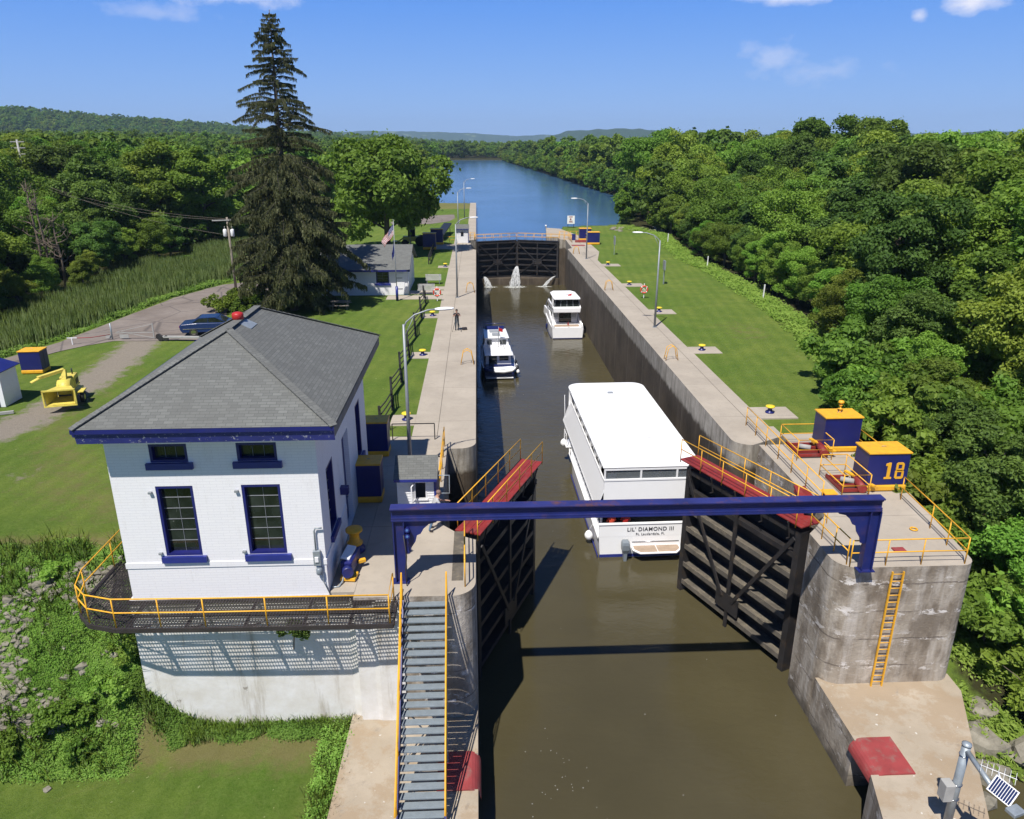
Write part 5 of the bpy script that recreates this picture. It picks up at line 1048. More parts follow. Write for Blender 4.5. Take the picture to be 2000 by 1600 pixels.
# ------------------------------------------------------------------ control booths
def booth(label, x0, x1, y0, y1, h=2.0, openw=True):
    r = thing('control_booth', label, 'booth', ((x0+x1)/2, y0, 0)); t = .08
    wn = [(x0+.72,x0+1.15,1.0,1.72)]
    b = MB(); wall_holes(b, 'x', x0, x1, y0, y0+t, .02, h, wn); b.box(x0,x1,y1-t,y1,.02,h); b.box(x0,x0+t,y0+t,y1-t,.02,h); b.box(x1-t,x1,y0+t,y1-t,.02,h)
    for k in range(17): z = .1+k*.115; [b.box(a, c, y0-.012, y0-.001, z, z+.02) for a, c in ((x0+.05, wn[0][0]-.05), (wn[0][1]+.05, x1-.08))] if wn[0][2]-.05 < z < wn[0][3]+.05 else b.box(x0+.05, x1-.08, y0-.012, y0-.001, z, z+.02)
    b.build('wall', M['white_paint'], r)
    b = MB(); b.box(x1-.07,x1+.015,y0-.02,y0+.06,.02,h); b.box(x0-.01,x1+.01,y0-.03,y0-.003,h-.06,h+.02); b.box(x1+.001,x1+.02,y0+.1,y1,.02,h); b.build('corner_trim', M['trim_blue'], r)
    ym = (y0+y1)/2; rz = h+.55
    b = MB(); b.slab([(x0-.1,y0-.3,h-.02),(x1+.1,y0-.3,h-.02),(x1+.1,ym,rz),(x0-.1,ym,rz)], .05); b.slab([(x1+.1,y1+.3,h-.02),(x0-.1,y1+.3,h-.02),(x0-.1,ym,rz),(x1+.1,ym,rz)], .05); ro = b.build('roof', M['shingles'], r)
    b = MB(); b.prismx([(y0,h),(y1,h),(ym,rz-.06)], x0+.01, x0+.05); b.prismx([(y0,h),(y1,h),(ym,rz-.06)], x1-.05, x1-.01); b.build('gable', M['white_paint'], r)
    b = MB(); b.box(x0-.08,x1+.08,y0-.31,y0-.28,h-.12,h-.01); b.build('fascia', M['trim_blue'], r)
    if openw:
        b = MB(); a, c, d, e = wn[0]; dx, dy = -.10, -.42
        P = lambda t_, z: (a+dx*t_, y0-.02+dy*t_, z)
        for q, w in (((P(0,d),P(1,d)),.05),((P(0,e),P(1,e)),.05),((P(0,d),P(0,e)),.05),((P(1,d),P(1,e)),.05)): b.bar(*q, w, .03)
        cs = b.build('casement', M['white_paint'], r); g = MB(); g.slab([P(.08,d+.04),P(.92,d+.04),P(.92,e-.04),P(.08,e-.04)], .008); g.build('pane', M['glass_clear'], cs)
        b = MB(); b.box(a-.05,a,y0-.02,y0+.03,d-.05,e+.05); b.box(c,c+.05,y0-.02,y0+.03,d-.05,e+.05); b.box(a,c,y0-.02,y0+.03,e,e+.05); b.box(a-.1,c+.1,y0-.06,y0+.03,d-.06,d); b.build('window_frame', M['white_paint'], r)
    b = MB(); b.box(x1+.021,x1+.03,y0+.5,y0+1.2,.05,1.9); b.build('door', M['trim_blue'], r)
    return r
booth('small white clapboard control booth with grey roof behind the gantry', -3.42, -1.86, 27.9, 29.7)
booth('small white booth with grey roof at the left far gates', -3.3, -1.4, 118.7, 120.6, 2.2, False)
def wf():
    b = MB(); b.tube([(-1.75,27.95,1.2),(-1.3,27.95,1.2),(-1.3,27.95,2.0),(-1.75,27.95,2.0)], .025, 6); tag(b.build('antenna_frame', M['galv']), 'white metal frame bracket sticking out beside the control booth', 'bracket')
wf()
# ------------------------------------------------------------------ things beside the power house
def capstan():
    r = thing('valve_capstan', 'orange-yellow spool-shaped capstan in the shade of the power house', 'capstan', (-4.85, 25.6, 0))
    b = MB(); b.lathe((-4.85,25.6,0), [(.38,0),(.38,.12),(.2,.2),(.18,.3)], 18); b.build('base', M['blue_navy'], r)
    b = MB(); b.lathe((-4.85,25.6,.3), [(.3,0),(.3,.06),(.22,.1),(.18,.3),(.22,.5),(.32,.54),(.32,.62),(.1,.66)], 18); b.build('drum', M['yellow'], r)
    r = thing('gate_motor', 'blue motor unit with white cover and yellow feet beside the power house corner', 'motor', (-4.75, 24.0, 0))
    b = MB(); b.obox((-4.78,24.15,.42), .42, 1.15, .5, -.12); b.build('housing', M['blue_navy'], r, bevel=.05)
    b = MB(); b.obox((-4.84,24.2,.72), .34, .9, .1, -.12, 0, .15); b.build('cover', M['white_paint'], r, bevel=.03)
    b = MB(); b.tube([(-4.8,23.55,.4),(-4.74,23.3,.4)], .2, 12); b.build('motor_drum', M['blue'], r)
    b = MB(); b.obox((-4.76,23.6,.1), .55,.5,.12,-.12); b.obox((-4.42,24.35,.28), .3,.14,.14,.5); b.build('foot', M['yellow'], r, bevel=.02)
    b = MB(); b.tube([(-5.28,23.0,.05),(-5.05,23.05,.02),(-4.95,23.3,.1),(-4.9,23.6,.3)], .03, 6); b.build('cable', M['galv'], r)
capstan()
# ------------------------------------------------------------------ lamp posts
def lamp_model(label, loc, rz):
    r = thing('lamp_post', label, 'lamp post', loc, rz, 'lamp posts along the lock walls')
    b = MB(); b.tube([(0,0,0),(0,0,7.2)], .10, 10, .055); b.build('pole', M['steel_grey'], r, local=True)
    b = MB(); b.box(-.16,.16,-.16,.16,0,.05); b.build('base_plate', M['steel_grey'], r, local=True)
    b = MB(); b.tube([(0,0,7.0),(.12,0,7.3),(.5,0,7.6),(1.1,0,7.78),(1.5,0,7.8)], .035, 8); b.tube([(0,0,6.6),(.5,0,7.6)], .018, 6); b.build('arm', M['steel_grey'], r, local=True)
    b = MB(); b.loft([[(x, w*math.cos(R(a)), 7.8+z0+h*math.sin(R(a))) for a in range(0,360,45)] for x, w, h, z0 in ((1.4,.05,.04,0),(1.55,.13,.07,0),(1.85,.16,.08,0),(2.15,.11,.06,0),(2.25,.04,.03,0))]); b.build('lamp_head', M['white_paint'], r, local=True)
    return r
L1 = lamp_model('tall grey lamp post rising behind the control booth', (-3.3,32.5,0), R(12))
for lab, loc, rz in (('grey lamp post on the left walkway beyond the photographer', (-2.13,75.3,0), R(12)), ('grey lamp post behind the small white booth at the far gates', (-3.1,125.0,0), R(10)), ('most distant grey lamp post on the left wall by the canal', (-2.6,158,0), R(10)),
                     ('grey lamp post on the right walkway beside a life ring', (14.81,61.6,0), R(165)), ('grey lamp post on the right walkway near the far cabinets', (14.5,101.2,0), R(168))): dup(L1, loc, rz, lab)
# ------------------------------------------------------------------ bollards
def bollard_model(label, loc):
    r = thing('bollard', label, 'bollard', loc, 0, 'mooring bollards along the lock')
    b = MB(); b.lathe((0,0,0), [(.26,0),(.26,.04),(.14,.1),(.12,.26),(.16,.3)], 14); b.build('post', M['blue_navy'], r, local=True)
    b = MB(); b.lathe((0,0,.3), [(.16,0),(.25,.03),(.27,.08),(.24,.12),(.05,.14)], 14); b.build('cap', M['yellow_b'], r, local=True)
    return r
paint('yellow_b', (.80,.60,.03), .45, .1)
B0 = bollard_model('yellow-topped bollard just behind the lamp post by the booth', (-4.15,39.95,.01))
for lab, x, y in (('yellow-topped bollard, second along the left lawn from the booth', -4.15,53.6), ('yellow-topped bollard on the left lawn beside the photographer', -4.15,66.9), ('yellow-topped bollard on the left lawn between the white bench and far cabinets', -4.1,95.3),
                  ('yellow-topped bollard nearest the beaconed cabinet on the right lawn', 16.7,40.2), ('yellow-topped bollard, second along the right lawn from the cabinets', 16.7,54.1), ('yellow-topped bollard at the foot of the right lamp post', 16.6,67.7), ('yellow-topped bollard just beyond the right life ring', 16.5,81.5), ('yellow-topped bollard on the right lawn farthest up the lock', 16.5,95.7)): dup(B0, (x,y,.01), None, lab)
# ------------------------------------------------------------------ ladder hoops on the coping, life rings
def hoop_model(label, loc, rz=0):
    r = thing('ladder_hoop', label, 'ladder hoop', loc, rz, 'yellow ladder hoops at the lock edge')
    for x in (-.25,.25): b = MB(); b.tube([(x,-.45,.02),(x,-.28,.9),(x,0,1.05),(x,.28,.9),(x,.45,.02)], .028, 6); b.build('hoop', M['yellow'], r, local=True)
    b = MB(); b.tube([(-.25,0,1.05),(.25,0,1.05)], .02, 6); b.tube([(-.25,.4,.3),(.25,.4,.3)], .02, 6); b.tube([(-.25,-.4,.3),(.25,-.4,.3)], .02, 6); b.build('crossbar', M['yellow'], r, local=True)
    return r
H0 = hoop_model('yellow ladder hoop on the left coping beside the trawler', (-.85,51.2,0), R(90))
for lab, x, y in (('yellow ladder hoop on the left coping beyond the photographer', -.85,78), ('yellow ladder hoop on the right coping above the tour boat', 13.75,51.6), ('yellow ladder hoop on the right coping above the motor cruiser', 13.75,78.6), ('yellow ladder hoop on the right coping nearest the far gates', 13.75,106)): dup(H0, (x,y,0), R(90), lab)
def ring(label, x, y):
    r = thing('life_ring_stand', label, 'life ring', (x,y,0), 0, 'life rings on posts')
    b = MB(); b.bar((x,y+.06,0),(x,y+.06,1.45),.07,.05,(0,1,0)); b.build('post', M['white_paint'], r)
    n = 20; b = MB(); b.tube([(x+.34*math.cos(2*math.pi*k/n), y, .85+.34*math.sin(2*math.pi*k/n)) for k in range(n)], .08, 8, closed=True); b.build('ring', M['buoy_red'], r)
    b = MB(); b.tube([(x-.3,y-.05,.6),(x-.1,y-.06,1.0),(x+.1,y-.06,.7),(x+.25,y-.05,1.05)], .02, 5)
    for a in (45,135,225,315): b.tube([(x+.34*math.cos(R(a-7)), y, .85+.34*math.sin(R(a-7))),(x+.34*math.cos(R(a+7)), y, .85+.34*math.sin(R(a+7)))], .085, 8)
    b.build('rope', M['white_paint'], r)
ring('red life ring on a white post beside the left walkway and benches', -4.05,73.6); ring('red life ring on a white post on the right lawn edge', 16.55,74.2)
# ------------------------------------------------------------------ zigzag fence, benches, picnic table, flagpole
def fence():
    r = thing('wooden_fence', 'black wooden post and rail fence winding along the left lawn', 'fence', (-5.2,40,0)); rg = random.Random(5)
    ys = [38.8,41.6,44.2,47,50,53,56.2,59.4,62.6,66,69.5,72.6,75.2]; pts = [(-5.35+(.22 if i%2 else -.12)+rg.uniform(-.05,.05), y) for i, y in enumerate(ys)]
    for x, y in pts: b = MB(); b.bar((x,y,0),(x+rg.uniform(-.05,.05),y,1.25),.13,.11,(0,1,0)); b.build('post', M['wood_black'], r)
    for (x0,y0),(x1,y1) in zip(pts, pts[1:]):
        for z in (.35,.72,1.08): b = MB(); b.tube([(x0,y0-.1,z+rg.uniform(-.03,.03)),((x0+x1)/2,(y0+y1)/2,z-.05),(x1,y1+.1,z+rg.uniform(-.03,.03))], .042, 6); b.build('rail', M['wood_black'], r)
    r2 = thing('wooden_fence', 'short black wooden fence in front of the far left cabinet', 'fence', (-6.2,98,0))
    ys = [97.5,100.5,103.5,106.5,109.5]
    for y in ys: b = MB(); b.bar((-6.3,y,0),(-6.3,y,1.25),.13,.11,(0,1,0)); b.build('post', M['wood_black'], r2)
    for z in (.4,.75,1.1): b = MB(); b.bar((-6.3,97.5,z),(-6.3,109.5,z),.06,.08); b.build('rail', M['wood_black'], r2)
    r3 = thing('wooden_fence', 'low dark fence and step rail by the power house far corner', 'fence', (-5.5,37.6,0))
    b = MB(); b.bar((-6.3,38.4,.5),(-4.9,38.4,.5),.05,.05); b.bar((-4.6,36.9,.9),(-2.4,36.9,.9),.045,.045); b.build('rail', M['wood_black'], r3)
    for x, y in ((-6.3,38.4),(-4.9,38.4),(-4.6,36.9),(-2.4,36.9)): b = MB(); b.bar((x,y,0),(x,y,.9),.05,.05,(0,1,0)); b.build('post', M['wood_black'], r3)
fence()
def bench(label, x, y, w=1.75):
    r = thing('park_bench', label, 'bench', (x,y,0))
    b = MB(); [b.box(x-w/2,x+w/2,y-.25+k*.13,y-.15+k*.13,.42,.46) for k in range(4)]; b.build('seat', M['wood_grey'], r)
    b = MB(); [b.obox((x,y+.30+k*.04,.55+k*.13), w,.03,.10, 0, R(-15)) for k in range(4)]; b.build('backrest', M['wood_grey'], r)
    for s in (-1,1): b = MB(); xx = x+s*(w/2-.2); b.bar((xx,y-.2,0),(xx,y-.2,.42),.05,.05,(0,1,0)); b.bar((xx,y+.28,0),(xx,y+.40,1.02),.05,.05,(0,1,0)); b.bar((xx,y-.25,.4),(xx,y+.3,.4),.05,.05); b.build('leg', M['steel_grey'], r)
bench('pale grey slatted bench on the lawn beside the left walkway', -4.95,83.2); bench('grey slatted bench at the end of the black fence', -5.35,77.2)
def picnic():
    x, y = -12.9,70.3; r = thing('picnic_table', 'dark picnic table in the shade beside the tall spruce', 'picnic table', (x,y,0))
    b = MB(); [b.box(x-.9,x+.9,y-.36+k*.15,y-.23+k*.15,.72,.76) for k in range(5)]; b.build('table_top', M['wood_pole'], r)
    for s in (-1,1): b = MB(); b.box(x-.9,x+.9,y+s*.75-.13,y+s*.75+.13,.43,.47); b.build('seat', M['wood_pole'], r)
    for s in (-1,1): b = MB(); xx = x+s*.65; b.bar((xx,y-.6,0),(xx,y-.15,.72),.05,.09); b.bar((xx,y+.6,0),(xx,y+.15,.72),.05,.09); b.bar((xx,y-.8,.4),(xx,y+.8,.4),.05,.09); b.build('leg', M['wood_pole'], r)
picnic()
def flagpole():
    x, y = -8.0,74.0; r = thing('flagpole', 'slim flagpole in front of the white cottage with a dark blue base', 'flagpole', (x,y,0))
    b = MB(); b.tube([(x,y,0),(x,y,7.7)], .05, 8, .03); b.lathe((x,y,7.7), [(.03,0),(.06,.05),(.03,.1)], 8); b.build('pole', M['steel_grey'], r); b = MB(); b.tube([(x,y,0),(x,y,1.4)], .13, 10); b.build('base', M['trim_blue'], r)
    def flag(nm, lab, z1, dropx, L, stripes):
        n, m = 14, 13; vs = []; mi = []
        for j in range(m+1):
            for i in range(n+1):
                u = i/n; v = j/m; px = x-.05-u*dropx*(1+.1*math.sin(v*5)); pz = z1 - v*1.0*(1-.3*u) - u*L + .06*math.sin(u*9+v*2); py = y+.10*math.sin(u*10+v*3)*(.3+u); vs.append((px,py,pz))
        b = MB()
        for j in range(m):
            for i in range(n):
                b.cur = stripes(i/n, j); b.add([vs[j*(n+1)+i],vs[j*(n+1)+i+1],vs[(j+1)*(n+1)+i+1],vs[(j+1)*(n+1)+i]], [(0,1,2,3)])
        # shared sheet needs a little thickness
        o = b.build(nm, [M['red_bright'], M['white_paint'], M['flag_blue']], smooth=True); md = o.modifiers.new('w', 'SOLIDIFY'); md.thickness = .01; tag(o, lab, 'flag')
        if 'stars' in lab or True:
            pass
        return vs, n
    paint('flag_blue', (.015,.025,.17), .8, .1)
    vs, n = flag('national_flag', 'red and white striped flag with blue canton at the top of the flagpole', 7.3, 1.05, 1.35, lambda u, j: 2 if (u < .42 and j < 7) else (0 if j % 2 == 0 else 1))
    st = MB()
    for a in range(1, 6):
        for c in range(1, 7):
            p = Vector(vs[c*(n+1)+a]); st.obox(p+Vector((0,-.015,0)), .035,.01,.035)
    st.build('canton_stars', M['white_paint'], bpy.data.objects['national_flag'])
    flag('state_flag', 'dark blue flag hanging limp below the striped flag', 5.6, .22, 1.0, lambda u, j: 2)
flagpole()
# ------------------------------------------------------------------ cottage, shed
def cottage():
    x0, x1, y0, y1 = -19.5,-7.2,77.0,85.6; h = 2.75; rz = 4.55; ym = 81.3
    r = thing('cottage', 'low white cottage with grey gabled roof half hidden behind the spruce', 'building', (x0,y0,0)); hs = [(-10.35,-9.05,1.2,2.4),(-14.6,-13.3,1.2,2.4)]
    b = MB(); wall_holes(b,'x',x0,x1,y0,y0+.25,-.05,h,hs); b.box(x0,x0+.25,y0+.25,y1,-.05,h); b.box(x1-.25,x1,y0+.25,y1,-.05,h); b.box(x0+.25,x1-.25,y1-.25,y1,-.05,h); b.prismx([(y0,h),(y1,h),(ym,rz-.15)], x1-.2, x1); b.prismx([(y0,h),(y1,h),(ym,rz-.15)], x0, x0+.2); b.build('wall', M['white_brick'], r)
    for a, c, d, e in hs: window(r,'x',a,c,y0,d,e,2,3,True,1)
    b = MB(); b.box(-8.35,-7.5,y0-.05,y0-.003,.02,2.2); dr = b.build('door', M['white_paint'], r)
    b = MB(); [b.box(-8.3,-7.7,y0-.075,y0-.051,z,z+.05) for z in (.6,1.7)]; b.build('hinge', M['black'], dr)
    b = MB(); b.slab([(x0-.4,y0-.6,h-.12),(x1+.35,y0-.6,h-.12),(x1+.35,ym,rz),(x0-.4,ym,rz)], .1); b.slab([(x1+.35,y1+.6,h-.12),(x0-.4,y1+.6,h-.12),(x0-.4,ym,rz),(x1+.35,ym,rz)], .1); b.build('roof', M['shingles'], r)
    b = MB(); b.box(x0-.4,x1+.35,y0-.66,y0-.61,h-.3,h-.12); b.build('fascia', M['blue_navy'], r); b = MB(); b.tube([(x1+.1,y0-.06,.05),(x1+.1,y0-.06,h-.2)], .04, 6); b.build('downpipe', M['white_paint'], r)
    r = thing('shed', 'small white shed with dark blue door at the left picture edge', 'shed', (-31,43,0)); 
    b = MB(); b.prismy([(-33,0),(-27.95,0),(-27.95,2.15),(-30.4,2.9),(-33,2.15)], 43.2, 44.9); b.build('wall', M['white_paint'], r); b = MB(); b.box(-32.2,-28.25,43.14,43.19,.02,2.0); b.build('door', M['blue_navy'], r)
    b = MB(); b.slab([(-27.75,43.0,2.15),(-27.75,45.1,2.15),(-30.4,45.1,2.98),(-30.4,43.0,2.98)], .05); b.slab([(-30.4,43.0,2.98),(-30.4,45.1,2.98),(-33.2,45.1,2.15),(-33.2,43.0,2.15)], .05); b.build('roof', M['blue_navy'], r)
    b = MB(); b.obox((-27.6,41.8,.08), 1.6,.16,.15,.35); tag(b.build('timber', M['wood_grey']), 'pale timber beam lying in the grass before the white shed', 'timber')
cottage()
# ------------------------------------------------------------------ car
def car():
    r = thing('parked_car', 'dark blue saloon car parked on the road beyond the power house roof', 'car', (-21.4,61.2,0), R(8))
    # local x forward (to the right)
    W2 = .92; prof = [(-2.65,.55),(-2.68,.85),(-2.55,1.0),(-1.85,1.05),(-1.35,1.08),(1.0,1.05),(2.4,.92),(2.62,.75),(2.62,.4),(2.45,.3),(-2.5,.3)]
    b = MB(); b.loft([[(x,y,z) for x, z in [(p[0]*k,(p[1]-.6)*q+.6) for p in prof]] for y, k, q in ((-W2,.97,.9),(-W2+.08,1,1),(W2-.08,1,1),(W2,.97,.9))]); b.build('body', M['car_blue'], r, local=True, bevel=.03)
    cab = [(-1.75,1.04),(-1.15,1.42),(.15,1.44),(.95,1.04)]
    b = MB(); b.loft([[(x*.97,y*1.0,z) for x, z in cab] for y in (-.80,.80)]); b.build('glasshouse', M['glass'], r, local=True)
    b = MB(); b.prismy([(-1.3,1.40),(-1.12,1.46),(.12,1.48),(.28,1.40),(.1,1.41),(-1.1,1.40)], -.74,.74); b.build('roof', M['car_blue'], r, local=True, bevel=.02)
    b = MB()
    for s in (-.81,.81): b.bar((-1.72,s,1.05),(-1.16,s*.96,1.42),.06,.05); b.bar((.92,s,1.05),(.16,s*.96,1.43),.05,.05); b.bar((-.45,s,1.05),(-.42,s*.96,1.43),.06,.05)
    b.build('pillar', M['car_blue'], r, local=True)
    for x in (-1.62,1.65):
        for s in (-1,1):
            b = MB(); b.tube([(x,s*.94,.33),(x,s*.72,.33)], .33, 16); w = b.build('wheel', M['rubber'], r, local=True); b = MB(); b.tube([(x,s*.945,.33),(x,s*.92,.33)], .2, 12); b.build('rim', M['chrome'], w, local=True)
    b = MB(); b.box(-2.7,-2.62,-.8,-.5,.72,.86); b.box(-2.7,-2.62,.5,.8,.72,.86); b.build('tail_light', M['red_bright'], r, local=True); b = MB(); b.box(2.57,2.64,-.8,-.45,.62,.75); b.box(2.57,2.64,.45,.8,.62,.75); b.build('headlight', M['chrome'], r, local=True)
    b = MB(); b.bar((-2.4,-.935,.62),(2.3,-.935,.62),.02,.05); b.build('side_trim', M['chrome'], r, local=True)
car()
# ------------------------------------------------------------------ yellow wood chipper
def chipper():
    r = thing('wood_chipper', 'yellow towable wood chipper with wide feed hopper on the left lawn', 'wood chipper', (-24.2,42.4,0), R(14)); Y = 'yellow_pale'
    b = MB(); b.loft([[(-.75,-.3,.45),(.75,-.3,.45),(.8,-.3,1.3),(-.8,-.3,1.3)],[(-.4,.8,.6),(.4,.8,.6),(.4,.8,1.25),(-.4,.8,1.25)]], cap=False)
    o = b.build('feed_hopper', M[Y], r, local=True); md = o.modifiers.new('s','SOLIDIFY'); md.thickness = .04
    b = MB(); b.box(-.86,.86,-.42,-.3,.38,.44); b.box(-.86,-.78,-.4,-.3,.44,1.36); b.box(.78,.86,-.4,-.3,.44,1.36); b.box(-.86,.86,-.4,-.3,1.3,1.38); b.build('hopper_rim', M[Y], r, local=True)
    b = MB(); b.box(-.35,.35,.78,.84,.6,1.25); b.build('feed_roller', M['black'], r, local=True)
    b = MB(); b.tube([(-.35,1.25,1.0),(.35,1.25,1.0)], .55, 18); b.build('drum_housing', M[Y], r, local=True)
    b = MB(); b.box(-.4,.4,1.75,2.65,.8,1.55); eng = b.build('engine_cover', M[Y], r, local=True, bevel=.06); b = MB(); b.box(-.42,.42,1.9,2.5,1.0,1.3); b.build('grille', M['black'], eng, local=True); b = MB(); b.tube([(.2,2.3,1.5),(.2,2.3,1.9)], .04, 8); b.build('exhaust', M['black'], eng, local=True)
    b = MB(); b.bar((0,1.3,1.5),(.0,1.5,2.05),.24,.3,(0,1,0)); b.bar((0,1.5,2.05),(-1.15,.6,1.9),.26,.16); b.bar((-1.1,.65,1.88),(-1.5,.4,1.7),.3,.05); b.build('discharge_chute', M[Y], r, local=True)
    b = MB(); b.box(-.5,.5,.5,3.0,.48,.6); b.bar((0,2.9,.5),(0,4.1,.5),.12,.12); b.bar((-.45,2.9,.5),(0,3.7,.5),.08,.08); b.bar((.45,2.9,.5),(0,3.7,.5),.08,.08); b.build('frame', M[Y], r, local=True)
    b = MB(); b.tube([(0,3.8,.5),(0,3.8,.03)], .04, 6); b.build('jack', M['black'], r, local=True); b = MB(); b.bar((-.5,3.0,.62),(.2,3.2,.62),.3,.2); b.build('toolbox', M['wood_grey'], r, local=True)
    for s in (-1,1): b = MB(); b.tube([(s*.86,1.4,.34),(s*.66,1.4,.34)], .34, 16); w = b.build('wheel', M['rubber'], r, local=True); b = MB(); b.tube([(s*.87,1.4,.34),(s*.85,1.4,.34)], .17, 10); b.build('rim', M[Y], w, local=True); b = MB(); b.box(*sorted((s*.62,s*.92)),1.0,1.8,.72,.76); b.build('mudguard', M[Y], r, local=True)
chipper()
# ------------------------------------------------------------------ road gate, chain post, boom
def roadgate():
    r = thing('road_gate', 'white triangular swing gate with a wheel across the service road', 'gate', (-29,59.4,0)); y = 59.4
    b = MB(); b.tube([(-29,y,0),(-29,y,1.3)], .06, 8); b.build('post', M['galv'], r); b = MB(); b.bar((-28.7,y,.52),(-25.8,y,.55),.05,.05); b.bar((-28.6,y,.6),(-25.8,y,1.2),.035,.035); b.bar((-28.2,y,.6),(-25.8,y,.1),.04,.04); b.bar((-25.75,y,.05),(-25.75,y,1.25),.08,.06,(0,1,0)); b.build('frame', M['wood_grey'], r)
    b = MB(); b.box(-28.4,-27.7,y-.03,y-.01,.1,.4); b.box(-29.5,-29.05,y-.03,y-.01,.1,.4); b.build('sign_plate', M['wood_grey'], r); b = MB(); b.tube([(-25.4,y-.06,.2),(-25.4,y+.06,.2)], .22, 12); b.build('wheel', M['rubber'], r)
    r = thing('chain_barrier', 'short white post with red and white chain left of the swing gate', 'barrier', (-31.4,58,0)); b = MB(); b.bar((-31.4,58,-.2),(-31.4,58,.55),.06,.06,(0,1,0)); b.bar((-31.75,58,.5),(-31.0,58,.5),.05,.05); b.build('post', M['white_paint'], r)
    b = MB(); b.tube([(-31.3,58,.48),(-30.2,58.6,.38),(-29.1,59.3,.42)], .03, 6); b.build('chain', M['red_worn'], r)
    r = thing('boat_trailer', 'long low pale trailer beam with black tyre beside the parked car', 'trailer', (-24,58.6,0)); b = MB(); b.bar((-24.9,58.9,.3),(-21.0,58.5,.3),.3,.12); b.build('beam', M['wood_grey'], r); b = MB(); b.tube([(-25.0,58.72,.22),(-25.0,58.9,.22)], .22, 12); b.tube([(-24.6,58.75,.2),(-24.6,58.9,.2)], .2, 12); b.build('tyre', M['rubber'], r)
roadgate()
# ------------------------------------------------------------------ utility poles and wires
def poles():
    x, y = -24.8,78; r = thing('utility_pole', 'wooden utility pole with two white transformers beside the junipers', 'utility pole', (x,y,0)); b = MB(); b.tube([(x,y,-.1),(x-.05,y,7.7)], .15, 10, .10); b.build('pole', M['wood_pole'], r)
    b = MB(); b.bar((x-1.5,y-.1,7.4),(x+.7,y-.1,7.45),.09,.11); b.build('crossarm', M['wood_grey'], r)
    for dx in (-.36,.36): b = MB(); b.lathe((x+dx,y-.12,5.85), [(.15,0),(.19,.05),(.19,.62),(.14,.7),(.05,.74)], 12); tr = b.build('transformer', M['white_paint'], r); b = MB(); b.tube([(x+dx,y-.12,6.55),(x+dx,y-.12,6.85)], .03, 6); b.build('bushing', M['wood_grey'], tr)
    x2, y2 = -67.1,120; r2 = thing('utility_pole', 'tall bleached utility pole with three crossarms above the left trees', 'utility pole', (x2,y2,0)); b = MB(); b.tube([(x2,y2,0),(x2,y2,15.1)], .2, 10, .13); b.build('pole', M['wood_grey'], r2)
    for z in (14.8,13.95,13.1): b = MB(); b.bar((x2-1.0,y2,z),(x2+1.0,y2,z),.12,.13); b.build('crossarm', M['wood_grey'], r2)
    for i, (z, dx, lab) in enumerate(((7.5,-1.4,'upper power line from the transformer pole into the left trees'),(7.52,.5,'second power line from the transformer pole into the left trees'),(6.0,-.3,'lowest wire from the transformer pole into the left trees'))):
        a = Vector((x+dx,y-.1,z)); c = Vector((x2+5,y2-8,9.5+i*.3)); pts = [a.lerp(c,t/12)+Vector((0,0,-1.6*4*(t/12)*(1-t/12)*.6)) for t in range(13)]; b = MB(); b.tube(pts, .010, 4); tag(b.build('power_line', M['wood_pole']), lab, 'wire')
poles()
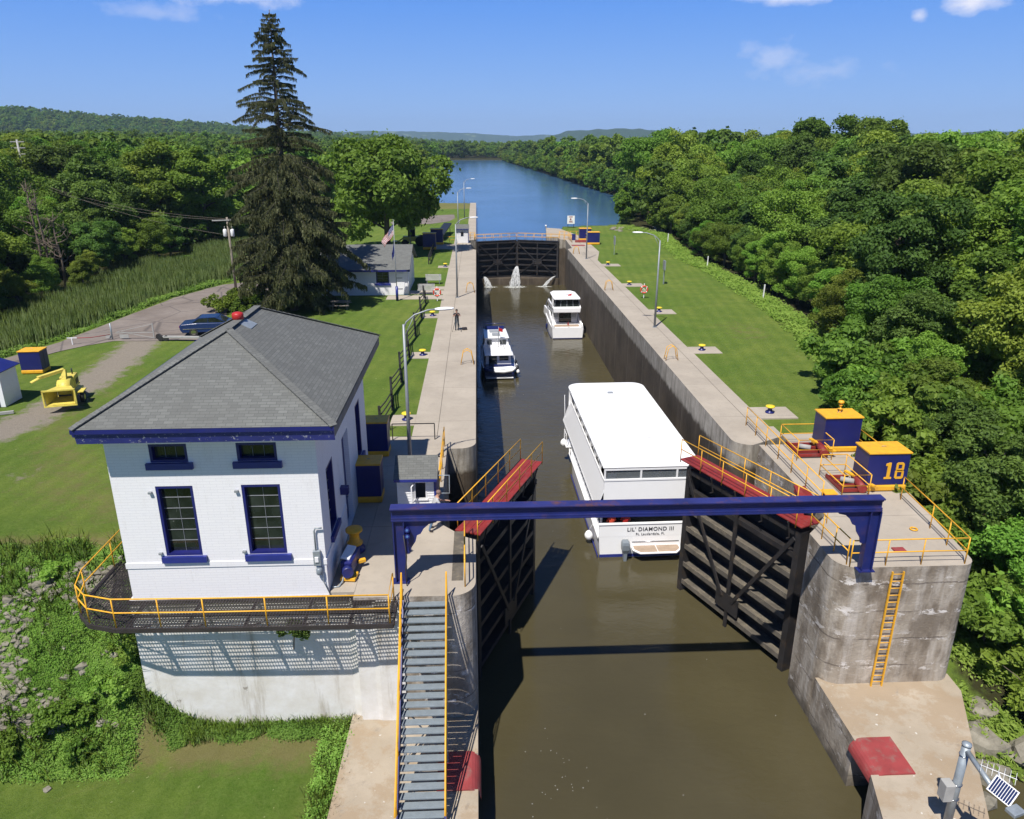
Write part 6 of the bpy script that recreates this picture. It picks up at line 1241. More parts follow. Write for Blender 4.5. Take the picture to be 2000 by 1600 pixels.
# ------------------------------------------------------------------ signs, posts and machinery at the far gates
def farstuff():
    r = thing('notice_board', 'white notice board on two posts at the canal edge by the right far gates', 'sign', (17,140,0)); b = MB(); b.box(16.35,17.7,139.95,140.0,.7,2.15); bd = b.build('board', M['sign_white'], r); b = MB(); [b.bar((x,140.05,-.1),(x,140.05,2.0),.08,.08,(0,1,0)) for x in (16.5,17.55)]; b.build('posts', M['wood_black'], r)
    b = MB(); b.lathe((0,0,0), [(.15,0),(.15,.02)], 12); b.v = [(p[0]+16.95, 139.94+p[2]*-1+.0, p[1]+1.55) for p in b.v]
    [b.box(16.5+rx,16.5+rx+w,139.935,139.949,z,z+.06) for rx, w, z in ((.15,.7,1.95),(.2,.6,1.86),(.15,.7,1.2),(.2,.6,1.1),(.15,.75,.95))]; b.build('notice_marks', M['red_worn'], bd)
    r = thing('signpost', 'tall thin grey double signpost on the right lawn near the trees', 'sign', (20.4,81.8,0)); b = MB(); b.bar((20.3,81.8,0),(20.3,81.8,2.6),.07,.05,(0,1,0)); b.bar((20.42,81.95,0),(20.42,81.95,2.4),.05,.05,(0,1,0)); b.build('post', M['galv'], r); b = MB(); b.box(20.22,20.36,81.3,82.1,1.6,2.6); b.build('sign_panel', M['steel_grey'], r)
    r = thing('signpost', 'grey signpost just right of the far right cabinets', 'sign', (19.0,105,0)); b = MB(); b.bar((18.9,105,0),(18.9,105,2.6),.07,.06,(0,1,0)); b.build('post', M['galv'], r); b = MB(); b.box(18.86,18.94,104.4,105.5,1.4,2.5); b.build('sign_panel', M['galv'], r)
    for i, (x, y) in enumerate(((28.3,92.5),(29.3,117),(28.2,72.9))): b = MB(); b.bar((x,y,-.2),(x+.05,y,1.5),.1,.1,(0,1,0)); tag(b.build('marker_post', M['white_paint']), ('white marker post at the tree edge behind the double signpost','white marker post at the tree edge near the rocky bank','white marker post at the tree edge nearest the right cabinets')[i], 'post')
    b = MB(); b.tube([(-9.8,112,0),(-9.8,112,4.9)], .06, 8); tag(b.build('slim_pole', M['wood_grey']), 'slim pale pole standing behind the cottage roof', 'pole')
    # dark yellow loader under the trees
    r = thing('tractor_loader', 'old yellow tractor loader in the shade behind the cottage', 'loader', (-9.8,116,0)); y = 116
    b = MB(); b.box(-11.2,-8.6,y-.7,y+.7,.7,1.4); b.build('body', M['yellow_pale'], r, bevel=.08); b = MB(); b.box(-10.4,-9.4,y-.6,y+.6,1.4,2.5); b.build('cab', M['room'], r); b = MB(); b.box(-10.5,-9.3,y-.7,y+.7,2.5,2.58); b.build('cab_roof', M['yellow_pale'], r)
    for x, q in ((-10.9,.5),(-8.6,.75)):
        for s in (-1,1): b = MB(); b.tube([(x,y+s*.95,q),(x,y+s*.65,q)], q, 16); b.build('wheel', M['rubber'], r)
    b = MB(); b.bar((-11.0,y,1.2),(-12.2,y,.5),.15,.2); b.box(-12.8,-12.1,y-.9,y+.9,.05,.7); b.build('bucket', M['yellow_pale'], r)
    r = thing('conveyor', 'long black inclined conveyor trough behind the left far cabinets', 'conveyor', (-5.6,125,0)); b = MB(); b.bar((-6.0,121.5,.9),(-5.1,133.5,1.5),1.3,.25); b.build('trough', M['black'], r); b = MB(); [b.bar((x,y_,0),(x,y_,1.0),.1,.1,(0,1,0)) for x, y_ in ((-6.4,123),(-5.4,123),(-5.7,132),(-4.7,132))]; b.build('leg', M['black'], r)
    r = thing('guide_post', 'small white post on the tip of the right upstream pier', 'post', (12.4,139.2,0)); b = MB(); b.lathe((12.4,139.2,0), [(.12,0),(.12,.35),(.18,.4),(.18,.55),(.06,.62)], 10); b.build('post', M['white_paint'], r)
    r = thing('control_pedestal', 'small blue pedestal beside the right end of the far gates', 'control box', (15.3,121.8,0)); b = MB(); b.box(15.0,15.6,121.5,121.9,0,.95); b.build('body', M['blue'], r, bevel=.03)
    b = MB(); b.box(14.2,16.2,114.5,115.6,.01,.04); b.box(15.2,17.2,118.6,119.1,.02,.35); tag(b.build('steel_platform', M['red_worn']), 'reddish machinery base between walkway and far right cabinets', 'machinery base')
farstuff()
# ------------------------------------------------------------------ gauge pole with solar panel
def gauge():
    x, y = 14.2,17.0; r = thing('gauge_station', 'galvanised pole carrying a solar panel, aerial and grey box on the lower apron', 'gauge station', (x,y,-5.2))
    b = MB(); b.tube([(x,y,-5.2),(x,y,-2.05)], .125, 14); b.lathe((x,y,-2.05), [(.14,0),(.14,.05),(.06,.1)], 14); b.build('pole', M['galv'], r)
    b = MB(); b.obox((x-.28,y+.0,-3.75), .30,.34,.62); bx = b.build('instrument_box', M['wood_grey'], r, bevel=.02); b = MB(); [b.tube([(x+.14*math.cos(R(a)),y+.14*math.sin(R(a)),z) for a in range(0,360,30)], .012, 5, closed=True) for z in (-3.5,-4.05,-2.4)]; b.build('clamp', M['chrome'], r)
    e = Vector((14.12,15.55,-2.25)); b = MB(); b.tube([(x,y,-2.2), e], .075, 10); b.build('arm', M['galv'], r)
    c = e+Vector((.14,-.12,.1)); n = Vector((-.25,-.75,.62)).normalized(); u = Vector((.93,-.15,.0)); u = (u-n*u.dot(n)).normalized(); w = n.cross(u); a = R(-38); uu = u*math.cos(a)+w*math.sin(a); ww = n.cross(uu)
    P = lambda i, j, k=0: c+uu*i+ww*j+n*k
    b = MB(); b.slab([P(-.33,-.25),P(.33,-.25),P(.33,.25),P(-.33,.25)], .04); sp = b.build('solar_panel', M['white_paint'], r); b = MB()
    for k in range(9): i0 = -.30+k*.0675; b.slab([P(i0,-.22,.006),P(i0+.052,-.22,.006),P(i0+.052,.22,.006),P(i0,.22,.006)], .004)
    b.build('solar_cells', M['solar'], sp)
    b = MB(); b.obox(c+Vector((.12,-.42,-.28)), .42,.3,.12,.3); b.build('junction_tray', M['galv'], r, bevel=.02)
    q = c+Vector((.22,.55,.1)); d = Vector((.55,-.45,.0)).normalized(); t_ = Vector((.45,.55,.35)).normalized(); b = MB(); b.tube([c+Vector((.05,.1,0)), q], .025, 6); b.tube([q-d*.45, q+d*.45], .012, 5); [b.tube([q+d*o-t_*.19, q+d*o+t_*.19], .007, 4) for o in (-.42,-.28,-.14,0,.14,.28,.42)]; b.build('aerial', M['sign_white'], r)
gauge()
# ------------------------------------------------------------------ leaking water at the far gates
def jets():
    def jet(name, label, src, dirv, w0, w1, drop, n=26):
        b = MB(); rg = random.Random(len(label))
        for i in range(n):
            f = i/(n-1)-.5; pts = []; rr = []
            for k in range(9):
                t = k/8; spread = w0+(w1-w0)*t**.8; pts.append((src[0]+dirv[0]*t+f*spread+rg.uniform(-.05,.05)*t*3, src[1]-dirv[1]*t-.12*math.sin(i*2.1)*t, src[2]-drop*t**1.7)); rr.append(.018+.022*t*(1+.5*math.sin(i*3)))
            b.tube(pts, rr, 5)
        return tag(b.build(name, M['fall']), label, 'water jet', 'leaks at the far gates')
    jet('water_jet', 'fan of white water spraying from the mitre of the far gates', (6.4,124.0,-4.4), (-.5,2.6), .15,1.7,2.9,34)
    jet('water_jet', 'small cascade at the left foot of the far gates', (1.0,122.6,-5.9), (.7,1.3), .2,1.0,1.4,20)
    jet('water_jet', 'thin curving stream at the right foot of the far gates', (12.6,122.5,-5.85), (-1.9,1.2), .1,.6,1.45,16)
    for lab, cx, cy, rx, ry in (('foam under the central gate leak', 5.9,121.0,2.1,1.3), ('foam under the left gate leak', 2.0,121.0,1.3,.7), ('foam under the right gate leak', 10.6,121.1,1.5,.7)):
        n = 24; me = bpy.data.meshes.new('foam'); vs = [(cx,cy,-7.29)]; at = [1.0]; fs = []
        for q, rr in enumerate((.5,1.0)):
            for k in range(n): a = 2*math.pi*k/n; vs.append((cx+rx*rr*math.cos(a),cy+ry*rr*math.sin(a),-7.29)); at.append(1.0 if q == 0 else 0.0)
        for k in range(n): l = (k+1)%n; fs += [(0,1+k,1+l),(1+k,1+n+k,1+n+l,1+l)]
        me.from_pydata(vs, [], fs); me.materials.append(M['foam']); c = me.attributes.new('edge','FLOAT','POINT'); c.data.foreach_set('value', at); o = bpy.data.objects.new('foam', me); COL.objects.link(o); tag(o, lab, 'foam', kind='stuff')
jets()
# ------------------------------------------------------------------ vegetation
def mesh_np(name, verts, faces4, mat, smooth=False, tri=False):
    me = bpy.data.meshes.new(name); nv = len(verts); k = 3 if tri else 4; nf = len(faces4)
    me.vertices.add(nv); me.vertices.foreach_set('co', verts.astype(np.float32).ravel()); me.loops.add(nf*k); me.loops.foreach_set('vertex_index', faces4.astype(np.int32).ravel())
    me.polygons.add(nf); me.polygons.foreach_set('loop_start', np.arange(0, nf*k, k, dtype=np.int32)); me.polygons.foreach_set('loop_total', np.full(nf, k, np.int32))
    me.materials.append(mat); me.update(calc_edges=True); me.validate(); return me
def soften(o, V, rng, per, upw=1.0):
    """vertex normals turned upward so thin blades and leaves shade brighter than their shape would"""
    n = len(V)//per; nm = rng.normal(size=(n,3))*.33 + np.array([0,-.3,upw]); nm /= np.linalg.norm(nm,axis=1)[:,None]; me = o.data; me.polygons.foreach_set('use_smooth', [True]*len(me.polygons)); me.normals_split_custom_set_from_vertices(np.repeat(nm, per, 0).tolist())
def leaves_np(P, Nrm, size, rng, aspect=1.5, droop=0):
    """leaf quads (kites) at points P with normals Nrm"""
    n = len(P); a = rng.normal(size=(n,3)); u = np.cross(Nrm, a); u /= np.linalg.norm(u, axis=1)[:,None]+1e-9; v = np.cross(Nrm, u); s = size[:,None]
    v0 = P - u*s*aspect*.5; v1 = P - v*s*.42 + u*s*.1; v2 = P + u*s*aspect*.5 - Nrm*s*.2; v3 = P + v*s*.42 + u*s*.1
    V = np.stack([v0,v1,v2,v3],1).reshape(-1,3); F = np.arange(n*4).reshape(n,4); return V, F
def crown(name, mat, seed, R_, H, zc, rz, nclump, nleaf, leaf, gap=.0, low=-.55):
    rng = np.random.default_rng(seed); C = []; rad = []
    tries = 0
    while len(C) < nclump and tries < 4000:
        tries += 1; d = rng.normal(size=3); d /= np.linalg.norm(d)
        if d[2] < low: continue
        q = rng.uniform(.5, .92) if rng.random() > .25 else rng.uniform(.1,.5); lob = 1 + .28*math.sin(3*math.atan2(d[1], d[0]) + seed) + rng.uniform(-.18,.18)
        c = np.array([d[0]*R_*q*lob, d[1]*R_*q*lob, zc + d[2]*rz*q*(1+rng.uniform(-.12,.2))]); C.append(c); rad.append(R_*rng.uniform(.17,.36))
    C = np.array(C); rad = np.array(rad); w = rad**2; w /= w.sum(); idx = rng.choice(len(C), nleaf, p=w)
    d = rng.normal(size=(nleaf,3)); d /= np.linalg.norm(d, axis=1)[:,None]; out = C[idx]-np.array([0,0,zc]); out /= np.linalg.norm(out, axis=1)[:,None]+1e-6
    d = d + out*.55 + np.array([0,0,.18]); d /= np.linalg.norm(d, axis=1)[:,None]
    r = rad[idx]*rng.uniform(.45,1.12,nleaf)**.7; sq = np.array([1,1,.72]); P = C[idx] + d*r[:,None]*sq
    # twiggy outliers for an uneven outline
    k = int(nleaf*.05); P[:k] += d[:k]*rad[idx[:k]][:,None]*rng.uniform(.1,.5,(k,1))
    nm = d*.55 + rng.normal(size=(nleaf,3))*.5 + np.array([0,0,.35]); nm /= np.linalg.norm(nm, axis=1)[:,None]
    V, F = leaves_np(P, nm, leaf*rng.uniform(.6,1.35,nleaf), rng); return mesh_np(name, V, F, mat), C
def trunk_mesh(name, H, r, C, seed, mat):
    rg = random.Random(seed); b = MB(); pts = [(0,0,-.6),(rg.uniform(-.1,.1),rg.uniform(-.1,.1),H*.3),(rg.uniform(-.3,.3),rg.uniform(-.3,.3),H*.6),(rg.uniform(-.3,.3),rg.uniform(-.3,.3),H*.88)]
    b.tube(pts, [r*1.25,r,r*.6,r*.2], 7)
    for c in list(C)[::max(1,len(C)//9)]:
        z0 = max(H*.22, min(H*.7, c[2]-abs(c[0])*.6-abs(c[1])*.4)); b.tube([(0,0,z0),(c[0]*.5,c[1]*.5,(z0+c[2])/2+.1),(c[0],c[1],c[2])], [r*.45,r*.3,r*.08], 5)
    me = bpy.data.meshes.new(name); me.from_pydata([tuple(p) for p in b.v], [], b.f); me.materials.append(mat); me.polygons.foreach_set('use_smooth', [True]*len(b.f)); return me
def make_tree(kind, label, mat, seed, R_, H, zc, rz, nc, nl, leaf, tr=.2, low=-.55, cat='tree'):
    r = thing(kind, label, cat, (0,-400-seed*30,0)); cm, C = crown('crown', M[mat], seed, R_, H, zc, rz, nc, nl, leaf, low=low); c = bpy.data.objects.new('crown', cm); COL.objects.link(c); c.parent = r
    tm = trunk_mesh('trunk', H*.9, tr, C, seed, M['bark']); t = bpy.data.objects.new('trunk', tm); COL.objects.link(t); t.parent = r; return r
PT = []   # prototypes, near quality (all of about 10 m)
spec = [('leaf',3.3,10,5.4,4.6),('leaf_bright',3.0,10,5.2,4.5),('leaf_yellow',3.1,10,5.3,4.7),('leaf_dark',3.2,10,5.4,4.6),('leaf',2.7,10,5.6,4.8),('leaf_yellow',3.6,10,5.0,4.4),('leaf_bright',3.5,10,5.0,4.6),('leaf',3.8,10,5.2,4.5),('leaf_dark',2.8,10,5.7,4.9)]
for i, (m, R_, H, zc, rz) in enumerate(spec): PT.append(make_tree('tree', 'proto', m, 10+i, R_, H, zc, rz, 64, 27000, .172, low=-.9))
FT = []   # far quality
for i, (m, R_, H, zc, rz) in enumerate([spec[0], spec[1], spec[3], spec[4], spec[5]]): FT.append(make_tree('tree', 'proto', m, 40+i, R_*1.1, H, zc, rz, 36, 3200, .52, low=-.9))
ST = []   # shrubs about 3 m
for i, m in enumerate(['leaf','leaf_bright','leaf','leaf_yellow']): ST.append(make_tree('shrub', 'proto', m, 60+i, 1.7, 3, 1.3, 1.5, 30, 6000, .17, .06, low=-.4, cat='shrub'))
PK = {id(p): kids_of(p) for p in PT+FT+ST}
used = set(); placed = []; CAMF = math.tan(R(36.5))
HUE = {'leaf':'mid-green', 'leaf_bright':'fresh bright green', 'leaf_yellow':'yellowish green', 'leaf_dark':'dark green'}
def put(proto, x, y, h, label, group, base=10., wid=1.0, z=None, rz=None):
    s = h/base; z = float(height(x, y)) if z is None else z; sc = (s*wid, s*wid, s); rz = random.uniform(0, 6.28) if rz is None else rz
    if id(proto) not in used: used.add(id(proto)); proto.location = (x,y,z); proto.scale = sc; proto.rotation_euler = (0,0,rz); proto['label'] = label; proto['group'] = group; return proto
    return dup(proto, (x,y,z), rz, label, group, sc, PK[id(proto)])
def pmat(p): return [k for k in PK[id(p)] if k.name.startswith('crown')][0].data.materials[0].name
def in_view(x, y, m=8): return y > 5 and (-.70*y - m) < x < (.80*y + m)
rr = random.Random(21)
def scatter(x0, x1, y0, y1, sp, test):
    out = []; y = y0; k = 0
    while y < y1:
        x = x0 + (sp/2 if k % 2 else 0)
        while x < x1:
            px, py = x+rr.uniform(-.32,.32)*sp, y+rr.uniform(-.32,.32)*sp
            if test(px, py) and in_view(px, py): out.append((px, py))
            x += sp
        y += sp*.87; k += 1
    return out
TX = lambda y: float(np.interp(y, TL_Y, TL_X)); RB = lambda y: float(np.interp(y, RB_Y, RB_X)); WX = lambda y: float(np.interp(y, WL_Y, WL_X))
def word(x, y, h, side):
    a = 'tall' if h > 12 else ('low' if h < 6.5 else 'medium'); return a
def right_label(p, x, y, h, d):
    where = 'at the edge of the right lawn' if d < 5 and y < 130 else ('on the right river bank' if y > 138 and x - RB(y) < 12 else 'deep in the right wood')
    dist = 'near the pier' if y < 45 else ('opposite the trawler' if y < 75 else ('level with the cruiser' if y < 100 else ('level with the far gates' if y < 140 else 'beyond the far gates')))
    return f'{word(x,y,h,1)} {HUE[pmat(p)]} leafy tree {where} {dist}'
G_R = 'broadleaf trees of the right-hand wood'; G_L = 'broadleaf trees of the left-hand wood'
CAND = []   # (seen size, prototype, x, y, h, width, side)
def cand(p, x, y, h, w, side, must=0): CAND.append((must + h/max(20, y)*(1.0 + (.9 if side == 'edge' else 0)), p, x, y, h, w, 'R' if x > 0 else 'L'))
for y in np.arange(26, 140, 3.8):
    x = TX(y) + 2.7 + rr.uniform(-.4,.9) + (.8 if y < 46 else 0); cand(rr.choice(PT), x, y, rr.uniform(4.6,6.8), 1.15, 'edge')
for px, py in scatter(20, 135, 24, 128, 7.0, lambda x, y: x > TX(y)+5.8 and x < .8*y+8):
    d = px - TX(py); cand(rr.choice(PT), px, py, min(17, 6.8 + d*.33 + rr.uniform(-2.2,3.4)) - (1.5 if py < 45 else 0), rr.uniform(.95,1.3), 'in')
for px, py in scatter(20, 170, 128, 205, 8.0, lambda x, y: x > max(TX(y)+3, RB(y)+5 if y > 146 else 0)): cand(rr.choice(FT if py > 160 else PT), px, py, rr.uniform(11,18), rr.uniform(.85,1.15), 'in')
for y in np.arange(146, 240, 4.4): cand(rr.choice([PT[1],PT[0],PT[6],PT[2]]), RB(y)+1.3+rr.uniform(-.5,.9), y, rr.uniform(4.5,6.5), 1.3, 'edge')
for y in np.arange(50, 150, 4.6):
    x = WX(y) - 1.6 + rr.uniform(-1,.6)
    if in_view(x, y, 2): cand(rr.choice(PT), x, y, rr.uniform(4.6,7.0), 1.15, 'edge')
for px, py in scatter(-130, -38, 52, 150, 6.8, lambda x, y: x < WX(y)-5): cand(rr.choice(PT), px, py, min(15.5, 8.5 + (WX(py)-px)*.22 + rr.uniform(-2,3)), rr.uniform(.95,1.25), 'in')
for px, py in scatter(-160, -34, 150, 200, 8.6, lambda x, y: x < WX(y)-5): cand(rr.choice(FT), px, py, rr.uniform(10.5,15.5), 1.0, 'in')
CAND = [c if not (c[2] < 0 and abs(c[2] + .555*c[3]) < 5.5 and c[3] < 121) else (c[0], c[1], c[2], c[3], min(c[4], 4.0 if c[3] < 90 else 8.5 - float(height(c[2], c[3]))*.6), c[5], c[6]) for c in CAND]
CAND.sort(key=lambda c: -c[0]); REST = CAND[282:]
def tree_label(p, x, y, h, side, k):
    edge = (x-TX(y) < 5 and y < 140) if side == 'R' else x > WX(y)-6
    band = int(y//12)
    if side == 'R':
        where = 'edging the right lawn' if edge else ('on the right canal bank' if y > 138 and x-RB(y) < 8 else 'inside the right wood')
        near = ['by the pier','by the pier','behind number 18','behind the cabinets','just past the cabinets','abreast of the tour boat','abreast of the trawler','abreast of the cruiser','before the signpost','abreast of the far gates','by the far cabinets','past the rocky bank'][min(11, band)]
    else:
        where = 'fringing the reed bed' if edge else 'inside the left wood'
        near = ['by the shed','by the shed','by the shed','by the shed','behind the reeds edge','behind the dead trees','left of the dead trees','right of the dead trees','left of the transformer pole','behind the transformer pole','left of the spruce','behind the spruce'][min(11, band)]
    row = ['front', 'second', 'third', 'rear'][min(3, int(max(0, (x-TX(y)) if side == 'R' else (WX(y)-x))//9))]
    sz = 'tall' if h > 11 else ('low' if h < 6.2 else 'mid-height'); return f'{sz} {HUE[pmat(p)]} {row}-row tree {where} {near}'
for k, (sc_, p, x, y, h, w, sd_) in enumerate(CAND[:282]): put(p, x, y, h, tree_label(p, x, y, h, sd_, k), G_R if sd_ == 'R' else G_L, wid=w)
TT = make_tree('tree', 'proto', 'leaf', 130, 5.2, 20, 15.6, 4.2, 34, 12000, .34, .3, low=-.25); PK[id(TT)] = kids_of(TT)
for x, y, h, lab, w in ((65,150,20.5,'tallest open-crowned tree standing above the right horizon, left of its pair',1.0),(76.5,153,20.8,'tallest open-crowned tree standing above the right horizon, right of its pair',1.15),(55,146,17.0,'tall tree left of the two highest ones on the right horizon',.9),(84,158,18.6,'tall thin tree right of the two highest ones',.8)):
    put(TT, x, y, h, lab, G_R, base=20., wid=w)
for x, y, h, lab in ((-47,118,16,'tall tree rising above the left wood, left of the spruce'),(-42,121,15,'slightly lower tall tree close to the spruce top of the left wood')): put(PT[4], x, y, h, lab, G_L, wid=1.2)
# shrubs on the slope right of the pier
G_S = 'shrubs on the bank beside the right pier'
for px, py in scatter(18.5, 33, 21.5, 44, 2.15, lambda x, y: x > max(19.6, TX(y)-.6) and x < .82*y+4):
    if px < 21 and py < 23: continue
    p = rr.choice(ST); h = rr.uniform(2.3,4.4); z = float(height(px,py)); put(p, px, py, h, f'{"low" if h < 3.2 else "tall"} {HUE[pmat(p)]} shrub on the bank {"near the water" if py < 28 else "behind the blue cabinets" if py > 34 else "right of the pier railing"}', G_S, base=3., z=z)
# junipers, shrubs round the spruce and on the near slope
def special(kind, label, cat, mat, seed, loc, R_, H, zc, rz, nc, nl, leaf, tr=.08, low=-.4):
    t = make_tree(kind, label, mat, seed, R_, H, zc, rz, nc, nl, leaf, tr, low, cat); t.location = loc; return t
for i, (x, y, s, lab) in enumerate(((-23.5,69.3,1.5,'bright green juniper bush nearest the road edge'),(-21.9,71.3,1.7,'rounded green juniper beside the utility pole'),(-21.5,68.9,1.2,'low juniper bush in front of the others by the roof vent'),(-19.7,70.6,1.6,'spreading green bush between the junipers and the spruce'),(-23.2,73.2,1.3,'small juniper behind the group near the utility pole'))):
    special('juniper_bush', lab, 'bush', 'juniper' if i != 3 else 'leaf_bright', 80+i, (x,y,0), s, s*1.2, s*.45, s*.75, 22, 3800, .13)
for i, (x, y, s, lab) in enumerate(((-14.7,21.9,.9,'broad-leaved shrub on the slope just below the rocks'),(-13.3,22.4,.8,'leafy bush against the corner of the white wall'),(-16.6,21.3,.7,'dark weed clump at the foot of the left slope'),(-12.7,23.1,.9,'bush under the left corner of the mesh catwalk'),(-17.9,22.4,.8,'shrub on the slope at the left picture edge'),(-15.9,25.0,.5,'small dark bush near the top of the slope'),(-13.9,21.2,.6,'low leafy plant at the lawn edge below the wall corner'))):
    special('shrub', lab, 'shrub', 'weed_leaf' if i % 2 else 'leaf_bright', 90+i, (x,y,float(height(x,y))), s*.85, s*1.2, s*.35, s*.6, 24, 3000, .085, .03)
special('maple_tree', 'broad bright green maple standing behind the white cottage', 'tree', 'leaf_bright', 101, (-12.6,108,0), 7.3, 16, 8.9, 7.4, 120, 46000, .40, .38, low=-.75)
special('vine', 'ivy patch growing on the white retaining wall under the catwalk', 'climber', 'leaf_dark', 103, (-6.6,22.2,-1.3), .55, .9, .1, .6, 10, 700, .12, .02)
# ---- the big spruce
paint('spruce_bark', (.045,.04,.03), .95, .3)
def spruce():
    r = thing('spruce_tree', 'very tall old spruce with sparse top and drooping dark lower branches', 'tree', (-17.2,70.2,0)); rng = np.random.default_rng(5); H = 25.0
    b = MB(); b.tube([(0,0,-.3),(.05,0,6),(.15,0,12),(.2,0,18),(.35,0,H)], [.42,.34,.24,.15,.03], 8); b.build('trunk', M['bark'], r, local=True)
    br = MB(); P = []; N_ = []; S = []; z = 1.3
    prof_z = [0,2,5,9,12,14,16,18,20,22,23.5,25]; prof_r = [2.6,4.7,5.5,5.3,4.6,4.1,4.3,3.7,2.7,2.2,1.5,.6]
    while z < H-.2:
        dense = z < 13.4; n = rng.integers(3,6) if dense else rng.integers(3,6); a0 = rng.uniform(0,6.28)
        for k in range(n):
            a = a0 + 6.283*k/n + rng.uniform(-.6,.6); L = float(np.interp(z, prof_z, prof_r))*(rng.uniform(.5,1.12) if dense else rng.uniform(.45,1.1)); dr = (.34 if dense else .12)*L*rng.uniform(.4,1.6); up = rng.uniform(-.03,.14)*L
            if rng.random() < .06 and dense: L *= 1.25
            tx = .05+.012*z; pts = []; bend = rng.uniform(-.25,.25)
            for i in range(9):
                t = i/8; aa = a+bend*t; pts.append(np.array([tx+math.cos(aa)*L*t, math.sin(aa)*L*t, z + up*math.sin(t*3.14)*1.4 - dr*t*t + (.20*L*max(0,t-.7) if dense else .3*max(0,t-.6)) + rng.uniform(-.04,.04)]))
            pts = np.array(pts); pts[:,2] = np.maximum(pts[:,2], .12); br.tube([tuple(p) for p in pts], [.045*(1-i/9)+.010 for i in range(9)], 4)
            m = int(L*(78 if dense else 62)); t = rng.uniform(.06 if dense else .10, 1, m)**.85; q = np.stack([np.interp(t*8, range(9), pts[:,j]) for j in range(3)], 1)
            side = rng.normal(size=m)*(.30*(1-t)+.12)*(L*.34 if dense else L*.13); q[:,0] += -math.sin(a)*side; q[:,1] += math.cos(a)*side; hang = rng.uniform(.05,.40 if dense else .22, m); q[:,2] -= hang*.6 + np.abs(side)*.15
            P.append(q); nn = np.stack([np.cos(rng.uniform(0,6.28,m)), np.sin(rng.uniform(0,6.28,m)), rng.uniform(-.2,.5,m)],1); N_.append(nn/np.linalg.norm(nn,axis=1)[:,None]); S.append(hang+.10)
        z += rng.uniform(.12,.22) if dense else rng.uniform(.20,.40)
    br.build('branches', M['spruce_bark'], r, local=True, fix=False)
    P = np.concatenate(P); Nn = np.concatenate(N_); S = np.concatenate(S); n = len(P)
    down = np.array([0,0,-1.0])+rng.normal(size=(n,3))*.28; u = down/np.linalg.norm(down,axis=1)[:,None]; v = np.cross(u, Nn); v /= np.linalg.norm(v,axis=1)[:,None]; up_ = np.clip((15.5-P[:,2])/4, .45, 1); w = (.045+rng.uniform(0,.035,n))*up_; q1 = (.10*up_)[:,None]
    V = np.stack([P-u*S[:,None]*.5-v*w[:,None], P-u*S[:,None]*.5+v*w[:,None], P+u*S[:,None]*.7+v*w[:,None]*.3, P+u*S[:,None]*.7-v*w[:,None]*.3],1).reshape(-1,3)
    V2 = np.stack([P-v*q1, P-u*q1*.7, P+v*q1, P+u*q1*.7],1).reshape(-1,3)
    V = np.concatenate([V,V2]); o = bpy.data.objects.new('crown', mesh_np('crown', V, np.arange(len(V)).reshape(-1,4), M['needle'])); COL.objects.link(o); o.parent = r
spruce()
paint('bark2', (.15,.115,.09), .95, .3)
def dead_tree(label, x, y, H, seed):
    r = thing('dead_tree', label, 'tree', (x,y,float(height(x,y)))); rg = random.Random(seed); t = MB(); t.tube([(0,0,-.5),(.1,.1,H*.4),(-.1,.1,H*.75),(.1,0,H)], [.17,.13,.08,.02], 7); t.build('trunk', M['bark2'], r, local=True); b = MB()
    for k in range(16):
        z = H*rg.uniform(.3,.95); a = rg.uniform(0,6.28); L = rg.uniform(1.0,3.0)*(1.15-z/H); e = Vector((math.cos(a)*L, math.sin(a)*L, z+L*rg.uniform(.3,.9))); m = Vector((math.cos(a)*L*.5, math.sin(a)*L*.5, z+L*.15)); b.tube([(0,0,z), m, e], [.07,.05,.015], 5)
        for j in range(3): q = m.lerp(e, rg.random()); b.tube([q, q+Vector((rg.uniform(-.8,.8),rg.uniform(-.8,.8),rg.uniform(.2,.9)))], .02, 4)
    b.build('branches', M['bark2'], r, local=True)
dead_tree('bare dead tree at the far left beneath the tall utility pole', -47.5,86,10.5,1); dead_tree('bare dead tree with forked branches right of its neighbour on the left', -45,84,8,2); dead_tree('slender bare dead tree leaning behind the reed bed', -49.3,88,11.5,3)
# ---- reeds, weeds, blades
def blades(name, pts, hmin, hmax, mat, per=5, w=.03, seed=1, lean=.3, spread=.14):
    rng = np.random.default_rng(seed); pts = np.array(pts); n = len(pts)*per; B = np.repeat(pts, per, 0) + np.stack([rng.normal(0,spread,n), rng.normal(0,spread,n), np.zeros(n)],1); B[:,2] = height(B[:,0],B[:,1]) - .02
    h = rng.uniform(hmin,hmax,n); a = rng.uniform(0,6.28,n); d = np.stack([np.cos(a),np.sin(a),np.zeros(n)],1); t = np.stack([-np.sin(a),np.cos(a),np.zeros(n)],1)*(w*(.7+rng.random(n)))[:,None]; up = np.array([0,0,1.0]); ln = (rng.uniform(.1,1,n)*lean*h)[:,None]
    m = B+up*(h*.55)[:,None]+d*ln*.35; e = B+up*h[:,None]+d*ln
    V = np.stack([B-t,B+t,m+t*.8,m-t*.8, m-t*.8,m+t*.8,e+t*.12,e-t*.12],1).reshape(-1,3); o = bpy.data.objects.new(name, mesh_np(name, V, np.arange(len(V)).reshape(-1,4), M[mat])); COL.objects.link(o); soften(o, V, rng, 8); return tag(o, kind='stuff')
def pts_in(n, x0, x1, y0, y1, test, seed):
    rng = np.random.default_rng(seed); out = []
    while len(out) < n:
        x = rng.uniform(x0,x1,4000); y = rng.uniform(y0,y1,4000); k = test(x,y); out += list(zip(x[k],y[k],np.zeros(k.sum())))
    return out[:n]
road_edge = lambda y: np.interp(y, [40,50,56,62,66,70,76,84,88,135], [-46,-38,-35.6,-32.9,-32.3,-31.7,-30.9,-28.2,-27,-27])
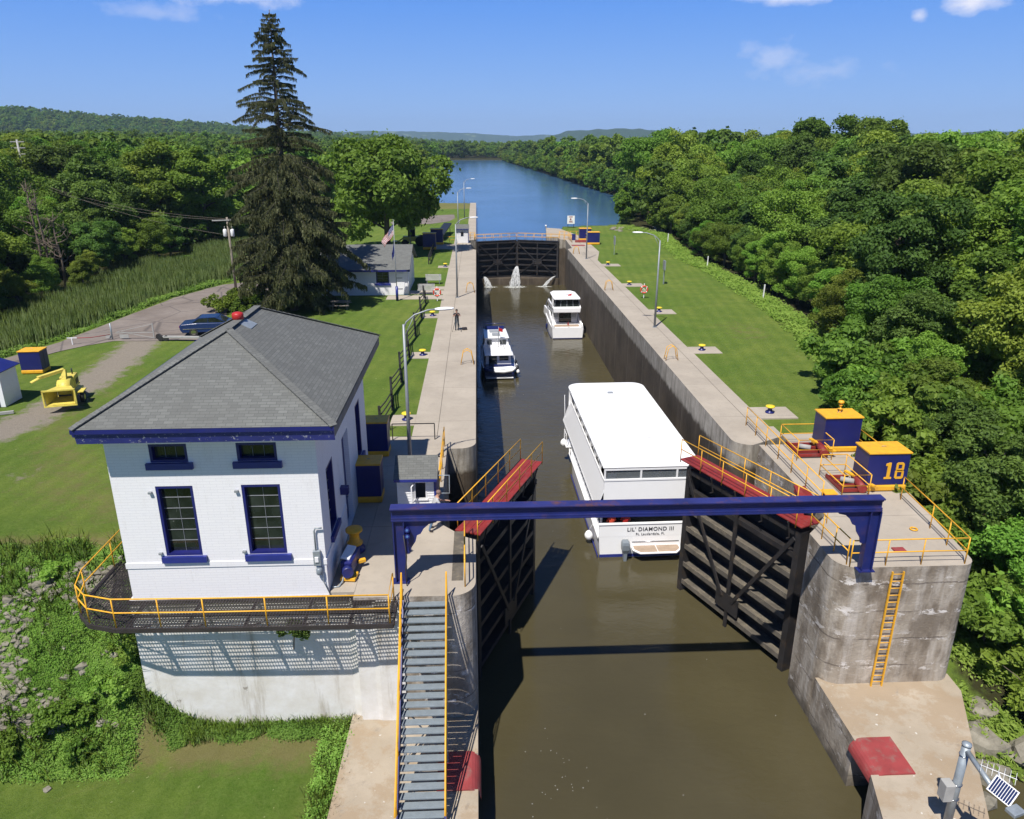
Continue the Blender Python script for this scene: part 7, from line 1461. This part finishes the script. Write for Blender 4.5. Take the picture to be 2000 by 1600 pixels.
o = blades('reeds', pts_in(16000, -46,-26,44,138, lambda x,y: (x < road_edge(y)-1.0)&(x > np.interp(y,WL_Y,WL_X)-1)&~(((x+41)/2.6)**2+((y-106)/5)**2 < 1), 3), .6, 1.6, 'reed', 6, .024, 4, .3, .42); tag(o, 'tall green reed bed between the road and the left wood', 'reeds')
def leafy(name, pts, hmin, hmax, mat, per=14, size=.09, seed=1, spread=.2, label=''):
    rng = np.random.default_rng(seed); pts = np.array(pts); n = len(pts)*per; hh = np.repeat(rng.uniform(hmin,hmax,len(pts))*(.5+vnoise(pts[:,0],pts[:,1],1.3,seed)), per); B = np.repeat(pts, per, 0) + np.stack([rng.normal(0,spread,n), rng.normal(0,spread,n), np.zeros(n)],1); B[:,2] = height(B[:,0],B[:,1]) + hh*rng.random(n)**.6
    nm = rng.normal(size=(n,3))*.32 + np.array([0,-.35,.9]); nm /= np.linalg.norm(nm,axis=1)[:,None]; V, F = leaves_np(B, nm, size*rng.uniform(.5,1.5,n), rng, 2.1); o = bpy.data.objects.new(name, mesh_np(name, V, F, M[mat])); COL.objects.link(o); soften(o, V, rng, 4); return tag(o, label, name.split('_')[-1], kind='stuff')
slope_mask = lambda x,y: ((vnoise(x,y,1.5,12) > .40)|(vnoise(x,y,.35,19) > .62)|(y > 24.9+vnoise(x,y,1.2,4))|(y < 21.9))&(y < 26.9-1.1*vnoise(x,y,.9,14))
leafy('roadside_weeds', pts_in(5200, -46,-27,42,92, lambda x,y: (x < road_edge(y)-.35)&(x > road_edge(y)-2.6), 4), .08,.4, 'weed_leaf', 12, .10, 5, label='fresh green verge of weeds along the service road')
leafy('slope_weeds', pts_in(15000, -27,-12.3,20.5,26.9, lambda x,y: slope_mask(x,y)&(x > -.72*y-9), 5), .02,.20, 'weed_leaf', 16, .038, 6, .15, label='bright leafy weeds growing over the left slope')
o = blades('slope_grass', pts_in(900, -27,-12.3,20.4,26.9, lambda x,y: slope_mask(x,y)&(x > -.72*y-9), 15), .25,.7, 'weed', 9, .014, 6, 1.3); tag(o, 'long arching grass among the weeds of the left slope', 'grass')
leafy('foot_weeds', pts_in(800, -12.6,-4.55,21.2,22.62, lambda x,y: y > 22.62-1.15*vnoise(x,y,.6,3)**1.6-.08, 6), .03,.34, 'weed_leaf', 22, .036, 7, .10, label='ragged weeds along the foot of the white retaining wall')
leafy('apron_weeds', pts_in(850, -6.6,-4.7,12,22.3, lambda x,y: np.abs(x+5.1+.35*vnoise(x,y,1.2,5)) < .35+.3*vnoise(x,y,.8,4), 7), .03,.34, 'weed_leaf', 22, .038, 8, .10, label='dense green weeds along the edge of the left apron')
o = blades('foot_grass', pts_in(420, -12.6,-4.55,21.6,22.62, lambda x,y: y > 22.62-1.0*vnoise(x,y,.5,3)**2-.08, 16), .12,.55, 'weed', 8, .009, 17, .9, .10); tag(o, 'ragged grass tufts along the foot of the white wall', 'grass')
o = blades('apron_grass', pts_in(520, -6.3,-4.8,12,22.3, lambda x,y: np.abs(x+5.15+.35*vnoise(x,y,1.2,5)) < .3+.3*vnoise(x,y,.8,4), 18), .12,.5, 'weed', 8, .009, 18, .9, .10); tag(o, 'grass tufts fringing the left apron', 'grass')
leafy('edge_weeds', [(TX(y)-.3+rr.uniform(-.8,1.6), y, 0) for y in np.arange(36,140,.05)], .08,.55, 'weed_leaf', 14, .13, 11, .25, label='uncut weeds along the foot of the right wood')
leafy('bank_weeds', pts_in(4200, 18.4,27,20.5,38, lambda x,y: (x > np.interp(y,[18,24,30,36],[17.6,19.0,19.5,19.7]))&(vnoise(x,y,1.3,8) > .35), 12), .1,.6, 'weed_leaf', 14, .10, 12, .2, label='weeds on the steep bank below the right shrubs')
b = MB(); b.prism([(-41+2.4*math.cos(R(a))*(1+.2*math.sin(a*.05)), 106+4.6*math.sin(R(a))) for a in range(0,360,20)], -.75, -.42); paint('algae', (.13,.30,.02), .8, .15, scale=2); tag(b.build('pond', M['algae']), kind='structure')
# ---- rocks
def rock_verts(rg, c, s):
    bm = bmesh.new(); bmesh.ops.create_icosphere(bm, subdivisions=2 if s > .5 else 1, radius=1); k = Vector((rg.uniform(.7,1.3), rg.uniform(.7,1.2), rg.uniform(.45,.8))); off = Vector((rg.random()*50, rg.random()*50, 0)); rot = Matrix.Rotation(rg.uniform(0,6.28), 3, 'Z')
    for v in bm.verts: n = mnoise.noise(v.co*1.3+off); v.co = rot @ (Vector((v.co.x*k.x, v.co.y*k.y, v.co.z*k.z))*(1+.55*n)*s) + Vector(c)
    V = [tuple(v.co) for v in bm.verts]; F = [tuple(v.index for v in f.verts) for f in bm.faces]; bm.free(); return V, F
def rocks():
    rg = random.Random(9); b = MB(); n = 0
    while n < 1000:
        x = rg.uniform(-22,-12.4); y = rg.uniform(21.7,25.6)
        if (vnoise(x,y,1.5,12) > .50 or y > 25.2) and rg.random() < .93: continue
        s = rg.uniform(.06,.17)*(1.4 if rg.random() < .15 else 1); b.add(*rock_verts(rg, (x,y,float(height(x,y))+s*.05), s)); n += 1
    tag(b.build('riprap', M['rock'], fix=False), 'loose riprap stones scattered over the left slope', 'stones', kind='stuff')
    b = MB()
    for k in range(170): x = rg.uniform(24,34); y = rg.uniform(134,146); s = rg.uniform(.25,.8); b.add(*rock_verts(rg, (x,y,-.9+rg.uniform(0,.8)*(1 if y < 141 else .2)), s))
    tag(b.build('bank_rocks', M['rock'], fix=False), 'reddish rocks and driftwood on the canal bank at the right', 'stones', kind='stuff')
    for lab, x, y, s in (('large grey boulder beside the outer edge of the right apron', 18.95,22.0,.75),('pale flat boulder near the gauge pole aerial', 18.5,20.7,.62),('brown boulder at the right picture edge above the water', 20.2,21.5,.8),('small boulder lowest on the bank beside the apron', 17.6,19.6,.45),('reddish boulder half hidden by the bank weeds', 19.6,23.3,.55),('pale stone lying on the lower lawn', -14.5,19.9,.13)):
        b = MB(); V, F = rock_verts(rg, (x,y,max(-7.2, float(height(x,y)))+s*.15), s); b.add(V, F); tag(b.build('boulder', M['rock'], fix=True, smooth=False), lab, 'boulder')
rocks()
def specks():
    rg = random.Random(4); b = MB()
    for k in range(60):
        cx, cy, sp = ((2.9,20.8,1.5) if k < 26 else (rg.uniform(1,12), rg.uniform(19,70), .4)); b.obox((cx+rg.gauss(0,sp*.5), cy+rg.gauss(0,sp), -7.288), rg.uniform(.012,.035), rg.uniform(.012,.04), .01, rg.uniform(0,3))
    tag(b.build('floating_debris', M['wood_grey'], fix=False), 'small pale specks of debris floating on the lock water', 'debris', kind='stuff')
specks()
# ---- the distant woods: points that carry tree crowns
def far_wood(name, pts, label, scale=(1.0,1.45), sizes=None):
    me = bpy.data.meshes.new(name); me.from_pydata(pts, [], []); rs_ = random.Random(len(pts)); at = me.attributes.new('size', 'FLOAT', 'POINT'); at.data.foreach_set('value', sizes or [rs_.uniform(*scale) for _ in pts]); o = bpy.data.objects.new(name, me); COL.objects.link(o); tag(o, label, 'wood', kind='stuff')
    g = bpy.data.node_groups.new('scatter_'+name, 'GeometryNodeTree'); g.interface.new_socket(name='Geometry', in_out='INPUT', socket_type='NodeSocketGeometry'); g.interface.new_socket(name='Geometry', in_out='OUTPUT', socket_type='NodeSocketGeometry')
    N = g.nodes.new; i = N('NodeGroupInput'); ou = N('NodeGroupOutput'); mp = N('GeometryNodeMeshToPoints'); ip = N('GeometryNodeInstanceOnPoints'); j = N('GeometryNodeJoinGeometry')
    for p in FT:
        c = [k for k in PK[id(p)] if k.name.startswith('crown')][0]; oi = N('GeometryNodeObjectInfo'); oi.transform_space = 'ORIGINAL'; oi.inputs['Object'].default_value = c; oi.inputs['As Instance'].default_value = True; tf = N('GeometryNodeTransform'); sc = c.parent.scale[0]; g.links.new(oi.outputs['Geometry'], j.inputs[0])
    ri = N('FunctionNodeRandomValue'); ri.data_type = 'INT'; ri.inputs[4].default_value = 0; ri.inputs[5].default_value = len(FT)-1
    rv = N('FunctionNodeRandomValue'); rv.data_type = 'FLOAT'; rv.inputs[2].default_value = 0; rv.inputs[3].default_value = 6.28; cx = N('ShaderNodeCombineXYZ'); g.links.new(rv.outputs[1], cx.inputs[2])
    rs = N('GeometryNodeInputNamedAttribute'); rs.data_type = 'FLOAT'; rs.inputs[0].default_value = 'size'
    g.links.new(i.outputs[0], mp.inputs[0]); g.links.new(mp.outputs[0], ip.inputs['Points']); g.links.new(j.outputs[0], ip.inputs['Instance']); ip.inputs['Pick Instance'].default_value = True
    g.links.new(ri.outputs[2], ip.inputs['Instance Index']); g.links.new(cx.outputs[0], ip.inputs['Rotation']); g.links.new(rs.outputs[0], ip.inputs['Scale']); g.links.new(ip.outputs[0], ou.inputs[0])
    md = o.modifiers.new('scatter', 'NODES'); md.node_group = g; return o
for nm_, sd2, lb_ in (('right_inner_wood','R','crowded treetops deep inside the right-hand wood'),('left_inner_wood','L','crowded treetops deep inside the left-hand wood')):
    q_ = [c for c in REST if c[6] == sd2]; far_wood(nm_, [(c[2], c[3], float(height(c[2], c[3]))) for c in q_], lb_, sizes=[c[4]/10 for c in q_])
def wood_pts(test, x0, x1, y0, y1, sp, dz=0): return [(x, y, float(height(x,y))*(1 if float(height(x,y)) > -1.6 else 0)+dz) for x, y in scatter(x0,x1,y0,y1,sp,test)]
far_wood('right_bank_wood', wood_pts(lambda x,y: x > RB(y)+7 and y > 205, 24, 420, 206, 480, 8.5), 'dense distant wood along the right bank of the canal', (1.1,1.8))
far_wood('left_bank_wood', wood_pts(lambda x,y: x < float(np.interp(y, LB_Y, LB_X))-(6 if y < 240 else 4) and y > 203, -420, -14, 203, 480, 8.8), 'dense distant wood beyond the reed bed on the left', (1.0,1.4))
far_wood('horizon_wood', wood_pts(lambda x,y: (x > RB(y)+8 or x < float(np.interp(y, LB_Y, LB_X))-4 or y > 762), -760, 860, 480, 1120, 12.5), 'far woods closing the canal reach under the hills', (1.15,1.65))
far_wood('right_bank_bushes', [(RB(y)+.8+rr.uniform(-.5,1.5), y, -1.3) for y in np.arange(240,750,4.0)], 'low willow bushes overhanging the right bank of the canal', (.65,.95))
far_wood('hill_wood', [(math.sin(R(a))*d, math.cos(R(a))*d, float(np.interp(a, [-62,-45,-34,-30,-25,-19,-14,-8,-2,2], [120,100,76,67,57,46,32,22,10,-4]))*math.sin(min(1, (d-1150)/900*1.9)*math.pi/2)**1.3*.99-9) for a, d in [(rr.uniform(-38, 1), 1160+430*rr.random()) for _ in range(3600)] ], 'forest of the dark green hill behind the left wood', (1.2,1.9))
# ------------------------------------------------------------------ the air
def haze():
    b = MB(); b.box(-4000, 4000, -320, 8200, -12, 210); o = b.build('haze', None or M['rock']); o.data.materials.clear()
    m = bpy.data.materials.new('haze'); m.use_nodes = True; nt = m.node_tree; nt.nodes.clear(); ou = nt.nodes.new('ShaderNodeOutputMaterial'); v = nt.nodes.new('ShaderNodeVolumePrincipled'); v.inputs['Color'].default_value = (.52,.74,1,1); v.inputs['Density'].default_value = HAZE; v.inputs['Anisotropy'].default_value = 0
    nt.links.new(v.outputs[0], ou.inputs['Volume']); o.data.materials.append(m); tag(o, kind='stuff')
HAZE = 1.05e-4
haze()
